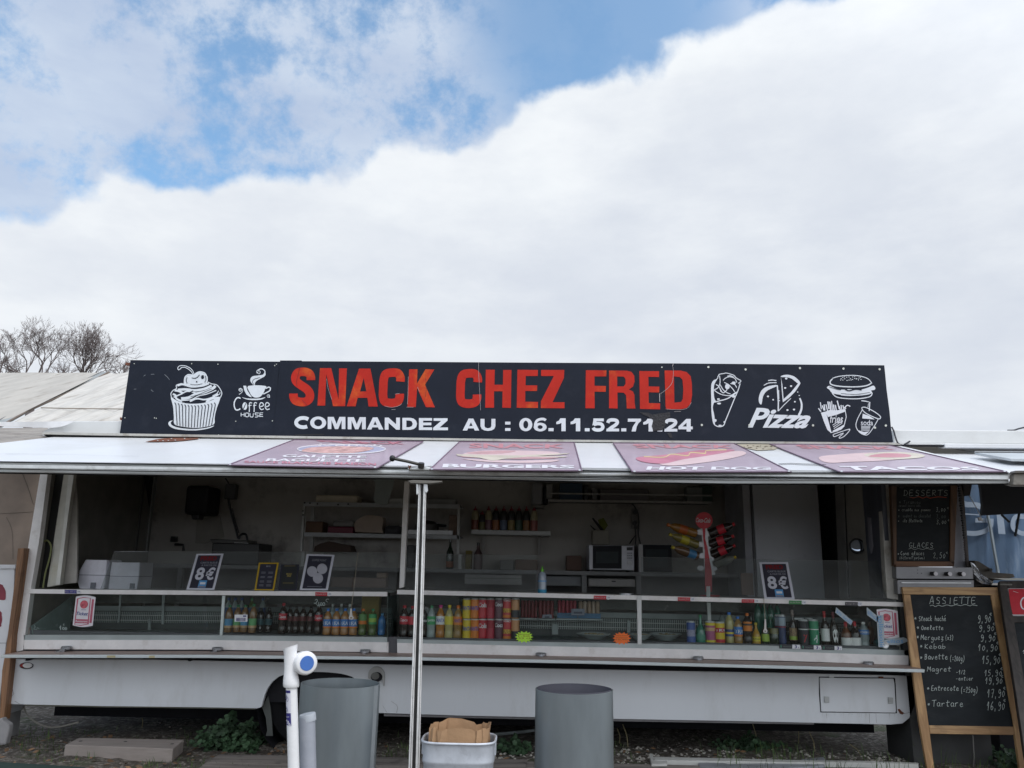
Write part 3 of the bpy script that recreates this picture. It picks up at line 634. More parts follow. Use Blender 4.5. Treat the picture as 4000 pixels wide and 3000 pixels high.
a.poly(smo([(900, 340), (892, 300), (900, 262), (930, 238), (985, 240), (1020, 215), (1060, 206), (1102, 222), (1124, 260), (1120, 315), (1090, 340), (990, 350)], 3, True))
a.rib([(990, 225), (975, 190), (940, 155), (890, 135), (840, 135), (815, 155), (820, 178), (840, 170), (855, 155), (890, 152), (930, 172), (965, 205), (978, 232)], 8)
a.rib([(860, 325), (800, 345), (800, 380), (765, 400), (740, 435), (745, 470), (745, 500)], 9)
a.rib([(1140, 310), (1180, 330), (1230, 340), (1265, 375), (1290, 430), (1275, 475)], 9)
for p, w_ in (([(810, 350), (870, 335), (960, 360), (1080, 350), (1150, 325)], 20), ([(815, 395), (900, 390), (1000, 400), (1100, 385), (1180, 350)], 26), ([(780, 400), (830, 410), (870, 430)], 22), ([(770, 475), (850, 440), (920, 410), (1010, 430)], 14), ([(850, 490), (930, 480), (1010, 440), (1100, 420), (1190, 380), (1220, 350)], 30), ([(860, 510), (960, 500), (1040, 460), (1130, 440), (1230, 400)], 10), ([(760, 440), (790, 455), (800, 490), (860, 520)], 20), ([(945, 520), (1020, 490), (1100, 500), (1180, 480), (1250, 440)], 16), ([(1120, 525), (1180, 490), (1260, 480)], 22), ([(1190, 460), (1235, 435), (1255, 405)], 8), ([(1225, 465), (1265, 440), (1270, 420)], 8)): a.rib(p, w_)
a.poly(smo([(760, 725), (725, 735), (712, 760), (730, 790), (790, 818), (900, 832), (1010, 833), (1110, 820), (1180, 800), (1205, 780), (1120, 805), (1000, 818), (880, 812), (790, 795), (745, 770), (740, 745)], 3, True))
a.build(S1, 'cupcake_print', signArt)
k_ = Art(SP, O*2, c2)
for i in range(13):
    u = (i+.5)/13; xt = 775+u*462; xb = 792+u*402; yt = 535+34*math.sin(math.pi*u); ybm = 775+26*math.sin(math.pi*u)
    k_.rib([(xt-12, yt-6), (xt, yt+14), (xt*.75+xb*.25, yt+70), (xb, ybm)], 9, w2=8)
k_.rib([(965, 265), (1000, 270), (1030, 255), (1048, 232)], 8); k_.poly(ell(1082, 257, 17, 22, 14)); k_.poly(ell(1018, 308, 8, 9, 10))
k_.rib([(915, 260), (905, 290), (915, 325)], 7); k_.rib([(950, 335), (1020, 340), (1080, 328)], 5); k_.rib([(1110, 240), (1118, 280), (1105, 315)], 6)
k_.rib([(880, 455), (940, 425), (980, 405)], 10); k_.rib([(950, 470), (1040, 445), (1120, 410), (1180, 385)], 5)
k_.build(S1, 'cupcake_shading', signM)
a = Art(SP, O, c2)      # coffee cup
a.poly([(1522, 350), (1552, 350), (1565, 400), (1590, 440), (1615, 475), (1590, 470), (1555, 445), (1532, 400)])
a.poly(smo([(1575, 352), (1760, 352), (1755, 390), (1735, 435), (1700, 472), (1650, 478), (1615, 460), (1590, 420)], 3, True))
a.rib([(1765, 380), (1795, 366), (1815, 378), (1805, 405), (1770, 425), (1738, 440)], 12)
a.poly(smo([(1505, 475), (1560, 487), (1640, 490), (1710, 486), (1762, 473), (1720, 498), (1640, 506), (1560, 498)], 3, True))
a.rib([(1690, 200), (1672, 208), (1690, 222), (1705, 205), (1690, 185), (1668, 190), (1668, 215)], 6)
a.rib([(1675, 185), (1710, 168), (1745, 180), (1755, 210), (1730, 240), (1690, 255)], 11)
a.poly(smo([(1645, 350), (1610, 320), (1597, 285), (1620, 250), (1680, 240), (1740, 230), (1762, 215), (1755, 245), (1715, 270), (1670, 295), (1648, 320)], 4, True))
a.rib([(1490, 400), (1482, 392), (1492, 385), (1502, 395), (1495, 410), (1478, 405), (1475, 388), (1492, 378), (1512, 392), (1508, 420), (1475, 445)], 6)
a.rib([(1790, 465), (1798, 458), (1803, 468), (1794, 477), (1782, 470), (1780, 455), (1793, 446), (1806, 455), (1806, 480)], 5)
a.rib([(1492, 488), (1470, 478), (1445, 490), (1425, 530), (1425, 575), (1440, 608), (1465, 612), (1490, 598)], 13)
a.poly(ell(1538, 570, 26, 41, 20))
for x in (1588, 1640): a.rib([(x+28, 540), (x+12, 532), (x, 545), (x, 590), (x-2, 635)], 10); a.rib([(x-12, 568), (x+22, 560)], 9)
for x in (1700, 1762): a.rib([(x-2, 578), (x+30, 570), (x+40, 550), (x+18, 532), (x, 550), (x-2, 585), (x+16, 608), (x+44, 600)], 10)
for pts in ([(1498, 643), (1498, 682)], [(1532, 643), (1532, 684)], [(1498, 663), (1532, 664)], [(1545, 652), (1550, 645), (1575, 646), (1580, 655), (1578, 680), (1572, 686), (1550, 685), (1545, 676), (1545, 652)], [(1594, 647), (1594, 680), (1602, 688), (1622, 688), (1628, 680), (1630, 648)], [(1688, 645), (1655, 644), (1648, 655), (1655, 665), (1680, 668), (1688, 676), (1672, 688), (1648, 690)], [(1735, 643), (1702, 643), (1700, 683), (1735, 683)], [(1702, 663), (1730, 663)]): a.rib(pts, 7, smooth=False)
a.build(S1, 'coffee_print', signArt)
k_ = Art(SP, O*2, c2).rib([(1550, 540), (1540, 560), (1532, 580), (1522, 600)], 7).rib([(1640, 340), (1620, 310), (1640, 280), (1700, 262)], 5)
k_.build(S1, 'coffee_shading', signM)
def screws(th, pl, c, pts, r=6):
    s = Art(pl, .004, c)
    for x, y in pts: s.poly(ell(x, y, r, r, 8))
    s.build(th, 'screws', M('screw_head', (.55, .57, .52), .4, .3))
screws(S1, SP, c2, [(344, 112), (964, 112), (1248, 118), (1862, 132), (1880, 118), (243, 697), (563, 698), (582, 702), (1440, 734), (1836, 730), (1255, 882)])
sc_ = Art(SP, .003, c2)
for pts in ([(340, 388), (366, 386)], [(525, 390), (535, 405), (550, 412)], [(670, 228), (700, 255), (725, 285)], [(525, 227), (560, 226)], [(445, 248), (465, 232)]): sc_.rib(pts, 3)
sc_.build(S1, 'scratches', M('scratch', (.3, .33, .36), .8))
for q in (cm(c1, [(1355, 460), (1412, 460), (1410, 487), (1356, 486)]), cm(c1, [(1295, 1052), (1342, 1052), (1340, 1080), (1296, 1078)])):
    S1.part('bracket', MB().quadpx(q, .012, .03), rust)
# red lettering
W_ = 74
def letter(c, fn, mat=redL):
    a = Art(SQ, O, c); fn(a); a.build(S2, 'letter', mat)
CP = [(1137, 244), (1137, 210), (1115, 173), (1065, 167), (1012, 180), (993, 230), (989, 300), (988, 375), (1005, 418), (1060, 430), (1112, 418), (1130, 385), (1131, 350)]
letter(c3, lambda a: a.rib([(364, 232), (362, 200), (345, 172), (302, 160), (252, 168), (230, 205), (240, 245), (285, 280), (330, 312), (354, 350), (350, 392), (318, 418), (272, 420), (232, 408), (215, 380), (213, 348)], W_))
letter(c3, lambda a: a.rib(CP, W_)); letter(c3, lambda a: a.rib([(x+668, y+6) for x, y in CP], W_))
letter(c3, lambda a: a.poly([(442, 128), (540, 128), (603, 398), (607, 130), (675, 130), (660, 457), (555, 457), (497, 180), (487, 452), (420, 452)]))
letter(c3, lambda a: a.poly([(780, 132), (878, 132), (942, 460), (862, 460), (852, 385), (768, 385), (750, 458), (673, 458)], [[(820, 214), (843, 330), (788, 330)]]))
letter(c3, lambda a: a.poly([(1213, 138), (1285, 138), (1280, 262), (1355, 138), (1430, 140), (1350, 272), (1435, 467), (1358, 465), (1282, 300), (1270, 465), (1197, 465)]))
letter(c3, lambda a: a.poly([(1875, 142), (1952, 142), (1950, 272), (2023, 272), (2025, 144), (2097, 144), (2092, 472), (2018, 470), (2020, 328), (1946, 328), (1946, 470), (1870, 470)]))
letter(c4, lambda a: a.poly([(175, 158), (372, 160), (370, 218), (255, 218), (253, 308), (365, 308), (363, 362), (250, 362), (250, 465), (373, 467), (372, 525), (168, 523)]))
letter(c4, lambda a: a.poly([(402, 160), (625, 160), (622, 235), (512, 470), (627, 470), (627, 528), (400, 526), (400, 462), (525, 218), (402, 218)]))
letter(c4, lambda a: a.poly([(832, 162), (1030, 164), (1028, 222), (915, 222), (915, 312), (1025, 314), (1023, 370), (915, 368), (917, 528), (828, 528)]))
letter(c4, lambda a: a.poly([(1055, 165), (1225, 167), (1270, 178), (1297, 215), (1300, 270), (1285, 320), (1245, 347), (1285, 367), (1299, 402), (1300, 470), (1308, 530), (1225, 530), (1222, 460), (1218, 402), (1195, 378), (1135, 376), (1137, 530), (1055, 528)], [[(1133, 222), (1195, 224), (1213, 247), (1213, 293), (1195, 318), (1133, 318)]]))
letter(c4, lambda a: a.poly([(1345, 170), (1535, 172), (1535, 228), (1432, 226), (1434, 318), (1538, 320), (1536, 376), (1434, 374), (1436, 478), (1545, 480), (1545, 538), (1352, 534)]))
letter(c4, lambda a: a.poly([(1588, 165), (1740, 166), (1800, 180), (1838, 220), (1850, 290), (1852, 400), (1840, 480), (1800, 525), (1740, 538), (1598, 536)], [[(1678, 222), (1735, 228), (1760, 255), (1768, 350), (1762, 440), (1745, 468), (1682, 474)]]))
# the white line: heavy wide capitals and digits drawn as thick centre lines
def heavy(chs, boxes, c, top, bot, sw):
    for ch, (x0, x1) in zip(chs, boxes):
        a = Art(SQ, O, c); h = sw/2; xm = (x0+x1)/2; yt, yb = top((x0+x1)/2), bot((x0+x1)/2); H = yb-yt; hz = sw*.40; W = x1-x0
        P = lambda *q: [(x0+u*W, yt+v*H) for u, v in q]
        if ch in 'O0':
            a.poly(smo(ell(xm, (yt+yb)/2, W/2, H/2+1.5, 24), 1, True), [ell(xm, (yt+yb)/2, W/2-sw*.98, H/2-hz*1.55, 20)])
        elif ch == 'C': rx_ = (W-h)/1.72; a.rib([(x0+h*.9+rx_+rx_*math.cos(R(t_)), (yt+yb)/2+(H/2-h*.72)*math.sin(R(t_))) for t_ in range(316, 43, -13)], sw*.88)
        elif ch == 'M': a.poly(P((0, 1), (0, 0), (.34, 0), (.5, .58), (.66, 0), (1, 0), (1, 1), (.79, 1), (.79, .28), (.59, 1), (.41, 1), (.21, .28), (.21, 1)))
        elif ch == 'N': a.poly(P((0, 1), (0, 0), (.25, 0), (.75, .56), (.75, 0), (1, 0), (1, 1), (.76, 1), (.25, .43), (.25, 1)))
        elif ch == 'A': a.poly(P((0, 1), (.36, 0), (.64, 0), (1, 1), (.73, 1), (.67, .82), (.33, .82), (.27, 1)), [P((.40, .62), (.60, .62), (.5, .30))])
        elif ch == 'D': a.poly(P((0, 0), (.55, 0), (.78, .07), (.94, .25), (1, .5), (.94, .76), (.78, .93), (.55, 1), (0, 1)), [P((.27, .22), (.27, .78), (.48, .78), (.64, .70), (.71, .5), (.64, .30), (.48, .22))])
        elif ch == 'E': a.poly(P((0, 0), (1, 0), (1, .22), (.32, .22), (.32, .38), (.94, .38), (.94, .60), (.32, .60), (.32, .78), (1, .78), (1, 1), (0, 1)))
        elif ch == 'Z': a.poly(P((.03, 0), (.97, 0), (.97, .20), (.44, .77), (1, .77), (1, 1), (0, 1), (0, .80), (.54, .22), (.03, .22)))
        elif ch == 'U': a.poly(P((0, 0), (.27, 0), (.27, .62), (.34, .75), (.5, .80), (.66, .75), (.73, .62), (.73, 0), (1, 0), (1, .62), (.92, .85), (.75, .97), (.5, 1.02), (.25, .97), (.08, .85), (0, .62)))
        elif ch == '1': a.poly(P((.45, 0), (1, 0), (1, 1), (.55, 1), (.55, .36), (.28, .44), (0, .46), (0, .28), (.28, .18)))
        elif ch == '7': a.poly(P((0, 0), (1, 0), (1, .18), (.80, .36), (.68, .60), (.60, 1), (.28, 1), (.38, .62), (.62, .24), (0, .24)))
        elif ch == '4': a.poly(P((.55, 0), (.86, 0), (.86, .60), (1, .60), (1, .82), (.86, .82), (.86, 1), (.57, 1), (.57, .82), (0, .82), (0, .60)), [P((.57, .30), (.57, .60), (.28, .60))])
        elif ch == '.': a.poly(P((0, .76), (1, .76), (1, 1), (0, 1)))
        elif ch == ':': a.poly(P((0, .22), (1, .22), (1, .46), (0, .46))).poly(P((0, .76), (1, .76), (1, 1), (0, 1)))
        elif ch == '2': a.rib(P((.13, .34), (.22, .16), (.5, .10), (.80, .16), (.86, .32), (.72, .50), (.45, .68), (.22, .86)), sw*.82); a.poly(P((.04, .78), (1, .78), (1, 1), (0, 1)))
        elif ch == '5': a.poly(P((.12, 0), (.94, 0), (.94, .22), (.12, .22))); a.poly(P((.12, .1), (.38, .1), (.34, .45), (.04, .55))); a.rib(P((.15, .48), (.45, .40), (.75, .45), (.86, .66), (.75, .84), (.48, .90), (.2, .85), (.10, .72)), sw*.8)
        elif ch == '6': a.poly(ell(xm, yt+H*.685, W/2, H*.335, 20), [ell(xm, yt+H*.685, W*.20, H*.15, 12)]); a.rib(P((.93, .16), (.78, .075), (.5, .08), (.25, .20), (.13, .45), (.13, .66)), sw*.62)
        a.build(S2, 'letter', signArt)
heavy('COMMANDEZAU:', [(220, 343), (357, 496), (509, 662), (682, 838), (848, 990), (1002, 1133), (1154, 1281), (1297, 1411), (1420, 1548), (1675, 1818), (1829, 1958), (2042, 2088)], c3, lambda x: 545+(x-220)*.0128, lambda x: 651+(x-220)*.0106, 36)
heavy('06.11.52.71.24', [(192, 318), (331, 456), (473, 522), (548, 638), (685, 778), (822, 868), (890, 1012), (1027, 1151), (1172, 1220), (1235, 1362), (1383, 1476), (1520, 1566), (1584, 1711), (1721, 1858)], c4, lambda x: 622+(x-192)*.005, lambda x: 747+(x-192)*.003, 40)
a = Art(SQ, O*2, c4)
a.poly([(1345, 566), (1430, 570), (1470, 590), (1530, 578), (1640, 565), (1642, 610), (1590, 640), (1600, 690), (1560, 740), (1480, 745), (1465, 700), (1480, 640), (1440, 615), (1385, 590)])
a.poly([(1612, 768), (1650, 762), (1665, 810), (1640, 812)])
a.build(S2, 'torn_vinyl', M('torn_vinyl', (.012, .012, .016), .5, bump=.6))
a = Art(SQ, O*2, c4)
a.rib([(1672, 96), (1664, 125)], 6, smooth=False); a.rib([(1668, 130), (1672, 200), (1660, 280), (1620, 335), (1560, 380), (1548, 390)], 3); a.rib([(1540, 385), (1541, 465)], 7, smooth=False); a.rib([(1680, 560), (1745, 558)], 3)
a.rib([(1600, 536), (1700, 541), (1760, 540), (1815, 520), (1845, 470)], 2.5)
a.c = c3
for p in ([(1812, 78), (1815, 200), (1830, 492)], [(1190, 465), (1250, 466)], [(1000, 455), (1060, 467), (1120, 455), (1150, 435)], [(1205, 200), (1203, 330), (1198, 440)], [(1060, 487), (1095, 486)], [(1090, 352), (1130, 348)], [(1285, 290), (1300, 330)], [(500, 220), (512, 300), (545, 400)]): a.rib(p, 2.4)
a.build(S2, 'vinyl_crack', M('crack_pale', (.40, .38, .38), .8))
a = Art(SQ, O*2.2, c3)
a.rib([(265, 100), (262, 150), (240, 240), (245, 290)], 2); a.rib([(285, 400), (335, 455)], 2); a.rib([(225, 706), (360, 702), (480, 700)], 6); a.rib([(1355, 210), (1362, 290), (1352, 380)], 2)
a.c = c4; a.rib([(1550, 380), (1580, 480), (1620, 560)], 3)
a.build(S2, 'dark_crack', blackM)
a = Art(SQ, O, c5)       # kebab roll, pizza, burger, fries, soda
a.rib([(350, 255), (325, 285), (318, 340), (320, 450), (322, 560), (335, 660), (360, 695), (400, 705), (435, 690), (455, 640), (500, 530), (545, 420), (575, 350), (592, 290)], 9)
a.poly(smo([(352, 255), (322, 290), (316, 400), (318, 520), (330, 650), (350, 690), (345, 600), (330, 520), (345, 470), (360, 462), (345, 430), (340, 360), (345, 300), (375, 245)], 3, True))
a.rib([(345, 470), (400, 455), (470, 435), (540, 390), (560, 370)], 10)
for p in ([(375, 245), (390, 205), (430, 195), (460, 190), (500, 200), (530, 210), (560, 240), (600, 265), (575, 290)], [(395, 215), (400, 280), (380, 330), (345, 350)], [(345, 355), (380, 380), (430, 400), (500, 405), (550, 375)], [(430, 260), (450, 240), (490, 225), (540, 240), (560, 280)], [(440, 280), (480, 300), (520, 340), (540, 370)], [(400, 300), (430, 350), (470, 380), (500, 390)], [(455, 300), (470, 340), (430, 380), (400, 340)], [(470, 220), (500, 215), (530, 230)], [(500, 290), (540, 300), (560, 330)], [(360, 300), (390, 320), (410, 370)]): a.rib(p, 8)
a.poly(ell(470, 320, 22, 26, 12)); a.poly(ell(530, 285, 20, 14, 12)); a.poly(ell(390, 482, 20, 9, 12)); a.poly(ell(528, 412, 16, 14, 12)); a.poly(ell(385, 440, 14, 8, 10)); a.poly(ell(355, 645, 12, 14, 10)); a.poly(ell(400, 693, 18, 7, 10)); a.poly(ell(442, 660, 9, 10, 10))
a.build(S2, 'kebab_print', signArt)
a = Art(SQ, O, c5)
a.poly(smo([(800, 485), (785, 488), (772, 460), (775, 410), (800, 355), (850, 320), (930, 305), (955, 312), (900, 335), (845, 365), (812, 415)], 3, True))
a.rib([(950, 310), (955, 400), (960, 470), (958, 556)], 12, smooth=False); a.rib([(962, 355), (964, 440)], 9, smooth=False); a.rib([(960, 555), (1010, 500), (1080, 432)], 7, smooth=False)
a.poly([(985, 232), (998, 300), (1010, 440), (1080, 375), (1145, 295), (1160, 270), (1170, 295), (1120, 370), (1060, 430), (1003, 470), (992, 350)])
a.poly(smo([(983, 228), (1000, 212), (1050, 206), (1110, 222), (1160, 265), (1170, 295), (1140, 285), (1090, 245), (1040, 230)], 3, True))
a.rib([(1165, 430), (1182, 480), (1180, 540), (1155, 598)], 14, w2=22); a.rib([(820, 308), (870, 285), (942, 282)], 8); a.rib([(862, 262), (900, 257), (940, 262)], 9)
for x, y, r_ in ((860, 414, 11), (1025, 333, 11), (1082, 315, 11), (1035, 242, 12), (1047, 545, 11), (1110, 540, 11), (910, 446, 9), (1118, 465, 9), (1145, 372, 6), (1160, 405, 6), (970, 455, 6)): a.poly(ell(x, y, r_, r_*.8, 10))
a.text('Pizza', [(672, 520), (1295, 545), (1235, 722), (668, 715)], bold=.03, shear=.35)
a.build(S2, 'pizza_print', signArt)
a = Art(SQ, O, c5)
a.rib([(1480, 240), (1540, 222), (1640, 212), (1740, 218), (1820, 245), (1858, 290)], 8); a.rib([(1480, 245), (1458, 270), (1470, 300), (1560, 318), (1700, 322), (1800, 312), (1850, 290)], 11)
a.poly(smo([(1425, 330), (1450, 312), (1500, 335), (1560, 350), (1640, 345), (1740, 350), (1820, 330), (1870, 310), (1890, 330), (1885, 350), (1850, 358), (1860, 380), (1800, 400), (1640, 410), (1540, 400), (1475, 380), (1450, 350)], 3, True))
a.rib([(1475, 380), (1520, 420), (1620, 435), (1740, 435), (1840, 415), (1862, 380)], 9)
for i in range(22): a.poly(ell(1560+10*(i % 11)*1.9+random.uniform(-4, 4), 232+17*(i//11)+random.uniform(-8, 12), 6, 4, 6))
a.build(S2, 'burger_print', signArt)
b2 = Art(SQ, O*2, c5); b2.rib([(1450, 322), (1520, 345), (1560, 352)], 5); b2.rib([(1600, 345), (1640, 360), (1700, 345), (1760, 352)], 12); b2.rib([(1560, 385), (1700, 395), (1840, 375)], 4); b2.rib([(1500, 392), (1560, 402)], 4); b2.build(S2, 'burger_shading', signM)
a = Art(SQ, O, c5)
a.poly([(1368, 570), (1412, 560), (1440, 650), (1462, 762), (1430, 735), (1395, 650)]); a.rib([(1412, 560), (1440, 660), (1465, 762), (1530, 745), (1592, 690), (1612, 610), (1600, 540)], 7, smooth=False)
a.poly([(1412, 560), (1435, 612), (1520, 590), (1600, 560), (1602, 535), (1520, 548), (1450, 545)])
for i in range(15):
    x = 1345+i*18; t0 = 545+random.uniform(-25, 5); a.rib([(x, t0-80+abs(i-6)*7+random.uniform(-18, 18)), (x+12+random.uniform(-6, 8), t0+10)], random.uniform(8, 13), smooth=False)
a.rib([(1590, 530), (1620, 500), (1650, 510)], 10); a.rib([(1345, 530), (1370, 560)], 11)
a.tbox('fries', 1455, 590, 1580, 668, bold=.004, shear=.2)
for k in range(3): a.rib([(1480+k*6, 690+k*17), (1572, 632+k*19)], 6, smooth=False)
a.poly([(1480, 745), (1590, 685), (1595, 700), (1560, 735), (1485, 755)])
a.rib([(1485, 780), (1540, 760), (1645, 730), (1600, 790), (1555, 815), (1545, 805), (1585, 765), (1500, 800), (1485, 780)], 7)
a.build(S2, 'fries_print', signArt)
a = Art(SQ, O, c5)
a.rib([(1757, 455), (1800, 460), (1838, 470), (1832, 555)], 9, smooth=False); a.rib([(1825, 480), (1820, 520)], 5)
a.rib([(1762, 520), (1800, 520), (1880, 560), (1938, 605), (1930, 630), (1880, 615), (1800, 575), (1765, 540), (1762, 520)], 8)
a.rib([(1765, 545), (1720, 630), (1705, 700), (1740, 760), (1795, 785), (1830, 770), (1880, 700), (1920, 630)], 7)
a.poly([(1770, 580), (1830, 600), (1885, 635), (1765, 625)]); a.tbox('soda', 1752, 640, 1868, 692, bold=.004)
for k in range(4): a.rib([(1755, 702+k*12), (1845-k*3, 700+k*13)], 6, smooth=False)
a.poly([(1712, 735), (1780, 755), (1835, 750), (1790, 785), (1745, 765)])
a.build(S2, 'soda_print', signArt)
screws(S2, SQ, c5, [(288, 132), (645, 155), (1167, 142), (1585, 147), (1932, 153), (225, 688), (682, 690), (1293, 692), (1888, 714), (1992, 694)], 11)
screws(S2, SQ, c4, [(1562, 134), (1503, 698)], 7)
# ---------------------------------------------------------------- four cloth banners on the canopy
def banner_(label, q, fn):
    c = CAN.at(sum(p[0] for p in q)/len(q), max(p[1] for p in q)); t_ = Th('menu_banner', label, 'banner', c, 'cloth menu banners on the canopy')
    t_.part('cloth', MB().prism([CAN.at(*p, .006) for p in q], CAN.n*-.004), banner)
    n = len(q)
    e = MB()
    for i in range(4):
        e.tube([CAN.at(*q[i], .008), CAN.at(*q[(i+1) % 4], .008)], .004, 5)
    t_.part('hem', e, M('banner_hem', (.17, .115, .165), .6))
    ey = Art(CAN, .011)
    for x, y in q[2:]: ey.poly(ell(x+(8 if x < sum(p[0] for p in q)/4 else -8), y-3, 6, 3, 8))
    ey.build(t_, 'eyelet', alu)
    fn(t_); return t_
P1 = lambda c: [(q) for q in c]
g1 = crop(850, 1700, 1.5255)     # strip crops
g2 = crop(2300, 1700, 1.3012)
def bn1(t_):
    a = Art(CAN, .0085, g1); a.rib(ell(738, 82, 262, 28, 30), 5, True); a.text('GALETTE', [(395, 114), (890, 122), (885, 135), (378, 131)], bold=.03); a.text('OU', [(600, 132), (640, 132), (636, 141), (596, 141)], bold=.03); a.text('BAGUETTE', [(300, 138), (882, 143), (875, 159), (282, 155)], bold=.03)
    a.text('Kebab', [(585, 50), (985, 55), (980, 67), (600, 65)], shear=.2); a.build(t_, 'white_print', bannerW)
    a = Art(CAN, .0078, g1); a.poly(ell(738, 82, 258, 26, 28)); a.build(t_, 'blue_print', bannerB)
    a = Art(CAN, .0092, g1); a.poly(smo([(500, 92), (540, 75), (620, 68), (760, 66), (900, 70), (930, 80), (880, 95), (800, 105), (640, 106), (540, 100)], 3, True)); a.build(t_, 'food_print', M('banner_salmon', (.58, .36, .34), .5, var=.3, scale=18))
    a = Art(CAN, .0092, g1); a.text('SNACK', [(560, 31), (1120, 38), (1115, 54), (760, 50)], bold=.03); a.text('SAUCE BLANCHE MAISON', [(160, 151), (945, 165), (942, 179), (158, 163)], bold=.02); a.build(t_, 'pink_print', M('banner_pink', (.50, .20, .26), .5))
def bn2(t_):
    a = Art(CAN, .0085, g1); a.text('BURGERS', [(1345, 170), (2128, 178), (2128, 198), (1338, 192)], bold=.04); a.build(t_, 'white_print', bannerW)
    a = Art(CAN, .0085, g1); a.text('SNACK', [(1500, 48), (2070, 54), (2065, 78), (1500, 76)], bold=.03); a.build(t_, 'pink_print', bannerR)
    a = Art(CAN, .0085, g1); a.poly(smo([(1470, 118), (1520, 98), (1640, 90), (1850, 92), (2000, 98), (2040, 108), (2030, 118), (1750, 124)], 3, True)); a.poly(smo([(1455, 140), (1600, 158), (1800, 165), (1980, 160), (2030, 146), (1800, 152), (1600, 146)], 3, True)); a.build(t_, 'bun_print', bannerP)
    a = Art(CAN, .009, g1); a.poly(smo([(1470, 130), (1700, 140), (1800, 142), (2000, 138), (2010, 126), (1700, 126), (1480, 122)], 3, True)); a.poly(smo([(1480, 105), (1560, 96), (1700, 92), (1780, 94), (1700, 108), (1560, 112)], 3, True)); a.build(t_, 'filling_print', M('banner_pinkred', (.54, .33, .35), .5))
    a = Art(CAN, .0095, g1); a.poly([(1420, 112), (1560, 116), (1800, 120), (2100, 106), (2080, 112), (1900, 124), (2090, 126), (2060, 132), (1850, 128), (1700, 142), (1640, 152), (1560, 134), (1430, 122)]); a.build(t_, 'lettuce_print', bannerG)
def bn3(t_):
    a = Art(CAN, .0085, g2); a.text('HOT DOG', [(300, 158), (925, 161), (925, 176), (290, 176)], bold=.04); a.build(t_, 'white_print', bannerW)
    a = Art(CAN, .0085, g2); a.text('SNACK', [(215, 45), (740, 50), (735, 66), (250, 66)], bold=.03); a.build(t_, 'pink_print', bannerR)
    a = Art(CAN, .0085, g2); a.poly(smo([(360, 148), (420, 128), (600, 100), (740, 80), (792, 84), (790, 100), (700, 122), (560, 142), (440, 154)], 3, True)); a.build(t_, 'bun_print', bannerP)
    a = Art(CAN, .009, g2); a.poly(smo([(242, 122), (260, 110), (400, 98), (560, 76), (690, 72), (740, 78), (600, 104), (480, 122), (380, 144), (290, 138)], 3, True)); a.build(t_, 'sausage_print', M('banner_sausage', (.50, .20, .27), .5))
    a = Art(CAN, .0095, g2); a.rib([(280, 108), (380, 112), (420, 96), (500, 104), (520, 88), (590, 92), (600, 78), (700, 74)], 4.5); a.build(t_, 'mustard_print', M('banner_mustard', (.62, .52, .26), .5))
def bn4(t_):
    a = Art(CAN, .0085, g2); a.text('TACOS', [(1268, 156), (1985, 160), (1995, 178), (1310, 178)], bold=.04); a.build(t_, 'white_print', bannerW)
    a = Art(CAN, .0085, g2); a.text('SNACK', [(1040, 48), (1540, 58), (1560, 74), (1090, 68)], bold=.03); a.build(t_, 'pink_print', bannerR)
    a = Art(CAN, .0085, g2); a.poly(smo([(1172, 122), (1185, 106), (1300, 96), (1440, 88), (1560, 100), (1620, 116), (1480, 130), (1320, 136), (1220, 140)], 3, True)); a.build(t_, 'wrap_print', bannerP)
    a = Art(CAN, .009, g2); a.poly(smo([(1400, 102), (1440, 90), (1560, 84), (1680, 94), (1706, 108), (1640, 118), (1500, 122)], 3, True)); a.build(t_, 'lettuce_print', bannerG)
    a = Art(CAN, .0095, g2); a.poly(smo([(1420, 106), (1500, 92), (1600, 94), (1640, 104), (1600, 112), (1480, 112)], 3, True)); a.build(t_, 'meat_print', bannerR)
banner_('faded purple banner with round plate picture reading GALETTE OU BAGUETTE', [g1(455, 27), g1(1225, 38), g1(950, 195), g1(62, 178)], bn1)
banner_('faded purple banner reading BURGERS beside the crank handle', [g1(1440, 40), g1(2125, 44), g1(2170, 212), g1(1265, 205)], bn2)
banner_('faded purple banner reading HOT DOG with a sausage picture', [g2(124, 40), g2(740, 42), g2(1028, 186), g2(222, 187)], bn3)
banner_('faded purple banner reading TACOS at the right canopy end', [g2(920, 46), g2(1515, 48), g2(2125, 186), g2(1275, 187)], bn4)
# ---------------------------------------------------------------- support pole under the canopy edge
yp = YF-.045
Pp = Th('support_pole', 'tall twin aluminium pole propping the front edge of the canopy', 'pole', G(1615, 3140))
Pp.part('top_bracket', MB().quadpx(cm(d1, [(1560, 88), (1620, 80), (1985, 90), (1980, 106), (1840, 124), (1590, 120)]), yp-.02, .06), M('bracket_dark', (.17, .16, .14), .6, .3, stain=(.5, .5, .48), sscale=14, samt=.6), bevel=.003)
def polebar(a0, a1, b0, b1, nm='pole_profile', mat=alu, dy=0.):
    Pp.part(nm, MB().quadpx([a0, a1, b1, b0], yp+dy, .022), mat, bevel=.003)
pb = lambda x, y: (x, y)
polebar(d1(1692, 120), d1(1717, 120), (1589, 3160), (1603, 3160), mat=M('pole_alu', (.80, .80, .79), .45, .0, stain=(.35, .35, .34), sscale=30, samt=.45))
polebar(d1(1752, 120), d1(1784, 120), (1618, 3160), (1633, 3160), mat=M('pole_alu', (.6, .6, .6)))
Pp.part('pole_core', MB().quadpx([d1(1700, 130), d1(1775, 130), (1620, 3160), (1600, 3160)], yp+.018, .008), M('pole_dark', (.03, .03, .03), .6))
for u_, v_ in ((1709, 1597), (1773, 1628)):
    A0 = d1(u_, 124); Pp.part('groove', MB().quadpx([A0, (A0[0]+1.2, A0[1]), (v_+1.4, 3158), (v_, 3158)], yp-.0015, .002), M('pole_dark', (.03, .03, .03), .6))
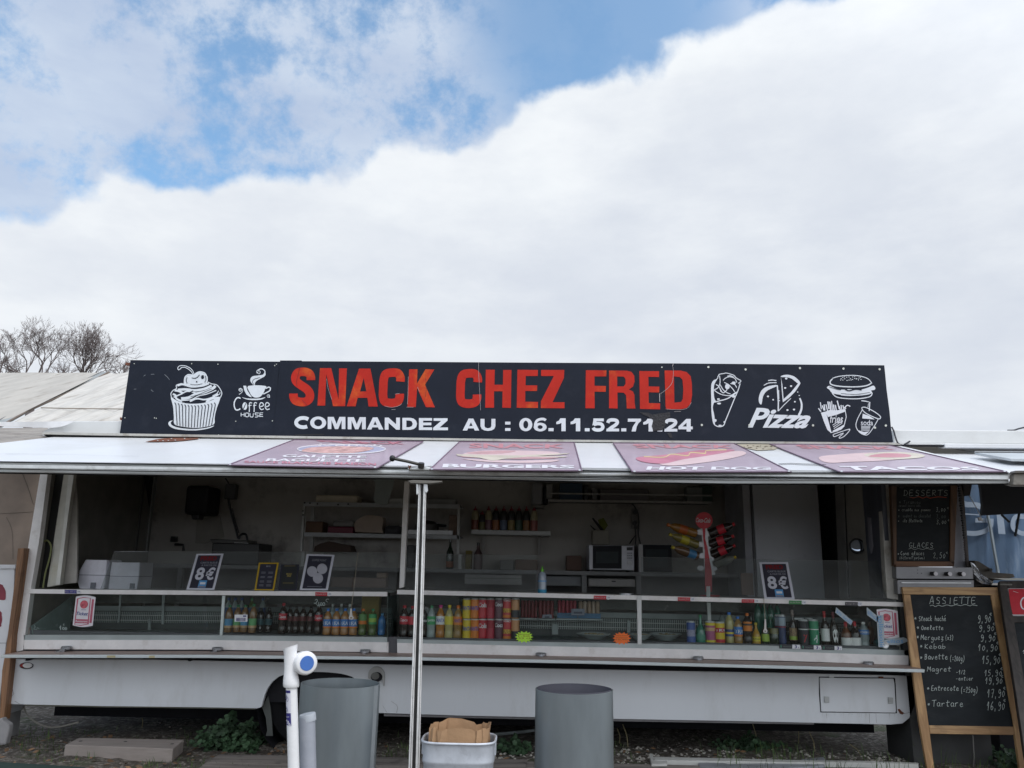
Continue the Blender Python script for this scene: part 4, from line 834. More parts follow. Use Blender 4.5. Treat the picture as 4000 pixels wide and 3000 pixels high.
for q in ([(1662, 128), (1685, 128), (1690, 230), (1672, 262), (1664, 250)], [(1755, 130), (1800, 130), (1806, 215), (1780, 240), (1765, 200)]): Pp.part('hook_plate', MB().quadpx(cm(d1, q), yp-.006, .006), alu)
# ---------------------------------------------------------------- posters leaning on the screen glass
def sheet(name, label, cat, q, face, bg, group=None, off=.003, pl=GL):
    t_ = Th(name, label, cat, pl.at((q[2][0]+q[3][0])/2, (q[2][1]+q[3][1])/2, off), group)
    t_.part('paper', MB().prism([pl.at(*p, off) for p in q], pl.n*-.0015), face)
    if bg:
        i = [bil(q, u, v) for u, v in ((.085, .955), (.915, .955), (.915, .045), (.085, .045))]
        t_.part('printed_field', Art(pl, off+.001).poly(i).mb, bg)
    return t_
paper = M('poster_paper', (.60, .61, .68), .45, var=.04)
pfield = M('poster_dark', (.035, .035, .055), .35)
def rel(q): return lambda u, v: bil(q, u, v)
def poster8(label, q):
    t_ = sheet('price_poster', label, 'poster', q, paper, pfield, 'white edged 8 euro posters')
    r = rel(q)
    a = Art(GL, .0055); a.text('8', [r(.18, .62), r(.49, .62), r(.49, .27), r(.18, .27)], bold=.03); a.text('€', [r(.55, .62), r(.86, .62), r(.86, .27), r(.55, .27)], bold=.03)
    a.build(t_, 'price_print', paper)
    a = Art(GL, .0055); a.text('CARTE BLEUE', [r(.24, .775), r(.86, .775), r(.86, .725), r(.24, .725)], bold=.02); a.text('A PARTIR DE', [r(.3, .70), r(.85, .70), r(.85, .655), r(.3, .655)], bold=.02)
    a.build(t_, 'small_print', M('poster_grey', (.28, .29, .33), .5))
    a = Art(GL, .0055); a.text('FRED', [r(.2, .93), r(.8, .93), r(.8, .81), r(.2, .81)], bold=.05); a.build(t_, 'red_print', M('poster_red', (.20, .01, .015), .5))
    a = Art(GL, .0055).poly([r(.38, .26), r(.66, .26), r(.66, .06), r(.38, .06)]); a.build(t_, 'card_logo', lblueP)
    a = Art(GL, .0065).poly([r(.43, .21), r(.62, .21), r(.62, .15), r(.43, .15)]); a.build(t_, 'card_logo_white', whiteP)
    a = Art(GL, .0065).poly([r(.4, .1), r(.64, .1), r(.64, .07), r(.4, .07)]); a.build(t_, 'card_logo_foot', M('foot', (.3, .22, .22)))
poster8('white edged 8€ poster near the white cartons on the left case', cm(c8, [(505, 1095), (825, 1093), (715, 1520), (385, 1518)]))
poster8('white edged 8€ poster on the right screen glass below the round mirror', cm(d4, [(365, 1095), (720, 1093), (805, 1550), (430, 1545)]))
q = cm(c8, [(1240, 1200), (1475, 1200), (1418, 1528), (1187, 1525)])
t_ = sheet('menu_card', 'small dark menu card with a yellow border', 'menu card', q, M('card_yellow', (.52, .34, .02), .45), pfield)
r = rel(q); a = Art(GL, .0055); a.text('MENU', [r(.4, .9), r(.62, .9), r(.62, .84), r(.4, .84)], bold=.02)
for v in (.66, .62, .5, .46, .34, .3, .2, .16): a.rib([r(.2, v), r(.42, v)], 1.6, smooth=False).rib([r(.56, v), r(.8, v)], 1.6, smooth=False)
a.build(t_, 'text_lines', M('poster_grey', (.3, .3, .3)))
q = cm(c8, [(1500, 1220), (1715, 1220), (1682, 1525), (1470, 1525)])
t_ = sheet('menu_card', 'plain black menu card with small gold emblem beside the yellow bordered card', 'menu card', q, pfield, M('card_black', (.03, .033, .035), .4))
r = rel(q); a = Art(GL, .0055); a.tbox if 0 else None
a.text('MAX', [r(.35, .66), r(.66, .66), r(.66, .60), r(.35, .60)], bold=.03); a.text('XO', [r(.38, .59), r(.62, .59), r(.62, .52), r(.38, .52)], bold=.04); a.rib([r(.2, .94), r(.8, .94)], 1.2, smooth=False).rib([r(.2, .28), r(.8, .28)], 1.2, smooth=False)
a.build(t_, 'gold_print', M('gold_print', (.38, .30, .08), .4))
q = cm(d1, [(310, 993), (655, 1002), (570, 1440), (222, 1438)])
t_ = sheet('coin_poster', 'white edged dark poster with three pale round coins', 'poster', q, paper, pfield)
a = Art(GL, .0055, d1)
for x, y in ((377, 1208), (500, 1175), (449, 1292)): a.poly(ell(x, y, 63, 65, 24))
a.build(t_, 'coin_print', M('coin_print', (.46, .46, .52), .4))
a = Art(GL, .0055, d1); a.text('COFFEE POINT', [(380, 1052), (555, 1060), (550, 1085), (372, 1080)], bold=.01); a.rib([(315, 1392), (500, 1398)], 5, smooth=False); a.build(t_, 'small_print', M('poster_grey', (.3, .3, .3)))
# ---------------------------------------------------------------- price labels on the rails
def plabel(label, c, x0, y0, x1, y1, mat, txt):
    q = cm(c, [(x0, y0), (x1, y0+3), (x1, y1), (x0, y1-3)]); pl = VP(-.004)
    b = pl.at((q[2][0]+q[3][0])/2, q[2][1], .001)
    t_ = Th('price_label', label, 'price label', b, 'small price labels on the white rails'); r = rel(q)
    t_.part('label_strip', MB().prism([pl.at(*r(u, v), .0035) for u, v in ((0, 1), (.74, 1), (.74, 0), (0, 0))], (0, .002, 0)), mat)
    t_.part('price_disc', MB().prism([pl.at(*p, .0045) for p in [r(.86+.13*math.cos(R(k*30)), .5+.55*math.sin(R(k*30))) for k in range(12)]], (0, .002, 0)), whiteP)
    a = Art(pl, .0045); a.text(txt, [r(.05, .7), r(.66, .7), r(.66, .3), r(.05, .3)]); a.build(t_, 'label_text', M('label_text', (.55, .5, .5)))
    a = Art(pl, .0055); a.text('1,50', [r(.78, .75), r(.95, .75), r(.95, .3), r(.78, .3)]); a.build(t_, 'price_text', navyP)
plabel('dark blue price label at the left end of the left rail', d6, 698, 288, 872, 328, solid('label_blue', (.03, .03, .22)), 'Eau 50 cl')
plabel('red price label below the three coin poster', d7, 1193, 312, 1368, 355, redP, 'Bouteille 50 cl')
plabel('red price label just left of the middle mullion', e1, 330, 350, 512, 392, redP, 'Boite 33 cl')
plabel('red price label right of the middle mullion above the blue can', e1, 1238, 367, 1420, 410, redP, 'Bouteille 50 cl')
plabel('red price label next to the foot of the right 8€ poster', e1, 1928, 388, 2112, 428, redP, 'Bouteille 2,00')
plabel('green price label on the right rail', e2, 575, 460, 788, 508, greenP, 'jus de fruits')
plabel('black price label near the right end of the rail', e2, 1268, 478, 1480, 530, blackP, 'Energie 50 cl')
# ---------------------------------------------------------------- restaurant voucher stickers
def ticket(label, q, mirrored=False):
    pl = VP(.006); r = rel(q); t_ = Th('voucher_sticker', label, 'sticker', pl.at(*r(.5, 0), .001), 'restaurant voucher stickers on the glass')
    out = [r(.03+.0*u, .0) for u in (0,)]
    top = [r(u/10, .97+.05*math.sin(math.pi*u/10)) for u in range(11)]; bot = [r(u/10, .03-.05*math.sin(math.pi*u/10)) for u in range(10, -1, -1)]
    t_.part('sticker_paper', MB().prism([pl.at(*p, .003) for p in top+bot], (0, .001, 0)), M('sticker_paper', (.70, .68, .72), .4))
    a = Art(pl, .0035); a.rib([r(.1, .05), r(.1, .9), r(.4, .95), r(.74, .93), r(.76, .08), r(.4, .03)], 3.2, True, smooth=False); a.poly([r(.08, .1), r(.76, .1), r(.76, .235), r(.08, .235)]); a.poly([r(.82, .12), r(.93, .12), r(.93, .9), r(.82, .9)])
    a.build(t_, 'red_frame', M('sticker_red', (.46, .10, .16), .4))
    a = Art(pl, .0045); a.poly([r(.45+.2*math.cos(R(k*20)), .72+.135*math.sin(R(k*20))) for k in range(18)]); a.build(t_, 'red_ball', M('sticker_ball', (.50, .09, .12), .4, var=.5, scale=30))
    a = Art(pl, .0045); a.text('Ticket', [r(.12, .475), r(.7, .475), r(.7, .36), r(.12, .36)], bold=.015, shear=.25); a.rib([r(.34, .545), r(.58, .545)], 1.5, smooth=False); a.build(t_, 'blue_text', M('sticker_blue', (.05, .07, .25)))
    a = Art(pl, .0045); a.text('Restaurant', [r(.13, .2), r(.72, .2), r(.72, .135), r(.13, .135)], bold=.01); a.build(t_, 'white_text', whiteP)
    return t_
ticket('white and red meal voucher sticker at the left end of the left display glass', cm(d6, [(822, 350), (1035, 358), (1000, 685), (783, 680)]))
ticket('white and red meal voucher sticker at the right end, partly covered by printed tape', cm(e2, [(1655, 562), (1915, 580), (1935, 925), (1690, 925)]))
tapeM = M('clear_tape', (.40, .47, .52), .3, coat=.5)
def tape(label, q, txt, tq):
    pl = VP(.002); t_ = Th('tape_strip', label, 'tape', pl.at(*q[-1], .0), 'strips of printed blue and white tape')
    t_.part('tape', MB().prism([pl.at(*p, .006) for p in q], (0, .001, 0)), tapeM)
    Art(pl, .0075).text(txt, tq, bold=.0).build(t_, 'blue_lettering', lblueP)
tape('loose slanting strip of printed tape above the small wine bottles', cm(e2, [(1158, 545), (1362, 715), (1340, 767), (1145, 610)]), 'so solli', cm(e2, [(1175, 565), (1355, 720), (1335, 755), (1160, 605)]))
tape('short slanting strip of printed tape touching the upper left of the sticker', cm(e2, [(1533, 540), (1680, 665), (1668, 732), (1538, 640)]), 'allios', cm(e2, [(1550, 565), (1670, 675), (1660, 715), (1545, 620)]))
tape('vertical strip of printed tape down the left side of the sticker', cm(e2, [(1655, 640), (1742, 640), (1758, 1040), (1680, 1035)]), 'solliosolli', cm(e2, [(1735, 650), (1750, 1030), (1700, 1030), (1672, 650)]))
tape('horizontal strip of printed tape under the right sticker', cm(e2, [(1745, 945), (1990, 915), (2050, 940), (2035, 968), (1930, 1010), (1800, 1008)]), 'allios', cm(e2, [(1780, 950), (1985, 928), (1985, 985), (1785, 985)]))
def star(label, c, cx, cy, rx, ry, mat, txt):
    pl = VP(.004); pts = []
    for k in range(28):
        f = 1.13 if k % 2 == 0 else .80; g_ = 2*math.pi*k/28; pts.append(c(cx+rx*f*math.copysign(abs(math.cos(g_))**.8, math.cos(g_)), cy+ry*f*math.copysign(abs(math.sin(g_))**.8, math.sin(g_))))
    t_ = Th('star_tag', label, 'price tag', pl.at(*c(cx, cy+ry), .001), 'fluorescent star price tags')
    t_.part('card', MB().prism([pl.at(*p, .005) for p in pts], (0, .0015, 0)), mat)
    a = Art(pl, .0065, c); 
    for i, s_ in enumerate(txt): y = cy-ry*.62+i*ry*.36; a.tbox(s_, cx-rx*.7, y, cx+rx*.7, y+ry*.26)
    a.build(t_, 'handwriting', M('pen_ink', (.25, .12, .02)))
star('fluorescent yellow green star price tag beside the stacked cans', d8, 1512, 797, 88, 58, M('fluo_green', (.50, .85, .06), .6), ['Boite', '1,50', '33 cl'])
star('fluorescent orange star price tag by the middle mullion', e1, 632, 812, 90, 62, M('fluo_orange', (.95, .18, .03), .6), ['menu frites', 'boisson', '10,90'])
for label, x0, x1, y0 in (('black shelf price tag marked 3€, leftmost of three under the cans', 455, 715, 1002), ('black shelf price tag marked 3€, middle one of three', 728, 975, 1012), ('black shelf price tag marked 3€, rightmost of three', 985, 1232, 1020)):
    pl = VP(-.002); q = cm(e2, [(x0, y0), (x1, y0+6), (x1, y0+56), (x0, y0+50)]); r = rel(q)
    t_ = Th('shelf_tag', label, 'price tag', pl.at(*r(.5, 0), .001), 'black shelf tags under the energy drinks')
    t_.part('tag_strip', MB().prism([pl.at(*p, .004) for p in q], (0, .002, 0)), blackP)
    t_.part('price_window', MB().prism([pl.at(*r(u, v), .0055) for u, v in ((.62, 1), (.99, 1), (.99, .02), (.62, .02))], (0, .001, 0)), whiteP)
    Art(pl, .0075).text('3', [r(.74, .9), r(.84, .9), r(.84, .12), r(.74, .12)], bold=.03).text('€', [r(.89, .5), r(.95, .5), r(.95, .15), r(.89, .15)]).build(t_, 'price_digit', navyP)
    Art(pl, .0055).text('MONSTER', [r(.18, .65), r(.58, .65), r(.58, .35), r(.18, .35)]).build(t_, 'dark_text', M('tag_grey', (.16, .2, .18)))
    Art(pl, .0055).rib([r(.07, .85), r(.07, .2)], 1.6, smooth=False).rib([r(.1, .85), r(.1, .2)], 1.6, smooth=False).build(t_, 'green_claw', solid('claw_green', (.08, .3, .2)))
pl = VP(.004); q = cm(d7, [(322, 556), (462, 556), (460, 632), (320, 632)]); r = rel(q)
t_ = Th('barcode_card', 'small white barcode card on glass before the green capped juice bottles', 'card', pl.at(*r(.5, 0), .001))
t_.part('card', MB().prism([pl.at(*p, .004) for p in q], (0, .001, 0)), whiteP)
a = Art(pl, .0055)
for k in range(16): a.rib([r(.15+k*.045, .55), r(.15+k*.045, .08)], random.uniform(.6, 1.8), smooth=False)
a.poly([r(.65, .9), r(.9, .9), r(.9, .7), r(.65, .7)]); a.build(t_, 'bars', navyP)
# chalk-pen prices written on the glass
a = Art(VP(.006), .0015, d7)
a.rib([(1190, 400), (1210, 390), (1215, 410), (1190, 435), (1180, 430), (1205, 440), (1225, 465), (1232, 420)], 5).rib([(1240, 445), (1238, 470)], 5).rib(ell(1257, 442, 10, 16, 10), 5, True).rib(ell(1285, 442, 11, 17, 10), 5, True).rib([(1340, 390), (1318, 388), (1308, 405), (1325, 420)], 4)
a.c = d6; a.rib([(640, 700), (655, 672), (655, 725)], 7, smooth=False).rib(ell(684, 705, 9, 13, 10), 5, True).rib(ell(712, 708, 10, 13, 10), 5, True).rib([(695, 652), (685, 665), (697, 672)], 4).rib([(370, 665), (380, 690), (365, 710), (395, 715), (405, 695), (425, 715)], 3)
a.build(CL, 'chalk_price', M('chalk_pen', (.40, .48, .46), .8))
# bottle openers on strings
def opener(label, top, mid, c, o, s=1):
    yy = -.012; t_ = Th('bottle_opener', label, 'bottle opener', U(*mid, yy), 'openers hanging on strings')
    t_.part('string', MB().tube([U(*top, -.01), U((top[0]+mid[0])/2+1, (top[1]+mid[1])/2, yy), U(*mid, yy)], .0016, 5), M('string', (.38, .33, .25), .8))
    ol = cm(c, [(o[0]-8, o[1]), (o[0]+8, o[1]), (o[0]+14, o[2]-45), (o[0]+26, o[2]-25), (o[0]+22, o[2]-4), (o[0]+6, o[2]), (o[0]-22, o[2]-4), (o[0]-26, o[2]-25), (o[0]-14, o[2]-45)])
    hl = cm(c, [(o[0]-12, o[2]-26), (o[0]+12, o[2]-26), (o[0]+10, o[2]-12), (o[0]-10, o[2]-12)])
    t_.part('opener_plate', MB().prism([U(x, y, yy) for x, y in ol], (0, .003, 0), [[U(x, y, yy) for x, y in hl]]), M('opener_steel', (.50, .48, .46), .35, .5))
opener('steel bottle opener hanging on a string before the iced tea bottles', (1398, 2157), d7(1582, 490), d7, (1580, 490, 610))
opener('steel bottle opener hanging on a string before the dark green bottle in the right case', e2(262, 440), e2(280, 690), e2, (283, 690, 858))
# ---------------------------------------------------------------- bottles and cans (unit meshes shared between copies, size set on the thing)
def liquid(n, c): return M(n, c, .16, var=.10, scale=30, coat=.5)
PET = [(.0001, 0), (.40, 0), (.46, .02), (.47, .08), (.455, .20), (.43, .26), (.465, .33), (.465, .60), (.45, .66), (.40, .74), (.28, .83), (.17, .88), (.15, .90), (.15, .94)]
GLS = [(.0001, 0), (.46, 0), (.48, .02), (.48, .50), (.44, .58), (.28, .68), (.17, .76), (.145, .94)]
FAT = [(.0001, 0), (.46, 0), (.49, .02), (.49, .36), (.42, .48), (.24, .62), (.15, .72), (.13, .94)]
CAN_ = [(.0001, .012), (.40, .0), (.44, .01), (.495, .045), (.495, .93), (.42, .975), (.42, .99), (.39, .985), (.0001, .97)]
_um = {}
def umesh(key, prof, n=16):
    if key not in _um:
        mb = MB().lathe(prof, (0, 0, 0), n); me = mb.mesh(); bmfix(me); me.name = key
        for p in me.polygons: p.use_smooth = True
        me.set_sharp_from_angle(angle=R(50)); _um[key] = me
    return _um[key]
def upart(name, key, prof, mat, parent, n=16):
    me = umesh(key, prof, n)
    k2 = key+mat.name
    if k2 not in _um: m2 = me.copy(); m2.materials.append(mat); _um[k2] = m2
    o = bpy.data.objects.new(name, _um[k2]); sc.collection.objects.link(o); o.parent = parent; return o
def wraptext(key, s, mat, r, z0, z1, ang, parent, bold=.02, vert=False):
    k2 = 'wt'+key+s+mat.name
    if k2 not in _um:
        v, f = glyphs(s, bold, .1); mb = MB(); vs_ = []
        for x, y in v:
            if vert: x, y = 1-y, x
            g = R((x-.5)*ang-90); vs_.append((r*math.cos(g), r*math.sin(g), z0+(z1-z0)*y))
        mb.add(vs_, f); me = mb.mesh(); me.materials.append(mat); _um[k2] = me
    o = bpy.data.objects.new('lettering', _um[k2]); sc.collection.objects.link(o); o.parent = parent; return o
def place(name, label, cat, x, ytop, wpx, Y, group, ybase=None, zbase=None):
    X = U(x, (ytop+(ybase or ytop+100))/2, Y).x
    zb = zbase if zbase is not None else (U(x, ybase, Y).z if ybase else zdeck(x)+.0005)
    zt = U(x, ytop, Y).z; wd = wpx/ppm(x, ytop, Y)
    o = bpy.data.objects.new(name, None); sc.collection.objects.link(o); o.empty_display_size = .05
    wd *= 1.08; o.location = (X, Y, zb); o.scale = (wd, wd, zt-zb); setp(o, label, cat, group); return o
def band(o, name, mat, z0, z1, r=.475, n=16): return upart(name, 'band%.2f%.2f%.3f' % (z0, z1, r), [(r, z0), (r, z1)], mat, o, n)
def bottle(label, x, ytop, wpx, Y, group, liq, lab, cap, prof='PET', lz=(.36, .60), ybase=None, zbase=None, txt=None, tm=None, lab2=None, neck=None, low=None):
    o = place('drink_bottle', label, 'bottle', x, ytop, wpx, Y, group, ybase, zbase)
    upart('bottle_body', prof, {'PET': PET, 'GLS': GLS, 'FAT': FAT}[prof], liq, o)
    if prof == 'PET': upart('cap', 'capP', [(.185, .915), (.19, .985), (.17, 1.0), (.0001, 1.0)], cap, o, 12)
    else: upart('cap', 'capG'+prof, [(.165, .90), (.17, .99), (.0001, 1.0)], cap, o, 12)
    rr = {'PET': .475, 'GLS': .488, 'FAT': .498}[prof]
    if lab: band(o, 'label_band', lab, *lz, rr)
    if lab2: band(o, 'label_stripe', lab2[0], lab2[1], lab2[2], rr+.004)
    if neck: upart('neck_foil', 'neck'+prof, [(.165, .78), (.165, .93)] if prof == 'GLS' else [(.165, .72), (.155, .93)], neck, o, 12)
    if txt: wraptext(prof, txt, tm or whiteP, rr+.008, lz[0]+(lz[1]-lz[0])*.28, lz[0]+(lz[1]-lz[0])*.72, 120, o)
    return o
def can(label, x, ytop, wpx, Y, group, col, ybase=None, zbase=None, txt=None, tm=None, bands=(), vert=False, tz=(.55, .8), lid=None, zt=None):
    o = place('drink_can', label, 'can', x, ytop, wpx, Y, group, ybase, zbase)
    if zt: o.scale.z = zt-o.location.z
    upart('can_body', 'can', CAN_[:5], col, o); upart('lid', 'lid', [(.495, .93)]+CAN_[5:], lid or alu, o)
    for b in bands: band(o, 'print_band', b[0], b[1], b[2], .500)
    if txt: wraptext('can', txt, tm or whiteP, .508, tz[0], tz[1], 130, o, bold=.03, vert=vert)
    return o
cola = liquid('cola', (.018, .008, .006)); tea = liquid('iced_tea', (.34, .16, .05)); jbr = liquid('juice_brown', (.22, .12, .05)); clearL = liquid('clear_drink', (.30, .36, .36)); orn = liquid('orange_drink', (.42, .17, .03)); ylw = liquid('yellow_drink', (.42, .38, .16)); brn = liquid('amber_drink', (.30, .18, .06)); dkgr = liquid('dark_green_glass', (.02, .035, .02)); tealG = liquid('teal_glass', (.03, .16, .11)); amberG = liquid('amber_glass', (.12, .04, .015)); darkG = liquid('dark_glass', (.02, .014, .012)); grj = liquid('green_juice', (.08, .12, .03))
redC = solid('cap_red', (.45, .02, .03)); grC = solid('cap_green', (.03, .22, .09)); blC = solid('cap_blue', (.02, .16, .55)); pkC = solid('cap_pink', (.60, .03, .25)); ylC = solid('cap_yellow', (.68, .52, .03)); orC = solid('cap_orange', (.70, .17, .02))
labB = solid('label_blue_light', (.10, .32, .55)); labG = solid('label_green_light', (.16, .45, .18)); labR = solid('label_red', (.52, .03, .05)); labBl = solid('label_blue_mid', (.05, .20, .55)); labOr = solid('label_orange', (.70, .22, .03)); labY = solid('label_yellow', (.70, .58, .05)); labW = solid('label_white', (.78, .78, .78)); labLime = solid('label_lime', (.35, .50, .08)); labGr = solid('label_green', (.05, .35, .12)); labCream = solid('label_cream', (.60, .38, .20))
gL = 'drinks in the left display case'; gR = 'drink bottles in the right display case'; gC = 'drink cans stacked two high'; gX = 'mixed drinks at the right end of the display'
def D7(x, y): return d7(x, y)
for i, (x, lab, lb) in enumerate(((262, labB, 'blue'), (352, labG, 'green'), (432, labB, 'blue'), (522, labG, 'green'))):
    px, py = d7(x, 450 if i < 3 else 440)
    bottle(['leftmost green capped juice bottle with blue label in left case', 'green capped juice bottle with green label behind the barcode card', 'green capped juice bottle with blue label right of the barcode card', 'rightmost of four green capped juice bottles, light green label'][i], px, py, 30, .22 if i in (0, 3) else .25, gL, jbr, lab, grC, lz=(.18, .50), lab2=(labCream, .18, .26))
px, py = d7(845, 430); bottle('cola bottle with red cap standing alone in the middle of left case', px, py, 31, .2, gL, cola, labR, redC, lz=(.45, .66), txt='Coca')
for i_, x in enumerate((250, 320, 392, 500, 620)):
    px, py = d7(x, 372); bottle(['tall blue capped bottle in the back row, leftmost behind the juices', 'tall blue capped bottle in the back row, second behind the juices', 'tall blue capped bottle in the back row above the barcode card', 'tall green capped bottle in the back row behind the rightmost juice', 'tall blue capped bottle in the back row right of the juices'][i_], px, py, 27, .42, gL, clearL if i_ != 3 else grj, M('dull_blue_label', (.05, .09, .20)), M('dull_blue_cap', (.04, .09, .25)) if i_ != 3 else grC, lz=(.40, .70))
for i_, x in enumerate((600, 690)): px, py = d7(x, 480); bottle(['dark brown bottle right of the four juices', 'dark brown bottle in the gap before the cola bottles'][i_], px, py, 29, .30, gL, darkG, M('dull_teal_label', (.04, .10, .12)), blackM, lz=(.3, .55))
for i_, x in enumerate((1375, 1470, 1560)): px, py = d7(x, 440); bottle('clear bottle with pale cap behind the iced teas, %s' % ['left one', 'middle one', 'right one'][i_], px, py, 25, .36, gL, clearL, None, labW)
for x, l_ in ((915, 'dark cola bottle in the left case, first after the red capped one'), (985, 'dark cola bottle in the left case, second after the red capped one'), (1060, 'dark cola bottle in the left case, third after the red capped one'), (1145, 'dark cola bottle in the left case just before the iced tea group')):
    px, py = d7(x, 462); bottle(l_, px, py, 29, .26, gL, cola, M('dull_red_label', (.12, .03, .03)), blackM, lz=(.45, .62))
px, py = d7(1232, 440); bottle('cola bottle directly left of the iced tea bottles', px, py, 31, .18, gL, cola, labR, blackM, lz=(.44, .64), txt='Cola')
for i, x in enumerate((1325, 1420, 1512, 1605)):
    px, py = d7(x, 490); bottle(['first of four blue capped iced tea bottles from the left', 'second of four blue capped iced tea bottles from the left', 'third of four blue capped iced tea bottles from the left', 'rightmost of four blue capped iced tea bottles, behind the hanging opener'][i], px, py, 32.5, .13, gL, tea, labBl, blC, lz=(.30, .60), lab2=(labOr, .27, .33), txt='TEA', tm=whiteP)
px, py = d7(1705, 492); bottle('dark juice bottle with orange cap and orange-green label', px, py, 31, .14, gL, grj, solid('lab_leaf', (.10, .25, .08)), orC, lz=(.50, .80), lab2=(orC, .42, .55))
px, py = d7(1812, 492); bottle('dark juice bottle with green cap and lime label', px, py, 31, .14, gL, grj, labGr, grC, lz=(.42, .80), lab2=(labLime, .5, .65))
px, py = d7(1912, 540); bottle('bright blue drink bottle at the right end of the left case', px, py, 31, .16, gL, solid('blue_drink', (.02, .15, .40), .2, .5), None, labB)
# packs and crate at the back of the cases
def crate(label, c, x0, y0, x1, y1, Y, mat, cat='box', name='drink_pack', extra=None, sit=True):
    p0 = U(*c(x0, y1), Y); p1 = U(*c(x1, y0), Y); zb = zdeck(c(x0, y1)[0])+.001 if sit else p0.z
    t_ = Th(name, label, cat, ((p0.x+p1.x)/2, Y, zb)); t_.part('carton', MB().box(p0.x, p1.x, Y, Y+.09, zb, p1.z if sit else p1.z), mat, bevel=.004)
    return t_, p0, p1, zb
crate('yellow carton at the back of the left case behind the green bottles', d7, 1690, 350, 1890, 500, .42, M('yellow_carton', (.30, .22, .05), .6))
def canpack(label, c, x0, y0, x1, y1, n, cols, tray, Y=.49):
    # a pack of small cans in a tray, standing on the ledge behind the grille
    a_, b_ = U(*c(x0, y1), Y), U(*c(x1, y0), Y); t_ = Th('drink_pack', label, 'drink pack', ((a_.x+b_.x)/2, Y, a_.z)); wd = (b_.x-a_.x)/n
    for i in range(n):
        t_.part('small_can', MB().lathe([(.0001, 0), (wd*.46, 0), (wd*.47, .01), (wd*.47, (b_.z-a_.z)*.93), (wd*.36, b_.z-a_.z), (.0001, b_.z-a_.z)], (a_.x+wd*(i+.5), Y, a_.z), 12), cols[i % len(cols)], smooth=50)
    if tray: t_.part('tray', MB().box(a_.x-.004, b_.x+.004, Y-wd*.5-.004, Y-wd*.5, a_.z, a_.z+(b_.z-a_.z)*.3), tray)
    t_.part('ledge', MB().box(a_.x-.01, b_.x+.01, Y-.06, Y+.05, a_.z-.012, a_.z-.001), M('dim_alu', (.25, .28, .28)))
dr = solid('dim_red_can', (.22, .02, .03))
canpack('pack of dark red cans right of the stacked cans', d8, 1475, 405, 1660, 585, 5, [dr], None)
canpack('second pack of dark red cans further right behind the grille', d8, 1665, 405, 1835, 590, 4, [dr], None)
canpack('pack of red cans in a blue tray, left of the cream cans', d8, 1875, 405, 2080, 590, 5, [solid('mid_red_can', (.40, .03, .06))], solid('tray_blue', (.06, .18, .34)))
canpack('pack of cream coloured cans in a blue tray', e1, 165, 415, 395, 592, 5, [solid('cream_can', (.50, .36, .26)), solid('cream_can2', (.50, .40, .32))], solid('tray_blue', (.06, .18, .34)))
pl = VP(.40)
for lbl, c, q in (('small printed price card hanging before the cream cans', e1, (88, 492, 230, 562)), ('small printed price card before the dark red packs', d8, (1712, 555, 1812, 592))):
    t_ = Th('shelf_card', lbl, 'card', pl.at(*c((q[0]+q[2])/2, q[3]))); t_.part('card', MB().quadpx(cm(c, [(q[0], q[1]), (q[2], q[1]), (q[2], q[3]), (q[0], q[3])]), .40, .002), M('card_grey_blue', (.30, .33, .42), .5)); Art(pl, .002, c).rib([(q[0]+25, (q[1]+q[3])/2+8), (q[2]-25, (q[1]+q[3])/2+8)], 22, smooth=False).build(t_, 'barcode', M('bar_grey', (.12, .13, .18)))
# right case, left part
for x, top, lab, cap, liq, lbl, txt, w_ in ((218, 455, labR, redC, cola, 'cola bottle with red cap at the far left of the right case', 'Coca', 34), (305, 462, labR, redC, cola, 'cola bottle half hidden behind the twin pole', None, 32), (425, 462, blackM, blackM, cola, 'cola bottle with black label just right of the twin pole', 'Coca', 32), (512, 455, labGr, grC, clearL, 'clear lemonade bottle with green cap and green label', 'Sprite', 33), (610, 452, labW, pkC, orn, 'orange soda bottle with pink cap and white label', 'FANTA', 35), (705, 452, labY, ylC, ylw, 'pale lemon soda bottle with yellow cap and yellow label', None, 34), (800, 455, labOr, orC, brn, 'amber soda bottle with orange cap beside the cans', 'FANTA', 35)):
    px, py = d8(x, top); bottle(lbl, px, py, w_, .12, gR, liq, lab, cap, lz=(.42, .67), txt=txt, tm=solid('txt_blue', (.04, .08, .4)) if txt == 'FANTA' else whiteP)
cn = {'y': solid('can_yellow', (.68, .50, .02), .3, .4), 'o': solid('can_orange', (.68, .20, .02), .3, .4), 'r': solid('can_red', (.50, .02, .04), .3, .4), 'd': solid('can_deep_red', (.42, .02, .05), .3, .4), 'p': solid('can_plum', (.11, .035, .06), .3, .4), 't': solid('can_tropical', (.52, .04, .05), .3, .4), 'c': solid('can_peach', (.55, .27, .12), .3, .4)}
tb = solid('txt_blue', (.04, .08, .4))
names = {'y': 'yellow', 'o': 'orange', 'r': 'bright red', 'd': 'plain deep red', 'p': 'plum coloured', 't': 'red fruit patterned', 'c': 'peach coloured'}
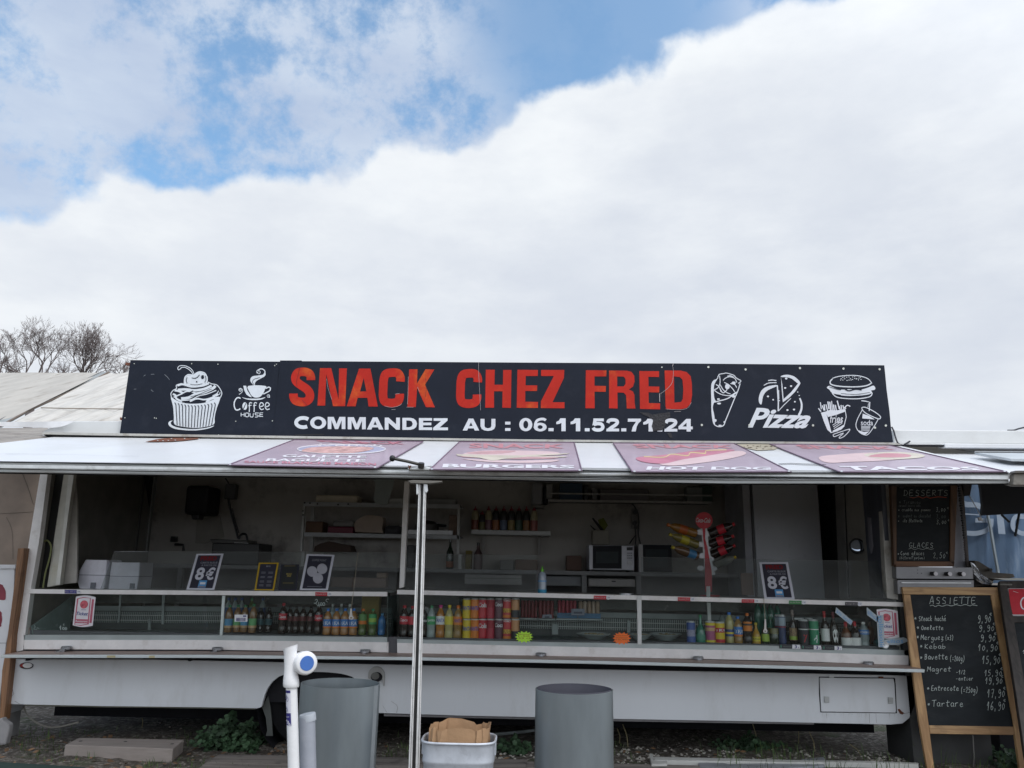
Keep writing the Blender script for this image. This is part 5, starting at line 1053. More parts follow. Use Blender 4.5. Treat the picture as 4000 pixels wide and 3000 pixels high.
for k, x in zip('yordptc', (893, 980, 1065, 1150, 1240, 1328, 1418)) if 0 else (('y', 893), ('o', 980), ('r', 1065), ('d', 1150), ('p', 1240), ('t', 1328), ('c', 1418)):
    for lvl in (0, 1):
        px, py = d8(x, 598 if lvl == 0 else 377)
        z0 = zdeck(px)+.0005; zt = U(px, d8(x, 598)[1], .11).z
        kw = {'y': dict(txt='FANTA', tm=tb, tz=(.42, .62)), 'o': dict(txt='FANTA', tm=tb, tz=(.42, .62)), 'r': dict(txt='Cola', tz=(.55, .78)), 'd': dict(bands=[(M('can_deep2', (.30, .015, .03)), .55, .9)]), 'p': dict(txt='Coca', tz=(.60, .80)), 't': dict(txt='TROPICO', tz=(.84, .92), bands=[(labOr, .05, .18), (M('fruit', (.5, .3, .05), var=.8, scale=14), .3, .5)]), 'c': dict(bands=[(blackP, .05, .42)])}[k]
        can('%s slim can, %s of its two high stack' % (names[k], 'bottom' if lvl == 0 else 'top'), px, py, 30.5, .11, gC, cn[k], zbase=z0 if lvl == 0 else zt+.0006, **kw)
# plates of food
for lbl, x0, x1, yt in (('white plate with yellowish food at the back of the right case, leftmost', 140, 515, 745), ('white plate partly hidden behind the middle mullion', 700, 960, 752), ('white plate with food right of the middle mullion', 930, 1280, 748)):
    Y = .30; cx = (x0+x1)/2; px, py = e1(cx, yt); X = U(px, py, Y).x; z0 = zdeck(px)+.001; h = max(.02, U(px, py+6, Y).z-z0); r_ = (x1-x0)/2.765/ppm(px, py, Y)/2
    t_ = Th('food_plate', lbl, 'plate', (X, Y, z0), 'plates in the right display case')
    t_.part('plate', MB().lathe([(.0001, .004), (r_*.45, 0), (r_*.5, .006), (r_, h), (r_*.98, h+.003), (r_*.5, .012), (.0001, .01)], (X, Y, z0), 28), M('plate_white', (.42, .46, .46), .25), smooth=40)
    fm = MB(); 
    for k in range(26):
        g = random.uniform(0, 6.28); q = r_*.6*math.sqrt(random.random()); fm.lathe([(.0001, 0), (.014, .003), (.012, .010), (.0001, .013)], (X+q*math.cos(g), Y+q*math.sin(g), z0+h*.55+random.uniform(0, .01)), 6)
    t_.part('food', fm, M('pale_food', (.30, .24, .13), .7, var=.4, scale=20))
# right end of the right case
px, py = e1(1380, 622); can('blue slim energy can with pale lid, leftmost of the mixed drinks', px, py, 32, .12, gX, solid('can_blue', (.05, .10, .32), .3, .4), bands=[(M('can_blue_pat', (.30, .30, .42), var=.5, scale=20), .3, .6)])
px, py = e1(1482, 555); bottle('teal green sparkling water bottle between the blue and pink cans', px, py, 36, .13, gX, tealG, solid('lab_teal', (.05, .22, .15)), grC, 'FAT', lz=(.10, .30))
px, py = e1(1590, 622); can('pink and yellow iced drink can', px, py, 36, .12, gX, solid('can_mauve', (.38, .08, .20), .3, .4), bands=[(labY, .80, .92), (labY, .05, .15), (labCream, .55, .70)])
px, py = e1(1692, 630); can('yellow and red iced tea can next to the pink one', px, py, 37, .12, gX, cn['y'], bands=[(cn['r'], .05, .2), (cn['r'], .5, .72)], txt='TEA', tm=whiteP, tz=(.55, .67))
px, py = e1(1795, 528); bottle('pale yellow lemonade bottle with blue cap and blue white label', px, py, 34, .15, gX, ylw, solid('lab_navy', (.05, .08, .25)), blC, lz=(.22, .45), lab2=(labY, .30, .36))
px, py = e1(1890, 575); bottle('amber iced tea bottle with bright blue cap in the right case', px, py, 33, .13, gX, brn, labBl, blC, lz=(.30, .62), lab2=(labOr, .27, .34), txt='TEA')
px, py = e1(1990, 540); bottle('dark bottle with orange shoulder label and orange cap', px, py, 34, .12, gX, darkG, labOr, orC, lz=(.42, .72), lab2=(blackP, .60, .66))
px, py = e1(2085, 640); bottle('short yellow orange juice bottle beside the orange capped one', px, py, 30, .13, gX, solid('juice_orange', (.50, .28, .03), .3, .4), labY, labY, 'FAT', lz=(.12, .34), txt='Orang', tm=blackP)
px, py = e2(283, 720); bottle('dark green bottle with lime label behind the right opener', px, py, 28, .13, gX, dkgr, labLime, blackM, 'GLS', lz=(.12, .45))
px, py = e2(350, 660); bottle('slim green beer bottle behind the olive bowl', px, py, 27, .26, gX, tealG, None, grC, 'GLS')
px, py = e2(378, 800)
X = U(px, py, .19).x; zb = zdeck(px)+.001; hz = U(px, py, .19).z-zb; r_ = 24/ppm(px, py, .19)
t_ = Th('olive_jar', 'squat olive green glass jar before the beer bottle', 'jar', (X, .19, zb)); t_.part('jar_body', MB().lathe([(.0001, 0), (r_, 0), (r_*1.05, hz*.3), (r_*1.05, hz*.62), (r_*1.0, hz*.66)], (X, .19, zb), 20), dkgr, smooth=40); t_.part('jar_contents', MB().lathe([(r_*1.04, hz*.64), (r_, hz), (.0001, hz)], (X, .19, zb), 20), M('olive_oil', (.13, .12, .03), .3, coat=.5), smooth=40)
for x, l_ in ((450, 'dark blue tall can with silver stripe, left of two'), (487, 'dark blue tall can with white emblem, right of two')):
    px, py = e2(x, 632); can(l_, px, py, 28, .20 if x < 480 else .16, gX, solid('can_navy', (.03, .05, .14), .3, .4), bands=[(solid('can_silver', (.35, .42, .5), .3), .62, .9), (solid('lab_red2', (.3, .03, .05)), .56, .60)])
px, py = e2(620, 575); bottle('brown beer bottle with cherry label and pale neck', px, py, 29, .16, gX, darkG, M('cherry_label', (.30, .20, .12), .5, var=.7, scale=18), solid('neck_grey', (.3, .24, .22)), 'GLS', lz=(.12, .48), neck=solid('neck_grey', (.3, .24, .22)), lab2=(labLime, .14, .24))
for x, l_, col, tm_, dg in ((757, 'black tall energy can with a red 7', blackP, redP, '7'), (882, 'green tall energy can with a white 4', solid('can_green', (.03, .26, .13), .3, .4), whiteP, '4')):
    px, py = e2(x, 690); o = can(l_, px, py, 35, .12, gX, col, bands=[(labW, .60, .635)]); wraptext('can', dg, tm_, .512, .12, .42, 45, o, bold=.02)
for x, l_ in ((655, 'black tall can behind, first of the back row by the energy cans'), (720, 'dark tall can in the back row left of the green energy can'), (830, 'dark tall can in the back row behind the green energy can')):
    px, py = e2(x, 672); can(l_, px, py, 30, .24, gX, blackP)
def wl(label, x, top, w_, liq, neck, lab, prof='GLS', lz=(.12, .5), base=None, cap=None): px, py = e2(x, top); return bottle(label, px, py, w_, .13, gX, liq, lab, cap or neck, prof, lz=lz, neck=neck)
wl('brown beer bottle with white label and red neck band', 1015, 590, 31, darkG, redC, labW, lz=(.14, .50))
o = wl('beer bottle with a white skull emblem label', 1125, 600, 32, darkG, solid('neck_dark_red', (.15, .02, .03)), None)
sk_ = MB()
def onr(x, z, r_=.492): g = R(x*75-90); return (r_*math.cos(g), r_*math.sin(g), z)
pts = [(-.5, .33), (-.45, .43), (-.2, .49), (.2, .49), (.45, .43), (.5, .33), (.42, .22), (.28, .12), (-.28, .12), (-.42, .22)]
sk_.add([onr(0, .3)]+[onr(*p) for p in pts], [(0, i+1, (i+1) % 10+1) for i in range(10)]); me = sk_.mesh(); me.materials.append(labW); e_ = bpy.data.objects.new('skull_label', me); sc.collection.objects.link(e_); e_.parent = o
sk_ = MB()
for ex in (-.24, .24): sk_.add([onr(ex+.13*math.cos(k*.785), .31+.05*math.sin(k*.785), .496) for k in range(8)], [tuple(range(8))])
me = sk_.mesh(); me.materials.append(darkG); e_ = bpy.data.objects.new('eye_marks', me); sc.collection.objects.link(e_); e_.parent = o
px, py = e2(1280, 720); bottle('small rose wine bottle with red capsule, left of the pair', px, py, 37, .08, gX, amberG, labW, redC, 'GLS', lz=(.08, .38), neck=redC)
px, py = e2(1390, 715); bottle('small dark red wine bottle with red capsule, right of the pair', px, py, 38, .08, gX, darkG, labW, redC, 'GLS', lz=(.08, .38), neck=redC)
px, py = e2(1500, 725); bottle('clear water bottle with blue label at the right of the wines', px, py, 38, .09, gX, liquid('water_pet', (.24, .28, .29)), labBl, labW, lz=(.52, .70), txt='eau')
X = U(*e2(1650, 975), .14).x; zb = zdeck(e2(1650, 975)[0]); t_ = Th('drink_can', 'teal can lying on its side near the right sticker', 'can', (X, .12, zb)); t_.part('can_body', MB().lathe([(.0001, 0), (.026, 0), (.029, .01), (.029, .12), (.0001, .122)], (X, .124, zb+.03), 18, axis='Y'), solid('can_teal', (.06, .18, .2), .3), smooth=40); t_.part('lid', MB().lathe([(.0001, -.002), (.020, .002), (.026, -.004)], (X, -.004, zb+.03), 14, axis='Y'), alu)
for i_, (x, tp_, q_, lq_, lb_) in enumerate(((2960, 2345, 'PET', tealG, 'pale green bottle in the back row above the orange capped bottle'), (2985, 2348, 'PET', tealG, 'pale green bottle in the back row, second from left'), (3010, 2350, 'PET', tealG, 'pale green bottle in the back row, third from left'), (3037, 2352, 'PET', tealG, 'pale green bottle in the back row, rightmost'), (2822, 2395, 'PET', clearL, 'clear bottle at the back behind the pale lemonade'), (2935, 2400, 'GLS', dkgr, 'dark bottle at the back left of the orange capped bottle'), (3400, 2420, 'GLS', amberG, 'brown bottle at the back behind the water bottle'))):
    bottle(lb_, x, tp_, 30, .40, None, lq_, None, blackM, q_)
# ---------------------------------------------------------------- inside the trailer
def bxp(c, x0, y0, x1, y1, Y, dp): a_, b_ = U(*c(x0, y1), Y), U(*c(x1, y0), Y); return MB().box(a_.x, b_.x, Y, Y+dp, a_.z, b_.z), ((a_.x+b_.x)/2, Y, a_.z), a_, b_
def sbox(name, label, cat, c, x0, y0, x1, y1, Y, dp, mat, group=None, bevel=.006): mb, l_, a_, b_ = bxp(c, x0, y0, x1, y1, Y, dp); return single(name, mb, mat, label, cat, l_, group, bevel=bevel)
# work counter along the back wall (a continuous bench with open bays)
bz = U(*d2(1400, 1200), 1.25).z
BC = Th('back_counter', 'long grey steel work counter along the back wall of the trailer', 'counter', (0, 1.25, zf))
BC.part('worktop', MB().box(XL+.1, XR-.7, 1.15, 1.69, bz-.03, bz), M('worktop_grey', (.20, .20, .20), .5, .2))
for x in (d2(1110, 1200)[0], d2(1680, 1200)[0], d3(770, 1200)[0], 700, 1100): X = U(x, 2300, 1.2).x; BC.part('upright', MB().box(X-.02, X+.02, 1.18, 1.22, zf, bz-.03), M('upright_dull', (.26, .26, .26), .6))
BC.part('lower_shelf', MB().box(XL+.1, XR-.7, 1.2, 1.66, bz-.42, bz-.40), M('upright_dull', (.26, .26, .26), .6))
BC.part('rear_board', MB().box(XL+.1, XR-.7, 1.64, 1.66, zf, bz-.03), indark)
sbox('storage_tray', 'stack of two shallow grey trays on the counter shelf left of the microwave', 'tray', d2, 1215, 1270, 1645, 1385, 1.24, .3, M('tray_grey', (.24, .25, .26), .5))
mb, l_, a_, b_ = bxp(d3, 150, 1300, 770, 1395, 1.24, .3); t_ = Th('warming_drawer', 'pale grey appliance drawer with small badge under the microwave', 'appliance', l_); t_.part('drawer_front', mb, M('drawer_grey', (.40, .38, .36), .4), bevel=.01); t_.part('badge', MB().quadpx(cm(d3, [(440, 1322), (490, 1322), (490, 1338), (440, 1338)]), 1.236, .003), blackM)
mb, l_, a_, b_ = bxp(d2, 205, 1255, 910, 1360, .95, .35); t_ = Th('pizza_box_stack', 'long pale cartons stacked behind the screen glass left of the spray bottle', 'box', l_); t_.part('box', mb, M('carton_grey', (.30, .29, .28), .6)); t_.part('seam', MB().quadpx(cm(d2, [(215, 1285), (905, 1295), (905, 1302), (215, 1292)]), .946, .003), indark)
# microwave
mz = bz
a_, b_ = U(*d3(160, 1180), 1.25), U(*d3(716, 880), 1.25); mzb = bz+.012
t_ = Th('microwave_oven', 'silver microwave oven with black door and round dial', 'microwave', ((a_.x+b_.x)/2, 1.25, mzb))
dz = mzb-a_.z
def mq(x0, y0, x1, y1, Y, th): mb = MB().quadpx(cm(d3, [(x0, y0), (x1, y0), (x1, y1), (x0, y1)]), Y, th); mb.v = [v+Vector((0, 0, dz)) for v in mb.v]; return mb
t_.part('body', MB().box(a_.x, b_.x, 1.25, 1.58, mzb, b_.z+dz), M('micro_silver', (.52, .52, .56), .35, .2), bevel=.006)
t_.part('door', mq(208, 882, 564, 1166, 1.243, .006), M('micro_door', (.018, .019, .024), .5, spec=.2)); t_.part('door_window', mq(246, 954, 522, 1098, 1.240, .002), M('micro_window', (.035, .045, .05), .45, spec=.2))
t_.part('display', mq(626, 900, 702, 940, 1.246, .003), blackM); kn = MB().lathe([(.016, 0), (.014, -.014), (.0001, -.015)], U(*d3(663, 1092), 1.248)+Vector((0, 0, dz)), 16, axis='Y'); kn = MB(); p = U(*d3(663, 1092), 1.248)+Vector((0, 0, dz)); kn.tube([p, p+Vector((0, -.014, 0))], .016, 16)
t_.part('dial', kn, M('dial_silver', (.6, .6, .62), .3), smooth=40)
for yy in (975, 1005, 1035):
    for xx in (640, 662, 684): t_.part('button', mq(xx-9, yy-7, xx+9, yy+7, 1.246, .003), M('button_grey', (.25, .25, .28)))
for xx in (190, 690): t_.part('foot', MB().box(U(*d3(xx, 1180), 1.25).x-.015, U(*d3(xx, 1180), 1.25).x+.015, 1.28, 1.52, bz, mzb), blackM)
mb, l_, a_, b_ = bxp(d3, 778, 878, 1180, 1180, 1.27, .32); t_ = Th('toaster_oven', 'dark toaster oven with white side panel, right of the microwave', 'oven', (l_[0], 1.27, bz)); t_.part('side_frame', MB().box(a_.x, a_.x+.035, 1.27, 1.59, bz, b_.z), M('oven_white', (.55, .55, .55), .4)); t_.part('oven_front', MB().box(a_.x+.036, b_.x, 1.28, 1.59, bz+.005, b_.z-.003), M('micro_door', (.035, .037, .045))); t_.part('oven_window', MB().box(a_.x+.06, b_.x-.03, 1.275, 1.279, bz+.04, b_.z-.04), M('micro_window', (.07, .085, .095)))
sbox('utensil_box', 'pale box on top of the microwave holding dark utensils', 'box', d3, 205, 700, 410, 875, 1.38, .15, M('utensil_card', (.30, .28, .24), .7))
for lbl, p0_, p1_, r_, mt in (('black handled utensil leaning out of the box on the microwave', (205, 550), (330, 705), .014, blackM), ('short dark utensil at the left of the box', (178, 640), (245, 705), .007, blackM)): single('kitchen_utensil', MB().tube([U(*d3(*p1_), 1.42), U(*d3(*p0_), 1.44)], r_, 8, r2=r_*.5), mt, lbl, 'utensil', U(*d3(*p1_), 1.42))
single('sponge', MB().quadpx(cm(d3, [(275, 570), (340, 545), (395, 640), (350, 702), (310, 690)]), 1.45, .03), M('yellow_green', (.16, .18, .03), .8), 'yellow green cleaning sponge beside the black utensil', 'sponge', U(*d3(330, 702), 1.45))
# power strip and cable on the wall
t_ = Th('power_strip', 'dark two plug power strip with cable on the wall above the microwave', 'power strip', U(*d3(720, 660), 1.67)); t_.part('strip_body', MB().quadpx(cm(d3, [(685, 430), (750, 430), (760, 680), (682, 680)]), 1.67, .02), M('strip_grey', (.22, .21, .2))); 
for yy in (478, 608): p = U(*d3(725, yy), 1.668); t_.part('plug', MB().tube([p, p+Vector((0, -.03, 0))], .02, 12), blackM)
t_.part('cable', MB().tube([U(*d3(x, y), 1.645) for x, y in smo([(690, 375), (720, 400), (760, 480), (775, 600), (768, 740), (795, 870)], 4)], .006, 6), blackM); t_.part('cable', MB().tube([U(*d3(x, y), 1.645) for x, y in smo([(728, 620), (738, 720), (735, 880)], 3)], .006, 6), blackM)
t_.part('cable', MB().tube([U(*d3(x, y), 1.645) for x, y in smo([(735, 760), (690, 820), (660, 870)], 3)], .004, 6), blackM)
# wall rack above microwave
t_ = Th('wall_rack', 'long two bar wire wall rack above the microwave', 'rack', U(*d3(700, 350), 1.5))
for q in ([(1240-1580, 235), (1680, 262), (1680, 280), (-340, 252)], [(-345, 318), (1675, 345), (1675, 372), (-345, 345)]): t_.part('rack_bar', MB().quadpx(cm(d3, q), 1.45, .02), M('rack_bar', (.42, .40, .38), .5))
t_.part('rack_board', MB().add([U(*d3(-340, 335), 1.47), U(*d3(1670, 360), 1.47), U(*d3(1670, 360), 1.47)+Vector((0, .22, 0)), U(*d3(-340, 335), 1.47)+Vector((0, .22, 0)), U(*d3(-340, 340), 1.47), U(*d3(1670, 365), 1.47), U(*d3(1670, 365), 1.47)+Vector((0, .22, 0)), U(*d3(-340, 340), 1.47)+Vector((0, .22, 0))], [(0, 1, 2, 3), (4, 7, 6, 5), (0, 4, 5, 1), (1, 5, 6, 2), (2, 6, 7, 3), (3, 7, 4, 0)]), M('rack_board', (.25, .24, .23)))
for q, mt, lb in (((-200, 120, 80, 330), M('blue_bin', (.03, .06, .10)), 'dark blue tub on the wire rack'), ((1370, 170, 1560, 350), M('grey_tub', (.22, .23, .22)), 'pale grey tub on the wire rack near its right end'), ((100, 140, 150, 330), blackM, 'thin black bottle on the wire rack'), ((200, 180, 260, 330), M('spice', (.2, .19, .18)), 'small dark topped spice jar on the wire rack'), ((300, 200, 900, 335), M('foil_pack', (.13, .11, .11), .3), 'long shiny wrapped pack on the wire rack'), ((1560, 150, 1680, 350), M('green_tub', (.05, .08, .06)), 'dark green tub at the right end of the wire rack')):
    sbox('rack_item', lb, 'container', d3, *q, 1.50, .12, mt)
# paper dispenser, hung roll
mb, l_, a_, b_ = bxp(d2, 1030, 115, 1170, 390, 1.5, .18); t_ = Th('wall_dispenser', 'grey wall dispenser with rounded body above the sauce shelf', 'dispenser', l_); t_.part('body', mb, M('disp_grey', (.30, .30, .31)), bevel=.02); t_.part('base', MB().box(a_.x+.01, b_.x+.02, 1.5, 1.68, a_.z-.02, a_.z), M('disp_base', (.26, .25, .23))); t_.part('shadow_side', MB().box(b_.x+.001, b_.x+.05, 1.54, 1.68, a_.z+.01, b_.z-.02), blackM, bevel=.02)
sbox('papers', 'slanted pale leaflet at the left end of the wire rack', 'papers', d2, 1215, 130, 1290, 310, 1.52, .01, M('leaflet', (.38, .37, .36)))
# sauce shelf
t_ = Th('wall_shelf', 'short white wall shelf carrying nine sauce bottles', 'shelf', U(*d2(775, 760), 1.45)); t_.part('shelf_board', MB().prism([U(*d2(x, y), 1.45) for x, y in ((285, 690), (1265, 712), (1265, 768), (285, 746))], (0, .24, 0)), shelfW, bevel=.004)
for x in (440, 1130): t_.part('shelf_bracket', MB().box(U(*d2(x, 790), 1.6).x-.01, U(*d2(x, 790), 1.6).x+.01, 1.62, 1.69, U(*d2(x, 1000), 1.6).z, U(*d2(x, 768), 1.6).z), M('bracket_grey', (.38, .36, .34)))
sauc = [(335, 'cream'), (420, 'dark'), (500, 'cream'), (592, 'dark'), (688, 'dark'), (782, 'dark'), (875, 'dark'), (968, 'dark'), (1063, 'cream')]
labs = [solid('sl1', (.25, .08, .05)), solid('sl2', (.13, .12, .04)), solid('sl3', (.20, .10, .12)), solid('sl4', (.35, .13, .05)), solid('sl5', (.12, .16, .25)), solid('sl6', (.30, .22, .08)), solid('sl7', (.05, .10, .07)), solid('sl8', (.30, .14, .05)), solid('sl9', (.35, .12, .10))]
lnm = ['far left cream sauce bottle with red nozzle', 'short dark sauce bottle with olive label, second from left', 'cream sauce bottle with pinkish label, third from left', 'dark sauce bottle with orange label, right of the cream pair', 'dark sauce bottle with pale blue label', 'dark sauce bottle with yellow brown label', 'dark sauce bottle with dark green label', 'dark sauce bottle with brown orange label, last of the dark row', 'cream sauce bottle with red label at the right end of the row']
for i, ((x, k), lb) in enumerate(zip(sauc, lnm)):
    top = 400 if i != 1 else 460; px, py = d2(x, top); Y = 1.52
    zb = U(*d2(x, 690+(x-285)*.0225), 1.45).z
    o = place('sauce_bottle', lb, 'sauce bottle', px, py, 27, Y, 'sauce bottles on the white wall shelf', zbase=zb)
    upart('bottle_body', 'sauce', [(.0001, 0), (.46, 0), (.48, .02), (.48, .62), (.40, .74), (.25, .82)], M('sauce_cream', (.42, .36, .22), .4) if k == 'cream' else M('sauce_dark', (.035, .03, .03), .3), o)
    upart('nozzle', 'nozz', [(.27, .81), (.25, .87), (.10, .90), (.04, 1), (.0001, 1)], M('nozzle_red', (.28, .02, .04), .5), o, 10); band(o, 'label_band', labs[i], .02, .42, .49)
px, py = d2(372, 850); bottle('squat brown squeeze bottle below the sauce shelf', px, py, 34, 1.3, None, M('brown_squeeze', (.09, .05, .05), .4), None, M('sauce_dark', (.035, .03, .03)), 'GLS', zbase=bz)
sbox('cardboard_box', 'brown cardboard box on the counter below the shelf', 'box', d2, 1465, 1015, 1650, 1195, 1.4, .2, M('brown_card', (.16, .10, .08), .8))
# shelving unit
t_ = Th('shelving_unit', 'white metal shelving unit with three levels behind the centre post', 'shelving', (U(*d1(1200, 900), 1.25).x, 1.25, bz))
for q in ([(268, 355), (290, 355), (252, 960), (222, 960)], [(362, 410), (405, 410), (382, 968), (340, 968)], [(2170, 400), (2200, 400), (2190, 1000), (2160, 1000)]): 
    l = cm(d1, q); mb = MB().quadpx(l, 1.25 if q[0][0] != 362 else 1.58, .03); t_.part('upright', mb, M('upright_grey', (.50, .50, .48), .5))
    X = U(*l[2], 1.25).x; zt = U(*l[2], 1.25 if q[0][0] != 362 else 1.58).z
    t_.part('leg', MB().box(X-.005, X+.025, 1.25 if q[0][0] != 362 else 1.58, 1.28 if q[0][0] != 362 else 1.61, bz, max(zt, bz+.01)), M('upright_grey', (.50, .50, .48)))
for yl0, yr0, hh in ((348, 380, 52), (725, 762, 50)):
    P = [U(*d1(x, y), 1.25) for x, y in ((275, yl0), (2200, yr0), (2200, yr0+hh), (275, yl0+hh))]
    t_.part('shelf', MB().prism(P, (0, .02, 0)), M('shelf_lip', (.42, .43, .44), .5)); t_.part('shelf_plate', MB().add([P[0]+Vector((0, .021, -.006)), P[1]+Vector((0, .021, -.006)), P[1]+Vector((0, .35, -.006)), P[0]+Vector((0, .35, -.006)), P[0]+Vector((0, .021, -.012)), P[1]+Vector((0, .021, -.012)), P[1]+Vector((0, .35, -.012)), P[0]+Vector((0, .35, -.012))], [(0, 1, 2, 3), (4, 7, 6, 5), (0, 4, 5, 1), (1, 5, 6, 2), (2, 6, 7, 3), (3, 7, 4, 0)]), M('shelf_plate', (.35, .36, .36)))
bl = Art(VP(1.248), .001, d1)
for x, y in ((285, 360), (350, 365), (442, 374), (697, 382), (822, 376), (265, 460), (266, 510)): bl.poly(ell(x, y, 12, 11, 8))
bl.build(t_, 'bolts', blackM)
def shelfz(x, lv): return U(*d1(x, (348 if lv == 0 else 725)+(x-275)*(.0166 if lv == 0 else .0192)), 1.25).z
def sitem(name, label, cat, x0, y0, x1, lv, mat, Y=1.32, dp=.2, bevel=.01, group=None):
    a_, b_ = U(*d1(x0, y0+100), Y), U(*d1(x1, y0), Y); zb = shelfz((x0+x1)/2, lv)-.004 if lv < 2 else bz; return single(name, MB().box(a_.x, b_.x, Y, Y+dp, zb, max(b_.z, zb+.03)), mat, label, cat, ((a_.x+b_.x)/2, Y, zb), group, bevel=bevel)
sitem('food_tin', 'long cream metal tin on the top shelf left', 'tin', 415, 270, 940, 0, M('tin_cream', (.70, .62, .48), .5))
sitem('food_tin', 'shorter pale tin on the top shelf by the centre post', 'tin', 1325, 305, 1500, 0, M('tin_pale', (.7, .7, .68), .5))
sitem('food_tin', 'long dull grey tin on the top shelf right of the pole', 'tin', 1650, 310, 2150, 0, M('tin_dull', (.30, .30, .29), .5))
sitem('cardboard_box', 'brown cardboard box at the left end of the middle shelf', 'box', 290, 590, 508, 1, M('card_brown', (.17, .10, .065), .8))
sitem('red_box', 'flat dark red box on the middle shelf', 'box', 562, 655, 888, 1, M('dark_red', (.14, .008, .03), .5))
a_ = U(*d1(620, 655), 1.33); b_ = U(*d1(890, 580), 1.33); zr = U(*d1(725, 655), 1.32).z
single('paper_bundle', MB().box(a_.x, b_.x, 1.34, 1.5, zr+.0, b_.z), M('pale_bundle', (.25, .24, .23), .7), 'pale bundle lying on the flat red box', 'bundle', (a_.x, 1.33, zr), bevel=.02)
bag = MB().prism([U(*d1(x, y), 1.36) for x, y in smo([(905, 720), (895, 640), (905, 600), (980, 540), (1070, 510), (1160, 520), (1250, 540), (1250, 620), (1240, 680), (1260, 735)], 2)], (0, .16, 0)); single('paper_bag', bag, M('bag_tan', (.46, .37, .30), .8, bump=.5, bscale=14), 'crumpled tan paper bag in the middle of the shelf', 'bag', U(*d1(1070, 735), 1.36), bevel=.01)
sitem('dark_sack', 'dark sack right of the crumpled paper bag', 'sack', 1265, 640, 1480, 1, M('dark_sack', (.045, .045, .05), .8), bevel=.03)
pot = U(*d1(1790, 640), 1.36); r_ = .07; zs = shelfz(1790, 1)
t_ = Th('cooking_pot', 'dark round cooking pot on the shelf behind the twin pole', 'pot', (pot.x, 1.40, zs)); t_.part('pot_body', MB().lathe([(.0001, 0), (.09, 0), (.10, .03), (.10, .09), (.06, .12), (.0001, .13)], (pot.x, 1.40, zs), 18), M('pot_dark', (.05, .045, .04), .5), smooth=40); t_.part('pot_handle', MB().tube([Vector((pot.x+.09, 1.38, zs+.09)), Vector((pot.x+.17, 1.36, zs+.08))], .012, 8), blackM)
mb, l_, a_, b_ = bxp(d1, 1550, 703, 2110, 745, 1.27, .06); single('baking_tray', mb, M('tray_steel', (.30, .30, .30), .3, .6), 'thin steel baking tray edge on the middle shelf at the right', 'tray', l_)
sitem('cardboard_box', 'tan patterned box at the right end of the middle shelf', 'box', 2060, 510, 2165, 1, M('tan_pattern', (.22, .15, .11), .7, var=.4))
wed = MB().prism([U(*d1(x, y), 1.34) for x, y in ((395, 965), (410, 900), (480, 860), (585, 835), (690, 860), (840, 885), (870, 965))], (0, .2, 0)); single('brown_bread_box', wed, M('bread_brown', (.07, .045, .035), .8), 'dark brown peaked carton on the lower shelf', 'carton', U(*d1(620, 965), 1.34))
px, py = d1(2080, 810); bottle('dark green wine bottle with orange label on the lower shelf right', px, py, 28, 1.40, None, dkgr, M('wine_orange', (.28, .09, .03)), dkgr, 'GLS', lz=(.05, .25), zbase=bz)
sitem('jar_box', 'small dark jar on the lower shelf right of the centre post', 'jar', 1545, 880, 1640, 2, M('jar_dark', (.08, .08, .08)))
cur = MB(); P = [(1140, 70), (1390, 75), (1370, 180), (1345, 260), (1310, 380), (1240, 385), (1160, 365), (1135, 310), (1160, 160)]
single('plastic_sheet', MB().prism([U(*d1(x, y), .7) for x, y in P], (0, .01, 0)), M('cloudy_plastic', (.24, .27, .26), .3), 'cloudy plastic sheet hanging from the ceiling beside the centre post', 'plastic sheet', U(*d1(1240, 385), .7))
# things on the left: wall dispenser, junction box with cables, griddle
mb, l_, a_, b_ = bxp(c8, 345, 290, 660, 630, 1.35, .3); t_ = Th('paper_dispenser', 'large black paper towel dispenser on the back wall', 'dispenser', l_); t_.part('body', mb, M('disp_black', (.010, .010, .012), .65), bevel=.03); t_.part('outlet', MB().quadpx(cm(c8, [(435, 630), (540, 630), (525, 690), (450, 690)]), 1.40, .12), blackM, bevel=.01)
mb, l_, a_, b_ = bxp(c8, 830, 275, 968, 448, 1.6, .08); t_ = Th('junction_box', 'grey junction box with cables hanging down to the griddle', 'junction box', l_); t_.part('box', mb, M('jb_grey', (.10, .10, .10), .5), bevel=.005)
t_.part('cable', MB().tube([U(*c8(x, y), 1.6) for x, y in smo([(880, 448), (915, 620), (960, 780), (995, 915)], 4)], .010, 6), blackM); t_.part('cable', MB().tube([U(*c8(x, y), 1.6) for x, y in smo([(925, 560), (960, 700), (1005, 850)], 4)], .006, 6), blackM); t_.part('cable', MB().tube([U(*c8(x, y), 1.6) for x, y in smo([(845, 205), (870, 240), (885, 275)], 3)], .006, 6), blackM)
mb, l_, a_, b_ = bxp(c8, 680, 975, 1250, 1065, 1.3, .35); t_ = Th('contact_grill', 'black contact grill with raised lid handle on the back counter', 'grill', (l_[0], 1.3, bz)); t_.part('grill_body', MB().box(a_.x, b_.x, 1.3, 1.66, bz, b_.z), M('grill_black', (.02, .02, .02), .4), bevel=.01); t_.part('lid', MB().quadpx(cm(c8, [(660, 920), (1100, 935), (1120, 975), (690, 970)]), 1.32, .25), M('grill_lid', (.04, .038, .032), .4), bevel=.005)
t_.part('lid_handle', MB().tube([U(*c8(x, y), 1.32) for x, y in smo([(1008, 925), (1018, 885), (1050, 862), (1090, 872), (1105, 940)], 4)], .010, 8), blackM); t_.part('edge_trim', MB().quadpx(cm(c8, [(950, 962), (1115, 966), (1115, 974), (950, 970)]), 1.315, .004), alu2)
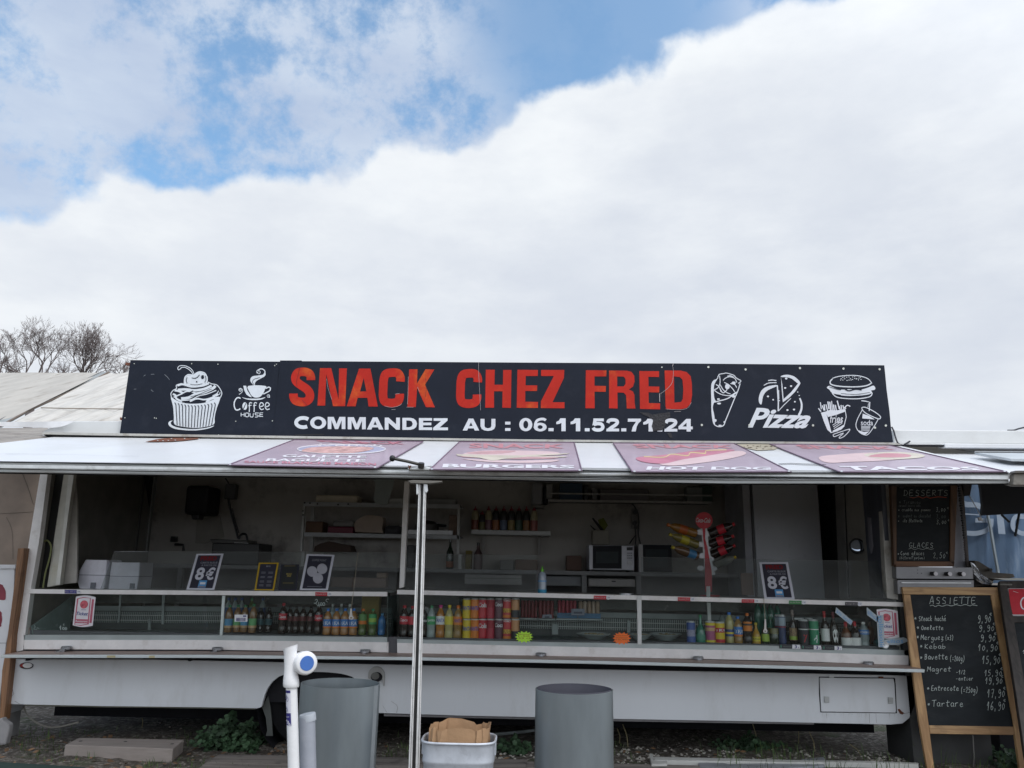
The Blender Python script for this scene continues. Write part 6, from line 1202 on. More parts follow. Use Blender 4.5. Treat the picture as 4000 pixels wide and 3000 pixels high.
single('splash_board', MB().quadpx(cm(c8, [(510, 690), (780, 640), (830, 900), (600, 975), (490, 970)]), 1.685, .008), M('splash_board', (.32, .30, .27), .6), 'faint pale splash board on the back wall below the dispenser', 'board', U(*c8(600, 975), 1.685))
sbox('door_leaf', 'dark interior door leaf on the left side of the trailer', 'door', c7, 1120, 290, 1565, 1110, 1.45, .03, M('door_dark', (.09, .085, .08), .6))
single('hook_rail', MB().quadpx(cm(c7, [(1660, 310), (1668, 310), (1582, 1110), (1572, 1110)]), 1.43, .01), alu2, 'thin vertical metal door edge in the left part of the trailer', 'rail', U(*c7(1577, 1110), 1.43))
single('black_pennant', MB().quadpx(cm(c7, [(1555, 300), (1650, 310), (1612, 640), (1590, 520)]), 1.40, .01), blackM, 'narrow black cloth hanging at the top by the dark door', 'cloth', U(*c7(1605, 640), 1.40))
t_ = Th('tap', 'small dark tap fixture on the left of the back wall', 'tap', U(*c8(300, 1060), 1.5)); t_.part('tap_box', bxp(c8, 195, 890, 260, 955, 1.62, .05)[0], blackM); t_.part('spout', MB().tube([U(*c8(x, y), 1.55) for x, y in ((250, 985), (350, 990), (352, 1060))], .012, 8), blackM)
# green-yellow cable by the left corner
single('earth_cable', MB().tube([U(*c7(x, y), .08) for x, y in smo([(478, 1010), (510, 998), (540, 1030), (552, 1090), (530, 1210), (490, 1350), (465, 1512)], 4)], .006, 6), M('earth_green', (.22, .24, .10), .5), 'yellow green cable looping down inside the left corner', 'cable', U(*c7(465, 1512), .08))
single('dark_gap_sheet', MB().quadpx(cm(c7, [(515, 275), (690, 280), (600, 850), (500, 1500), (335, 1512), (430, 860)]), .12, .01), M('black_gap', (.02, .02, .02), .7), 'black sheet put in for the dark gap between the left corner posts', 'board', U(*c7(420, 1512), .12))  # black sheet put in for the darkness between the two posts
# white cartons on the left counter
for i, (x0, y0, x1, y1) in enumerate(((835, 1210, 1165, 1470), (1172, 1238, 1520, 1465))):
    Y = .25+.03*i; a_, b_ = U(*c7(x0, y1), Y), U(*c7(x1, y0), Y); zb = ztop(c7(x0, 0)[0])-.003; h = b_.z-zb
    cl_ = .035 if i == 0 else .002; P = [(a_.x+cl_*.5, zb), (b_.x-.004, zb), (b_.x, zb+h*.45), (b_.x-.001, zb+h*.5), (b_.x-.004, zb+h), (a_.x+cl_, zb+h), (a_.x, zb+h*.62), (a_.x, zb+h*.2)]
    t_ = Th('takeaway_carton', ['white foam takeaway carton at the far left of the counter', 'white foam takeaway carton right next to the leftmost one'][i], 'carton', ((a_.x+b_.x)/2, Y, zb), 'white takeaway cartons on the left counter')
    t_.part('carton_shell', MB().prism([(x, Y, z) for x, z in P], (0, .22, 0)), M('foam_white', (.74, .74, .82), .6), bevel=.008)
    t_.part('lid_seam', MB().box(a_.x-.001, b_.x+.001, Y-.003, Y+.22, zb+h*.46, zb+h*.485), M('seam_shadow', (.30, .30, .36), .7))
    X = a_.x+.10 if i == 0 else a_.x+.16; t_.part('catch', MB().box(X, X+.035, Y-.008, Y-.004, zb+.004, zb+h*.22), M('catch_grey', (.18, .19, .22)))
# counter things on the right
X = U(*d2(1162, 1480), .14).x; zb = ztop(d2(1162, 0)[0])-.003; ht_ = U(*d2(1162, 1140), .14).z-zb; r_ = 17/ppm(2118, 2260, .14)
t_ = Th('sanitizer_bottle', 'clear and blue sanitizer bottle with bright green nozzle', 'bottle', (X, .14, zb))
t_.part('bottle_body', MB().lathe([(.0001, 0), (r_, 0), (r_, ht_*.62), (r_*.8, ht_*.72), (r_*.35, ht_*.79)], (X, .14, zb), 18), M('gel_clear', (.34, .40, .48), .2, coat=.5), smooth=40)
t_.part('blue_base', MB().lathe([(r_*1.02, .001), (r_*1.03, ht_*.13)], (X, .14, zb), 18), solid('gel_blue', (.03, .30, .50))); t_.part('label_stripe', MB().lathe([(r_*1.02, ht_*.42), (r_*1.02, ht_*.46)], (X, .14, zb), 18), lblueP); t_.part('nozzle', MB().lathe([(r_*.38, ht_*.78), (r_*.4, ht_*.86), (r_*.18, ht_*.9), (r_*.1, ht_), (.0001, ht_)], (X, .14, zb), 12), solid('nozzle_green', (.18, .55, .06)), smooth=40)
Y = .34; zb = ztop(2750)-.003
t_ = Th('soda_stand', 'red and white soda bottle stand with a round red top sign', 'display stand', (U(2755, 2250, Y).x, Y, zb))
xc = U(*d3(1640, 1200), Y).x; zz = lambda y: U(*d3(1640, y), Y).z
t_.part('base', MB().lathe([(.0001, 0), (.07, 0), (.07, .008), (.0001, .012)], (xc, Y, zb), 20), redP)
def sq(q, dy, th=.004): return MB().quadpx(cm(d3, q), Y+dy, th)
t_.part('white_stem', sq([(1540, 675), (1618, 675), (1640, 900), (1670, 1060), (1720, 1250), (1590, 1250), (1575, 1060), (1565, 860)], 0), whiteP)
t_.part('red_swoosh', sq([(1562, 675), (1598, 675), (1592, 800), (1620, 900), (1645, 1040), (1675, 1200), (1680, 1460), (1595, 1460), (1590, 1100), (1592, 950), (1575, 840)], -.003, .002), redP)
for x, y, r_ in ((1535, 722, 44), (1620, 745, 42), (1552, 872, 42), (1625, 905, 42), (1560, 1015, 44), (1668, 1050, 40), (1540, 1165, 40), (1705, 1175, 38)): t_.part('bottle_holder', sq(ell(x, y, r_, r_*.8, 16), .002, .012), whiteP)
ds = t_.part('round_sign', sq(ell(1580, 578, 105, 103, 28), -.006, .008), redP)
t_.part('lettering', Art(VP(Y-.006), .002, d3).text('Coca-Cola', [(1482, 545), (1665, 550), (1655, 608), (1478, 600)], bold=.012, shear=.3).mb, whiteP, ds)
def tilt(label, p0_, p1_, w_, liq, lab, cap, Yd, l0=.35, l1=.62):
    A, B = U(*d3(*p0_), Y+.03), U(*d3(*p1_), Y+Yd); ax = B-A; L_ = ax.length; wd = w_*1.3/3.16/ppm(2700, 2100, Y)
    o = bpy.data.objects.new('drink_bottle', None); sc.collection.objects.link(o); o.location = A; o.rotation_mode = 'QUATERNION'; o.rotation_quaternion = ax.to_track_quat('Z', 'Y'); o.scale = (wd, wd, L_); setp(o, label, 'bottle', 'bottles held slanting in the soda stand')
    upart('bottle_body', 'PET', PET, liq, o); upart('cap', 'capP', [(.185, .915), (.19, .985), (.17, 1.0), (.0001, 1.0)], cap, o, 12); band(o, 'label_band', lab, l0, l1)
dl = lambda n, c: M(n, c, .3)
tilt('orange bottle slanting upper left in the soda stand', (1480, 740), (1125, 628), 92, liquid('dim_orange', (.28, .13, .02)), dl('tl1', (.42, .10, .02)), dl('tc1', (.40, .12, .02)), -.04)
tilt('lemon bottle slanting in the middle left of the soda stand', (1500, 880), (1150, 748), 88, liquid('dim_yellow', (.20, .17, .04)), dl('tl2', (.45, .40, .03)), dl('tc2', (.45, .36, .03)), -.04)
tilt('iced tea bottle with blue label slanting lower left in the soda stand', (1500, 1020), (1182, 905), 92, liquid('dim_tea', (.14, .08, .04)), dl('tl3', (.06, .22, .42)), dl('tc3', (.50, .40, .04)), -.04, .12, .40)
tilt('cola bottle slanting upper right in the soda stand', (1645, 745), (1960, 620), 95, cola, labR, redC, -.04)
tilt('cola bottle slanting in the middle right of the soda stand', (1640, 880), (1950, 770), 90, cola, labR, redC, -.04)
tilt('cola bottle with red cap slanting lower right in the soda stand', (1670, 1010), (1965, 885), 88, cola, labR, redC, -.04)
tilt('clear bottle with yellow cap at the lowest right of the soda stand', (1720, 1130), (1975, 1028), 80, liquid('dim_clear', (.16, .17, .14)), dl('tl4', (.12, .14, .12)), dl('tc4', (.50, .36, .03)), -.04)
# right side of the interior: cupboard, gap, round mirror
t_ = Th('tall_fridge', 'tall plain white-grey fridge at the right of the trailer interior', 'fridge', (U(*d4(700, 1500), .9).x, .9, zf)); a_, b_ = U(*d4(340, 1450), .9), U(*d4(1150, 1060), .9)
t_.part('fridge_body', MB().box(a_.x, b_.x, .92, 1.5, zf, zc-.03), M('fridge_side', (.38, .38, .40), .4)); t_.part('door', MB().box(a_.x+.003, b_.x-.003, .895, .917, zf+.05, zc-.05), M('fridge_door', (.40, .41, .44), .3, var=.03), bevel=.006)
t_.part('door_gasket', MB().box(a_.x-.014, a_.x+.001, .9, .93, zf, zc-.05), blackM); t_.part('hinge_side', MB().box(a_.x-.075, a_.x-.016, .91, 1.5, zf, zc-.05), M('fridge_hinge', (.34, .34, .37), .5))
SW = Pl((XR-.042, 0, 0), (-1, 0, 0))      # inner face of the right side wall
def onside(q, mat, th=.012, off=0.): return MB().prism([SW.at(*d4(x, y), off+th) for x, y in q], (th, 0, 0))
def swl(x, y): return SW.at(*d4(x, y), .01)
single('dark_gap_panel', onside([(1098, 140), (1296, 140), (1350, 1540), (1170, 1540)], None), M('black_gap', (.02, .02, .02), .7), 'black upright gap between the fridge and the pale wall strip', 'panel', swl(1250, 1540))
single('wall_strip', onside([(1298, 140), (1400, 140), (1452, 1530), (1352, 1535)], None, .02), M('strip_wall', (.30, .29, .28), .6), 'pale vertical wall strip right of the fridge gap', 'panel', swl(1400, 1530))
single('dark_groove', onside([(1402, 140), (1424, 140), (1482, 1530), (1454, 1530)], None), M('black_gap', (.02, .02, .02), .7), 'thin dark upright groove beside the round mirror', 'groove', swl(1465, 1530))
single('wall_panel', onside([(1426, 140), (1630, 140), (1735, 1540), (1484, 1530)], None, .02), M('panel_wall', (.34, .32, .29), .6), 'light wall panel carrying the round mirror', 'panel', swl(1610, 1535))
single('curtain', onside([(1634, 140), (1870, 140), (1960, 1545), (1738, 1540)], None, .03), M('curtain_dark', (.05, .055, .075), .4, var=.3, scale=3, stretch=(1, 8, .3)), 'dark blue grey strip curtain beside the round mirror', 'curtain', swl(1845, 1542))
single('curtain_pull', onside([(1700, 540), (1730, 545), (1760, 900), (1742, 985), (1722, 900)], None, .01, .03), M('pull_grey', (.24, .24, .28)), 'slim pale handle on the dark strip curtain', 'handle', swl(1742, 985))
mc = SW.at(*d4(1575, 890), .06); rm = 86/3.16/(F/((mc-CAM).dot(fwd)))
mi = Th('round_mirror', 'small round convex mirror in a dark frame reflecting blue sky', 'mirror', mc-Vector((0, 0, rm)))
mdir = (CAM-mc).normalized(); want = Vector((-.10, -.80, .36)).normalized(); nm_ = (mdir+want).normalized(); qm = nm_.to_track_quat('Z', 'Y')
fr_ = MB().lathe([(.0001, -.03), (rm*1.05, -.03), (rm*1.1, -.012), (rm*1.08, .004), (rm*.9, .004)], (0, 0, 0), 30); fr_.v = [mc+qm @ v for v in fr_.v]; mi.part('frame', fr_, blackM, smooth=50)
fr_ = MB().tube([mc-nm_*.02, Vector((XR-.04, mc.y+.02, mc.z))], .012, 8); mi.part('mount', fr_, blackM)
mm = bpy.data.materials.new('mirror_silver'); mm.use_nodes = True; mm.node_tree.nodes['Principled BSDF'].inputs['Metallic'].default_value = 1; mm.node_tree.nodes['Principled BSDF'].inputs['Roughness'].default_value = .03; mm.node_tree.nodes['Principled BSDF'].inputs['Base Color'].default_value = (.45, .52, .62, 1)
cvx = MB().lathe([(max(rm*.90*math.sin(R(a_))/1.0, 1e-4), .006+rm*.12*(math.cos(R(a_))-1)) for a_ in range(0, 91, 10)], (0, 0, 0), 28); cvx.v = [mc+qm @ v for v in cvx.v]
mi.part('mirror_glass', cvx, mm, smooth=80)
for lb_, q_, Y_, m_ in (('low brown box behind the screen glass left of the sanitizer bottle', (830, 1062, 1105, 1150), 1.45, M('card_brown', (.17, .10, .065), .8)), ('pale low tub behind the screen glass beside the brown box', (640, 1070, 815, 1150), 1.45, M('tub_pale', (.24, .24, .23))), ('yellow sponge pack on the back counter', (215, 950, 290, 1000), 1.45, M('dull_yellow', (.22, .17, .03)))):
    mb_, l_, a_, b_ = bxp(d2, *q_, Y_, .15); mb_ = MB().box(a_.x, b_.x, Y_, Y_+.15, bz, max(b_.z, bz+.04)); single('counter_box', mb_, m_, lb_, 'box', (l_[0], Y_, bz), bevel=.006)
sbox('brown_board', 'tall brownish board leaning behind the glass near the soda stand', 'board', d3, 2045, 1230, 2185, 1500, .30, .01, M('board_brown', (.28, .20, .17), .6)); sbox('flat_box', 'pinkish brown flat boxes stacked behind the left screen glass', 'box', d1, 600, 1290, 1290, 1400, .42, .12, M('pinkish_boxes', (.26, .19, .16), .7)); sbox('flat_box', 'small tan box on the stack behind the left screen glass', 'box', d1, 1170, 1225, 1300, 1288, .46, .08, M('tan_box', (.34, .25, .19), .7))
single('round_tin_lid', MB().lathe([(.0001, 0), (.05, 0), (.05, .012), (.0001, .014)], (U(*d3(620, 1490), .12).x, .12, ztop(2446)-.003), 20), steel, 'low steel dish on the counter before the warming drawer', 'dish', (U(*d3(620, 1490), .12).x, .12, ztop(2446)-.003))
# ---------------------------------------------------------------- right neighbour: trailer roof, flap, blackboards, griddle, tarpaulin
NR = Th('catering_trailer', 'second white catering trailer adjoining on the right, roof fascia and flap visible', 'trailer', (U(3900, 1700, .3).x, .3, 0))
NR.part('roof_fascia', MB().quadpx([(3492, 1679), (4150, 1683), (4150, 1736), (3492, 1731)], .10, 1.6), white, bevel=.006)
NR.part('roof_ledge', MB().quadpx([(3488, 1729), (4150, 1737), (4150, 1750), (3692, 1746), (3692, 1738), (3488, 1738)], .03, .1), white, bevel=.003)
NR.part('roof_gutter', MB().quadpx([(3692, 1733), (4150, 1737), (4150, 1752), (3692, 1748)], -.02, .05), canopyM, bevel=.003)
pa, pb_ = CAN.at(3535, 1744, -.03), CAN.at(4250, 1756, -.03)
NC = Pl(pa, CAN.n)
fa, fb = CAN.at(3519, 1742)+Vector((-.03, .0, -.055)), CAN.at(3968, 1846)+Vector((-.03, .006, -.055)); ex = (CAN.at(4300, 1846)-CAN.at(3968, 1846)).normalized()*2.6
NR.part('canopy_flap', MB().prism([fa, fa+ex, fb+ex, fb], -CAN.n*.02), canopyM)
a = Art(CAN, -.040, c6); a.rib([(800, 385), (1160, 450), (1531, 528), (1700, 560)], 4); a.build(NR, 'seam', M('seam_dark', (.25, .25, .25)))
NR.part('roof_hatch', MB().prism([CAN.at(x, y, -.01) for x, y in cm(c6, [(1040, 425), (1900, 425), (1900, 500), (1400, 490)])], CAN.n*-.015), M('hatch_grey', (.46, .49, .51), .5))
a = Art(CAN, -.005, c6); a.rib([(1040, 418), (1531, 420), (1900, 424)], 9); a.build(NR, 'hatch_edge', M('seam_dark', (.05, .05, .05)))
yn = CAN.at(3990, 1850).y
NR.part('front_rail', MB().quadpx([(3968, 1838), (4300, 1836), (4300, 1846), (3962, 1848)], yn-.03, .05), M('dark_rail', (.10, .09, .08), .6), bevel=.002)
NR.part('front_rail', MB().quadpx([(3962, 1850), (4300, 1848), (4300, 1898), (3958, 1893)], yn-.01, .04), M('brown_rail', (.24, .22, .19), .6, stain=(.08, .07, .06), sscale=8, samt=.8), bevel=.002)
NR.part('rear_wall', MB().quadpx([(3500, 1900), (3585, 1900), (3590, 2330), (3505, 2330)], .18, .02), M('grey_wall', (.42, .43, .47), .5))
NR.part('side_panel', MB().quadpx(cm(d5, [(930, 130), (985, 130), (1110, 1212), (925, 1212)]), .17, .02), M('grey_wall2', (.40, .41, .46), .5))
NR.part('side_rail', MB().quadpx(cm(d5, [(1000, 130), (1035, 130), (1118, 1205), (1088, 1205)]), .12, .02), M('rail_brown', (.10, .085, .075), .6))
ch = MB()
for k in range(22):
    u = k/21; x = 982+70*u; y = 150+670*u; p = U(*d5(x, y), .10); p2 = U(*d5(x+3, y+24), .10)
    ch.tube([p, p2], .010 if k % 2 else .013, 6)
NR.part('black_chain', ch, blackM)
for k in range(14): 
    u = k/13; NR.part('rack_tooth', MB().quadpx(cm(d5, [(1038+30*u, 845+u*285), (1078+32*u, 848+u*285), (1078+32*u, 856+u*285), (1038+30*u, 853+u*285)]), .10, .012), M('tooth', (.10, .08, .08)))
# loose cables on the roofs
single('loose_cable', MB().tube([U(*c6(x, y), .02) for x, y in smo([(212, 172), (235, 220), (255, 290), (280, 340), (330, 358), (345, 345), (395, 316)], 4)], .006, 6), M('cable_dark', (.05, .05, .06)), 'loose black cable hanging from the right end of the sign', 'cable', U(*c6(330, 358), .02))
single('roof_cable', MB().tube([U(*c6(x, y), .4) for x, y in smo([(1368, 207), (1432, 205), (1480, 190), (1560, 172)], 4)], .006, 6), M('cable_dark', (.05, .05, .06)), 'short dark cable end sticking up on the right roof', 'cable', U(*c6(1368, 207), .4))
def chalkstroke(A, pts, w=1.0, closed=False): A.rib(pts, w, closed)
# single-line hand lettering on a box grid: each glyph is a list of strokes in a cell 1 wide, 1.6 high (x right, y down, baseline y=1)
HW = {'a': [[(.8, .5), (.5, .35), (.2, .6), (.35, .95), (.7, .85), (.8, .5)], [(.8, .4), (.8, .9), (1, .95)]], 'b': [[(.2, -.1), (.2, .9), (.5, 1), (.8, .75), (.6, .5), (.25, .65)]], 'c': [[(.8, .5), (.5, .38), (.2, .65), (.45, 1), (.9, .85)]], 'd': [[(.75, .55), (.4, .4), (.2, .7), (.45, 1), (.75, .8)], [(.8, -.1), (.78, .95)]], 'e': [[(.2, .72), (.7, .62), (.6, .4), (.3, .45), (.2, .8), (.5, 1), (.9, .85)]], 'f': [[(.8, 0), (.5, -.05), (.4, .3), (.4, 1.3)], [(.15, .5), (.75, .45)]], 'g': [[(.8, .5), (.4, .4), (.2, .7), (.5, .95), (.8, .6)], [(.8, .45), (.8, 1.3), (.4, 1.5), (.2, 1.3)]], 'h': [[(.2, -.1), (.2, 1)], [(.2, .6), (.5, .42), (.75, .6), (.78, 1)]], 'i': [[(.45, .45), (.45, .95), (.7, .95)], [(.45, .15), (.5, .2)]], 'k': [[(.2, -.1), (.2, 1)], [(.75, .4), (.25, .7), (.8, 1)]], 'l': [[(.3, .9), (.6, .2), (.4, -.1), (.3, .3), (.35, .9), (.8, .95)]], 'm': [[(.1, 1), (.1, .45)], [(.1, .6), (.3, .42), (.45, .6), (.45, 1)], [(.45, .6), (.7, .42), (.85, .6), (.88, 1)]], 'n': [[(.15, 1), (.15, .45)], [(.15, .6), (.5, .42), (.75, .6), (.78, 1)]], 'o': [[(.5, .4), (.2, .65), (.45, 1), (.8, .75), (.5, .4)]], 'p': [[(.2, .4), (.2, 1.5)], [(.2, .5), (.6, .4), (.8, .7), (.5, 1), (.2, .85)]], 'q': [[(.8, .4), (.4, .4), (.2, .7), (.5, .95), (.8, .6)], [(.8, .4), (.8, 1.4)]], 'r': [[(.2, .4), (.25, 1)], [(.22, .65), (.5, .4), (.8, .45)]], 's': [[(.75, .45), (.35, .4), (.35, .65), (.7, .75), (.6, 1), (.2, .95)]], 't': [[(.5, 0), (.45, .9), (.8, .95)], [(.1, .35), (.95, .28)]], 'u': [[(.15, .45), (.2, .9), (.5, .98), (.75, .8), (.78, .42)], [(.78, .8), (.9, 1)]], 'v': [[(.1, .45), (.4, 1), (.8, .4)]], 'x': [[(.15, .4), (.8, 1)], [(.8, .4), (.15, 1)]], 'z': [[(.2, .45), (.75, .45), (.3, .95), (.8, .95), (.6, 1.3), (.3, 1.3)]],
 '0': [[(.5, .2), (.2, .6), (.45, 1), (.8, .6), (.5, .2)]], '1': [[(.2, .5), (.55, 0), (.5, 1.05)]], '2': [[(.2, .3), (.5, 0), (.75, .3), (.3, .95), (.9, .95)]], '3': [[(.2, .1), (.6, 0), (.7, .3), (.4, .45), (.75, .7), (.5, 1.05), (.15, .95)]], '4': [[(.6, 0), (.2, .65), (.9, .65)], [(.65, .4), (.65, 1)]], '5': [[(.8, .02), (.35, .05), (.3, .45), (.65, .45), (.75, .8), (.4, 1.02), (.15, .9)]], '6': [[(.7, 0), (.3, .4), (.25, .85), (.55, 1.02), (.8, .75), (.5, .55), (.3, .7)]], '7': [[(.15, .05), (.8, .02), (.45, 1.1)], [(.3, .5), (.75, .48)]], '9': [[(.75, .2), (.4, 0), (.2, .3), (.45, .55), (.75, .3), (.72, .8), (.45, 1.1), (.2, 1.0)]],
 'A': [[(.05, 1.05), (.45, 0), (.75, 1)], [(.2, .65), (.75, .6)]], 'B': [[(.2, 0), (.2, 1)], [(.15, .05), (.6, 0), (.6, .4), (.25, .5)], [(.25, .5), (.75, .6), (.6, 1), (.2, 1)]], 'C': [[(.85, .15), (.5, 0), (.2, .5), (.5, 1), (.9, .85)]], 'D': [[(.2, 0), (.2, 1)], [(.15, .02), (.6, .1), (.85, .5), (.6, .95), (.15, 1)]], 'E': [[(.8, 0), (.2, .05), (.2, 1), (.85, .95)], [(.2, .5), (.7, .48)]], 'G': [[(.85, .1), (.45, 0), (.2, .5), (.45, 1), (.85, .85), (.85, .6), (.5, .6)]], 'K': [[(.2, 0), (.2, 1)], [(.8, .0), (.25, .55), (.85, 1)]], 'L': [[(.2, 0), (.2, 1), (.8, .98)]], 'M': [[(.05, 1), (.15, 0), (.5, .6), (.8, 0), (.9, 1)]], 'O': [[(.5, 0), (.15, .5), (.5, 1), (.9, .5), (.5, 0)]], 'R': [[(.2, 0), (.2, 1)], [(.15, .05), (.65, .05), (.65, .45), (.25, .55), (.8, 1)]], 'S': [[(.8, .1), (.4, 0), (.25, .35), (.7, .6), (.7, .95), (.2, .95)]], 'T': [[(0, .02), (1, -.05)], [(.5, 0), (.48, 1)]], 'I': [[(.5, 0), (.5, 1)]],
 '*': [[(.3, .3), (.7, .9)], [(.7, .3), (.3, .9)], [(.15, .6), (.85, .6)]], ',': [[(.4, .9), (.35, 1.25)]], '(': [[(.6, -.1), (.3, .5), (.6, 1.2)]], ')': [[(.4, -.1), (.7, .5), (.4, 1.2)]], '-': [[(.1, .6), (.7, .58)]], '/': [[(.7, 0), (.2, 1)]], '=': [[(.1, .45), (.8, .4)], [(.1, .75), (.8, .7)]], "'": [[(.5, -.2), (.35, .1)]], 'J': [[(.8, .3), (.4, .2), (.2, .6), (.5, 1), (.85, .85)], [(.05, .5), (.65, .45)], [(.05, .7), (.6, .65)]]}
def hand(A, s, x0, y0, x1, y1, w):
    """s in a box from cap height y0 to baseline y1"""
    n = len(s); cw = (x1-x0)/n; h = y1-y0
    for i, chh in enumerate(s):
        for stx in HW.get(chh, []):
            j = random.uniform(-.03, .03)
            A.rib([(x0+(i+px*.95+j)*cw+(1-py)*h*.06, y0+py*h+j*h) for px, py in stx], w)
# dessert board
BP = VP(-.03)
q = cm(c6, [(205, 748), (872, 745), (835, 1567), (262, 1567)])
DB = Th('chalkboard', 'wood framed wall chalkboard headed DESSERTS and GLACES', 'chalkboard', U(*c6(540, 1567), -.03))
inn = cm(c6, [(262, 768), (800, 762), (796, 1514), (262, 1512)])
DB.part('board', MB().prism([U(x, y, -.03) for x, y in inn], (0, .02, 0)), chalkB)
for nm, q, m_ in (('frame_rail', [(240, 1512), (838, 1514), (830, 1566), (258, 1567)], woodM('frame_dark_x', (.16, .075, .035), (.09, .04, .02), 1, 0)), ('frame_rail', [(205, 730), (872, 728), (872, 762), (205, 768)], woodK), ('frame_stile', [(800, 745), (872, 745), (838, 1560), (796, 1514)], woodD), ('frame_stile', [(205, 748), (262, 768), (262, 1512), (236, 1560)], woodD)):
    DB.part(nm, MB().quadpx(cm(c6, q), -.045, .04), m_, bevel=.003)
a = Art(VP(-.03), .0015, c6)
for i, ch_ in enumerate('DESSERTS'): x = 325+i*57; hand(a, ch_, x, 803, x+56, 858, 3.2)
hand(a, 'GLACES', 380, 1328, 630, 1374, 3.4); a.rib([(380, 1390), (410, 1382), (440, 1396), (480, 1384), (520, 1394), (560, 1384), (600, 1392), (632, 1386)], 2.6)
hand(a, '*', 275, 990, 292, 1012, 2); hand(a, 'crumble aux pommes', 310, 985, 600, 1012, 2.0); hand(a, '*', 272, 1100, 290, 1120, 2.2); hand(a, 'ile flottante', 320, 1092, 520, 1122, 2.4)
hand(a, '3,00', 652, 975, 750, 1015, 2.4); hand(a, 'J', 762, 968, 785, 990, 2); hand(a, '3,00', 655, 1098, 760, 1138, 2.6); hand(a, 'J', 770, 1092, 792, 1112, 2)
hand(a, '*', 268, 1425, 290, 1448, 2.4); hand(a, 'Cone glaces', 298, 1415, 540, 1450, 3); hand(a, '2,50', 622, 1425, 750, 1480, 3); hand(a, 'J', 752, 1415, 775, 1436, 2); hand(a, '(different parfums)', 288, 1465, 542, 1490, 2)
a.build(DB, 'chalk_lettering', chalk)
a = Art(VP(-.03), .0015, c6); hand(a, '* Tiramisu', 285, 905, 500, 938, 2); hand(a, 'caramel beurre sale', 280, 948, 500, 968, 1.6); hand(a, '* Fondant au chocolat', 275, 1045, 605, 1075, 2); hand(a, '3,00', 652, 1045, 755, 1082, 2); a.rib([(355, 868), (420, 875), (470, 868)], 2); a.build(DB, 'faint_lettering', chalkDim)
a = Art(VP(-.03), .0022, c6); a.rib([(390, 872), (430, 880), (480, 868), (520, 882), (560, 870), (590, 882), (630, 876), (680, 870), (760, 876)], 4.5); a.build(DB, 'red_underline', chalkR)
DB.part('top_clip', MB().quadpx(cm(c6, [(290, 745), (332, 745), (332, 780), (290, 780)]), -.05, .01), blackM)
# stainless griddle below it
SB = Th('gas_griddle', 'stainless gas griddle with three control knobs under the dessert board', 'griddle', U(*d5(670, 1460), -.02))
steelD = M('griddle_steel', (.22, .22, .23), .4, .5, var=.1, stain=(.12, .11, .10), sscale=6, samt=.4)
SB.part('control_panel', MB().quadpx(cm(d5, [(165, 1208), (1165, 1216), (1172, 1366), (170, 1362)]), -.04, .45), steelD, bevel=.006)
SB.part('slot', MB().quadpx(cm(d5, [(235, 1360), (1176, 1365), (1176, 1380), (235, 1374)]), -.02, .3), dark)
SB.part('drawer', MB().quadpx(cm(d5, [(180, 1378), (1180, 1382), (1185, 1560), (190, 1560)]), -.035, .4), steelD, bevel=.006)
SB.part('drawer_lip', MB().quadpx(cm(d5, [(240, 1408), (1140, 1412), (1140, 1425), (240, 1420)]), -.045, .01), alu)
for x, y in ((655, 1297), (840, 1300), (1015, 1302)):
    p = U(*d5(x-25, y), -.04); kb = MB().tube([p, p+Vector((.004, -.035, 0))], .014, 14); ko = SB.part('control_knob', kb, blackM, smooth=40)
    p2 = p+Vector((.006, -.036, 0)); kf = MB(); kf.add([], []); kf.tube([p2, p2+Vector((0, -.006, 0))], .0135, 14); SB.part('knob_face', kf, M('knob_face', (.50, .48, .50), .35, .3), ko, smooth=40)
for x, y in ((447, 1250), (447, 1290), (498, 1292)): SB.part('panel_hole', MB().quadpx(cm(d5, ell(x, y, 6, 6, 8)), -.042, .004), blackM)
SB.part('base', MB().box(U(*d5(200, 1500), 0).x, U(*d5(1180, 1500), 0).x, -.0, .38, 0, U(*d5(600, 1540), 0).z), M('griddle_base', (.05, .05, .05), .7))
# tarpaulin with part of a word
TB = Th('blue_tarpaulin', 'blue truck tarpaulin with faded white letters behind the griddle', 'tarpaulin', U(*d5(1450, 1400), 1.2))
tm_ = MB(); A = [U(*d5(x, y), 1.2) for x, y in ((1020, 60), (2300, 60), (2300, 1420), (1020, 1420))]; n1, n2 = 26, 14
for j in range(n2+1):
    for i in range(n1+1):
        u, v = i/n1, j/n2; p = (A[0]*(1-u)+A[1]*u)*(1-v)+(A[3]*(1-u)+A[2]*u)*v
        tm_.v.append(p+Vector((0, .018*math.sin(u*19+v*2)+.01*math.sin(u*41+3*v), 0)))
for j in range(n2):
    for i in range(n1): a0 = j*(n1+1)+i; tm_.f.append((a0, a0+1, a0+n1+2, a0+n1+1))
TB.part('sheet', tm_, tarpB, smooth=60)
a = Art(VP(1.165), .001, d5)
a.rib([(1010, 370), (1080, 400), (1200, 405), (1290, 440)], 70, smooth=True); a.rib([(1195, 605), (1430, 612)], 55, smooth=False); a.rib([(1400, 600), (1390, 680), (1330, 740), (1200, 775), (1080, 770)], 62)
a.poly([(1470, 530), (1555, 530), (1585, 785), (1495, 780)]); a.rib([(1830, 560), (1720, 560), (1680, 640), (1700, 720), (1800, 775), (1900, 770)], 58); a.build(TB, 'faded_letters', tarpW)
TB.part('tension_rope', MB().tube([U(*d5(x, y), 1.14) for x, y in ((1355, 540), (1390, 700), (1430, 950), (1490, 1290))], .014, 6), M('rope_pale', (.38, .45, .50), .6)); TB.part('stiffener', MB().quadpx(cm(d5, [(1050, 515), (1300, 530), (1300, 545), (1050, 530)]), 1.15, .01), tarpW)
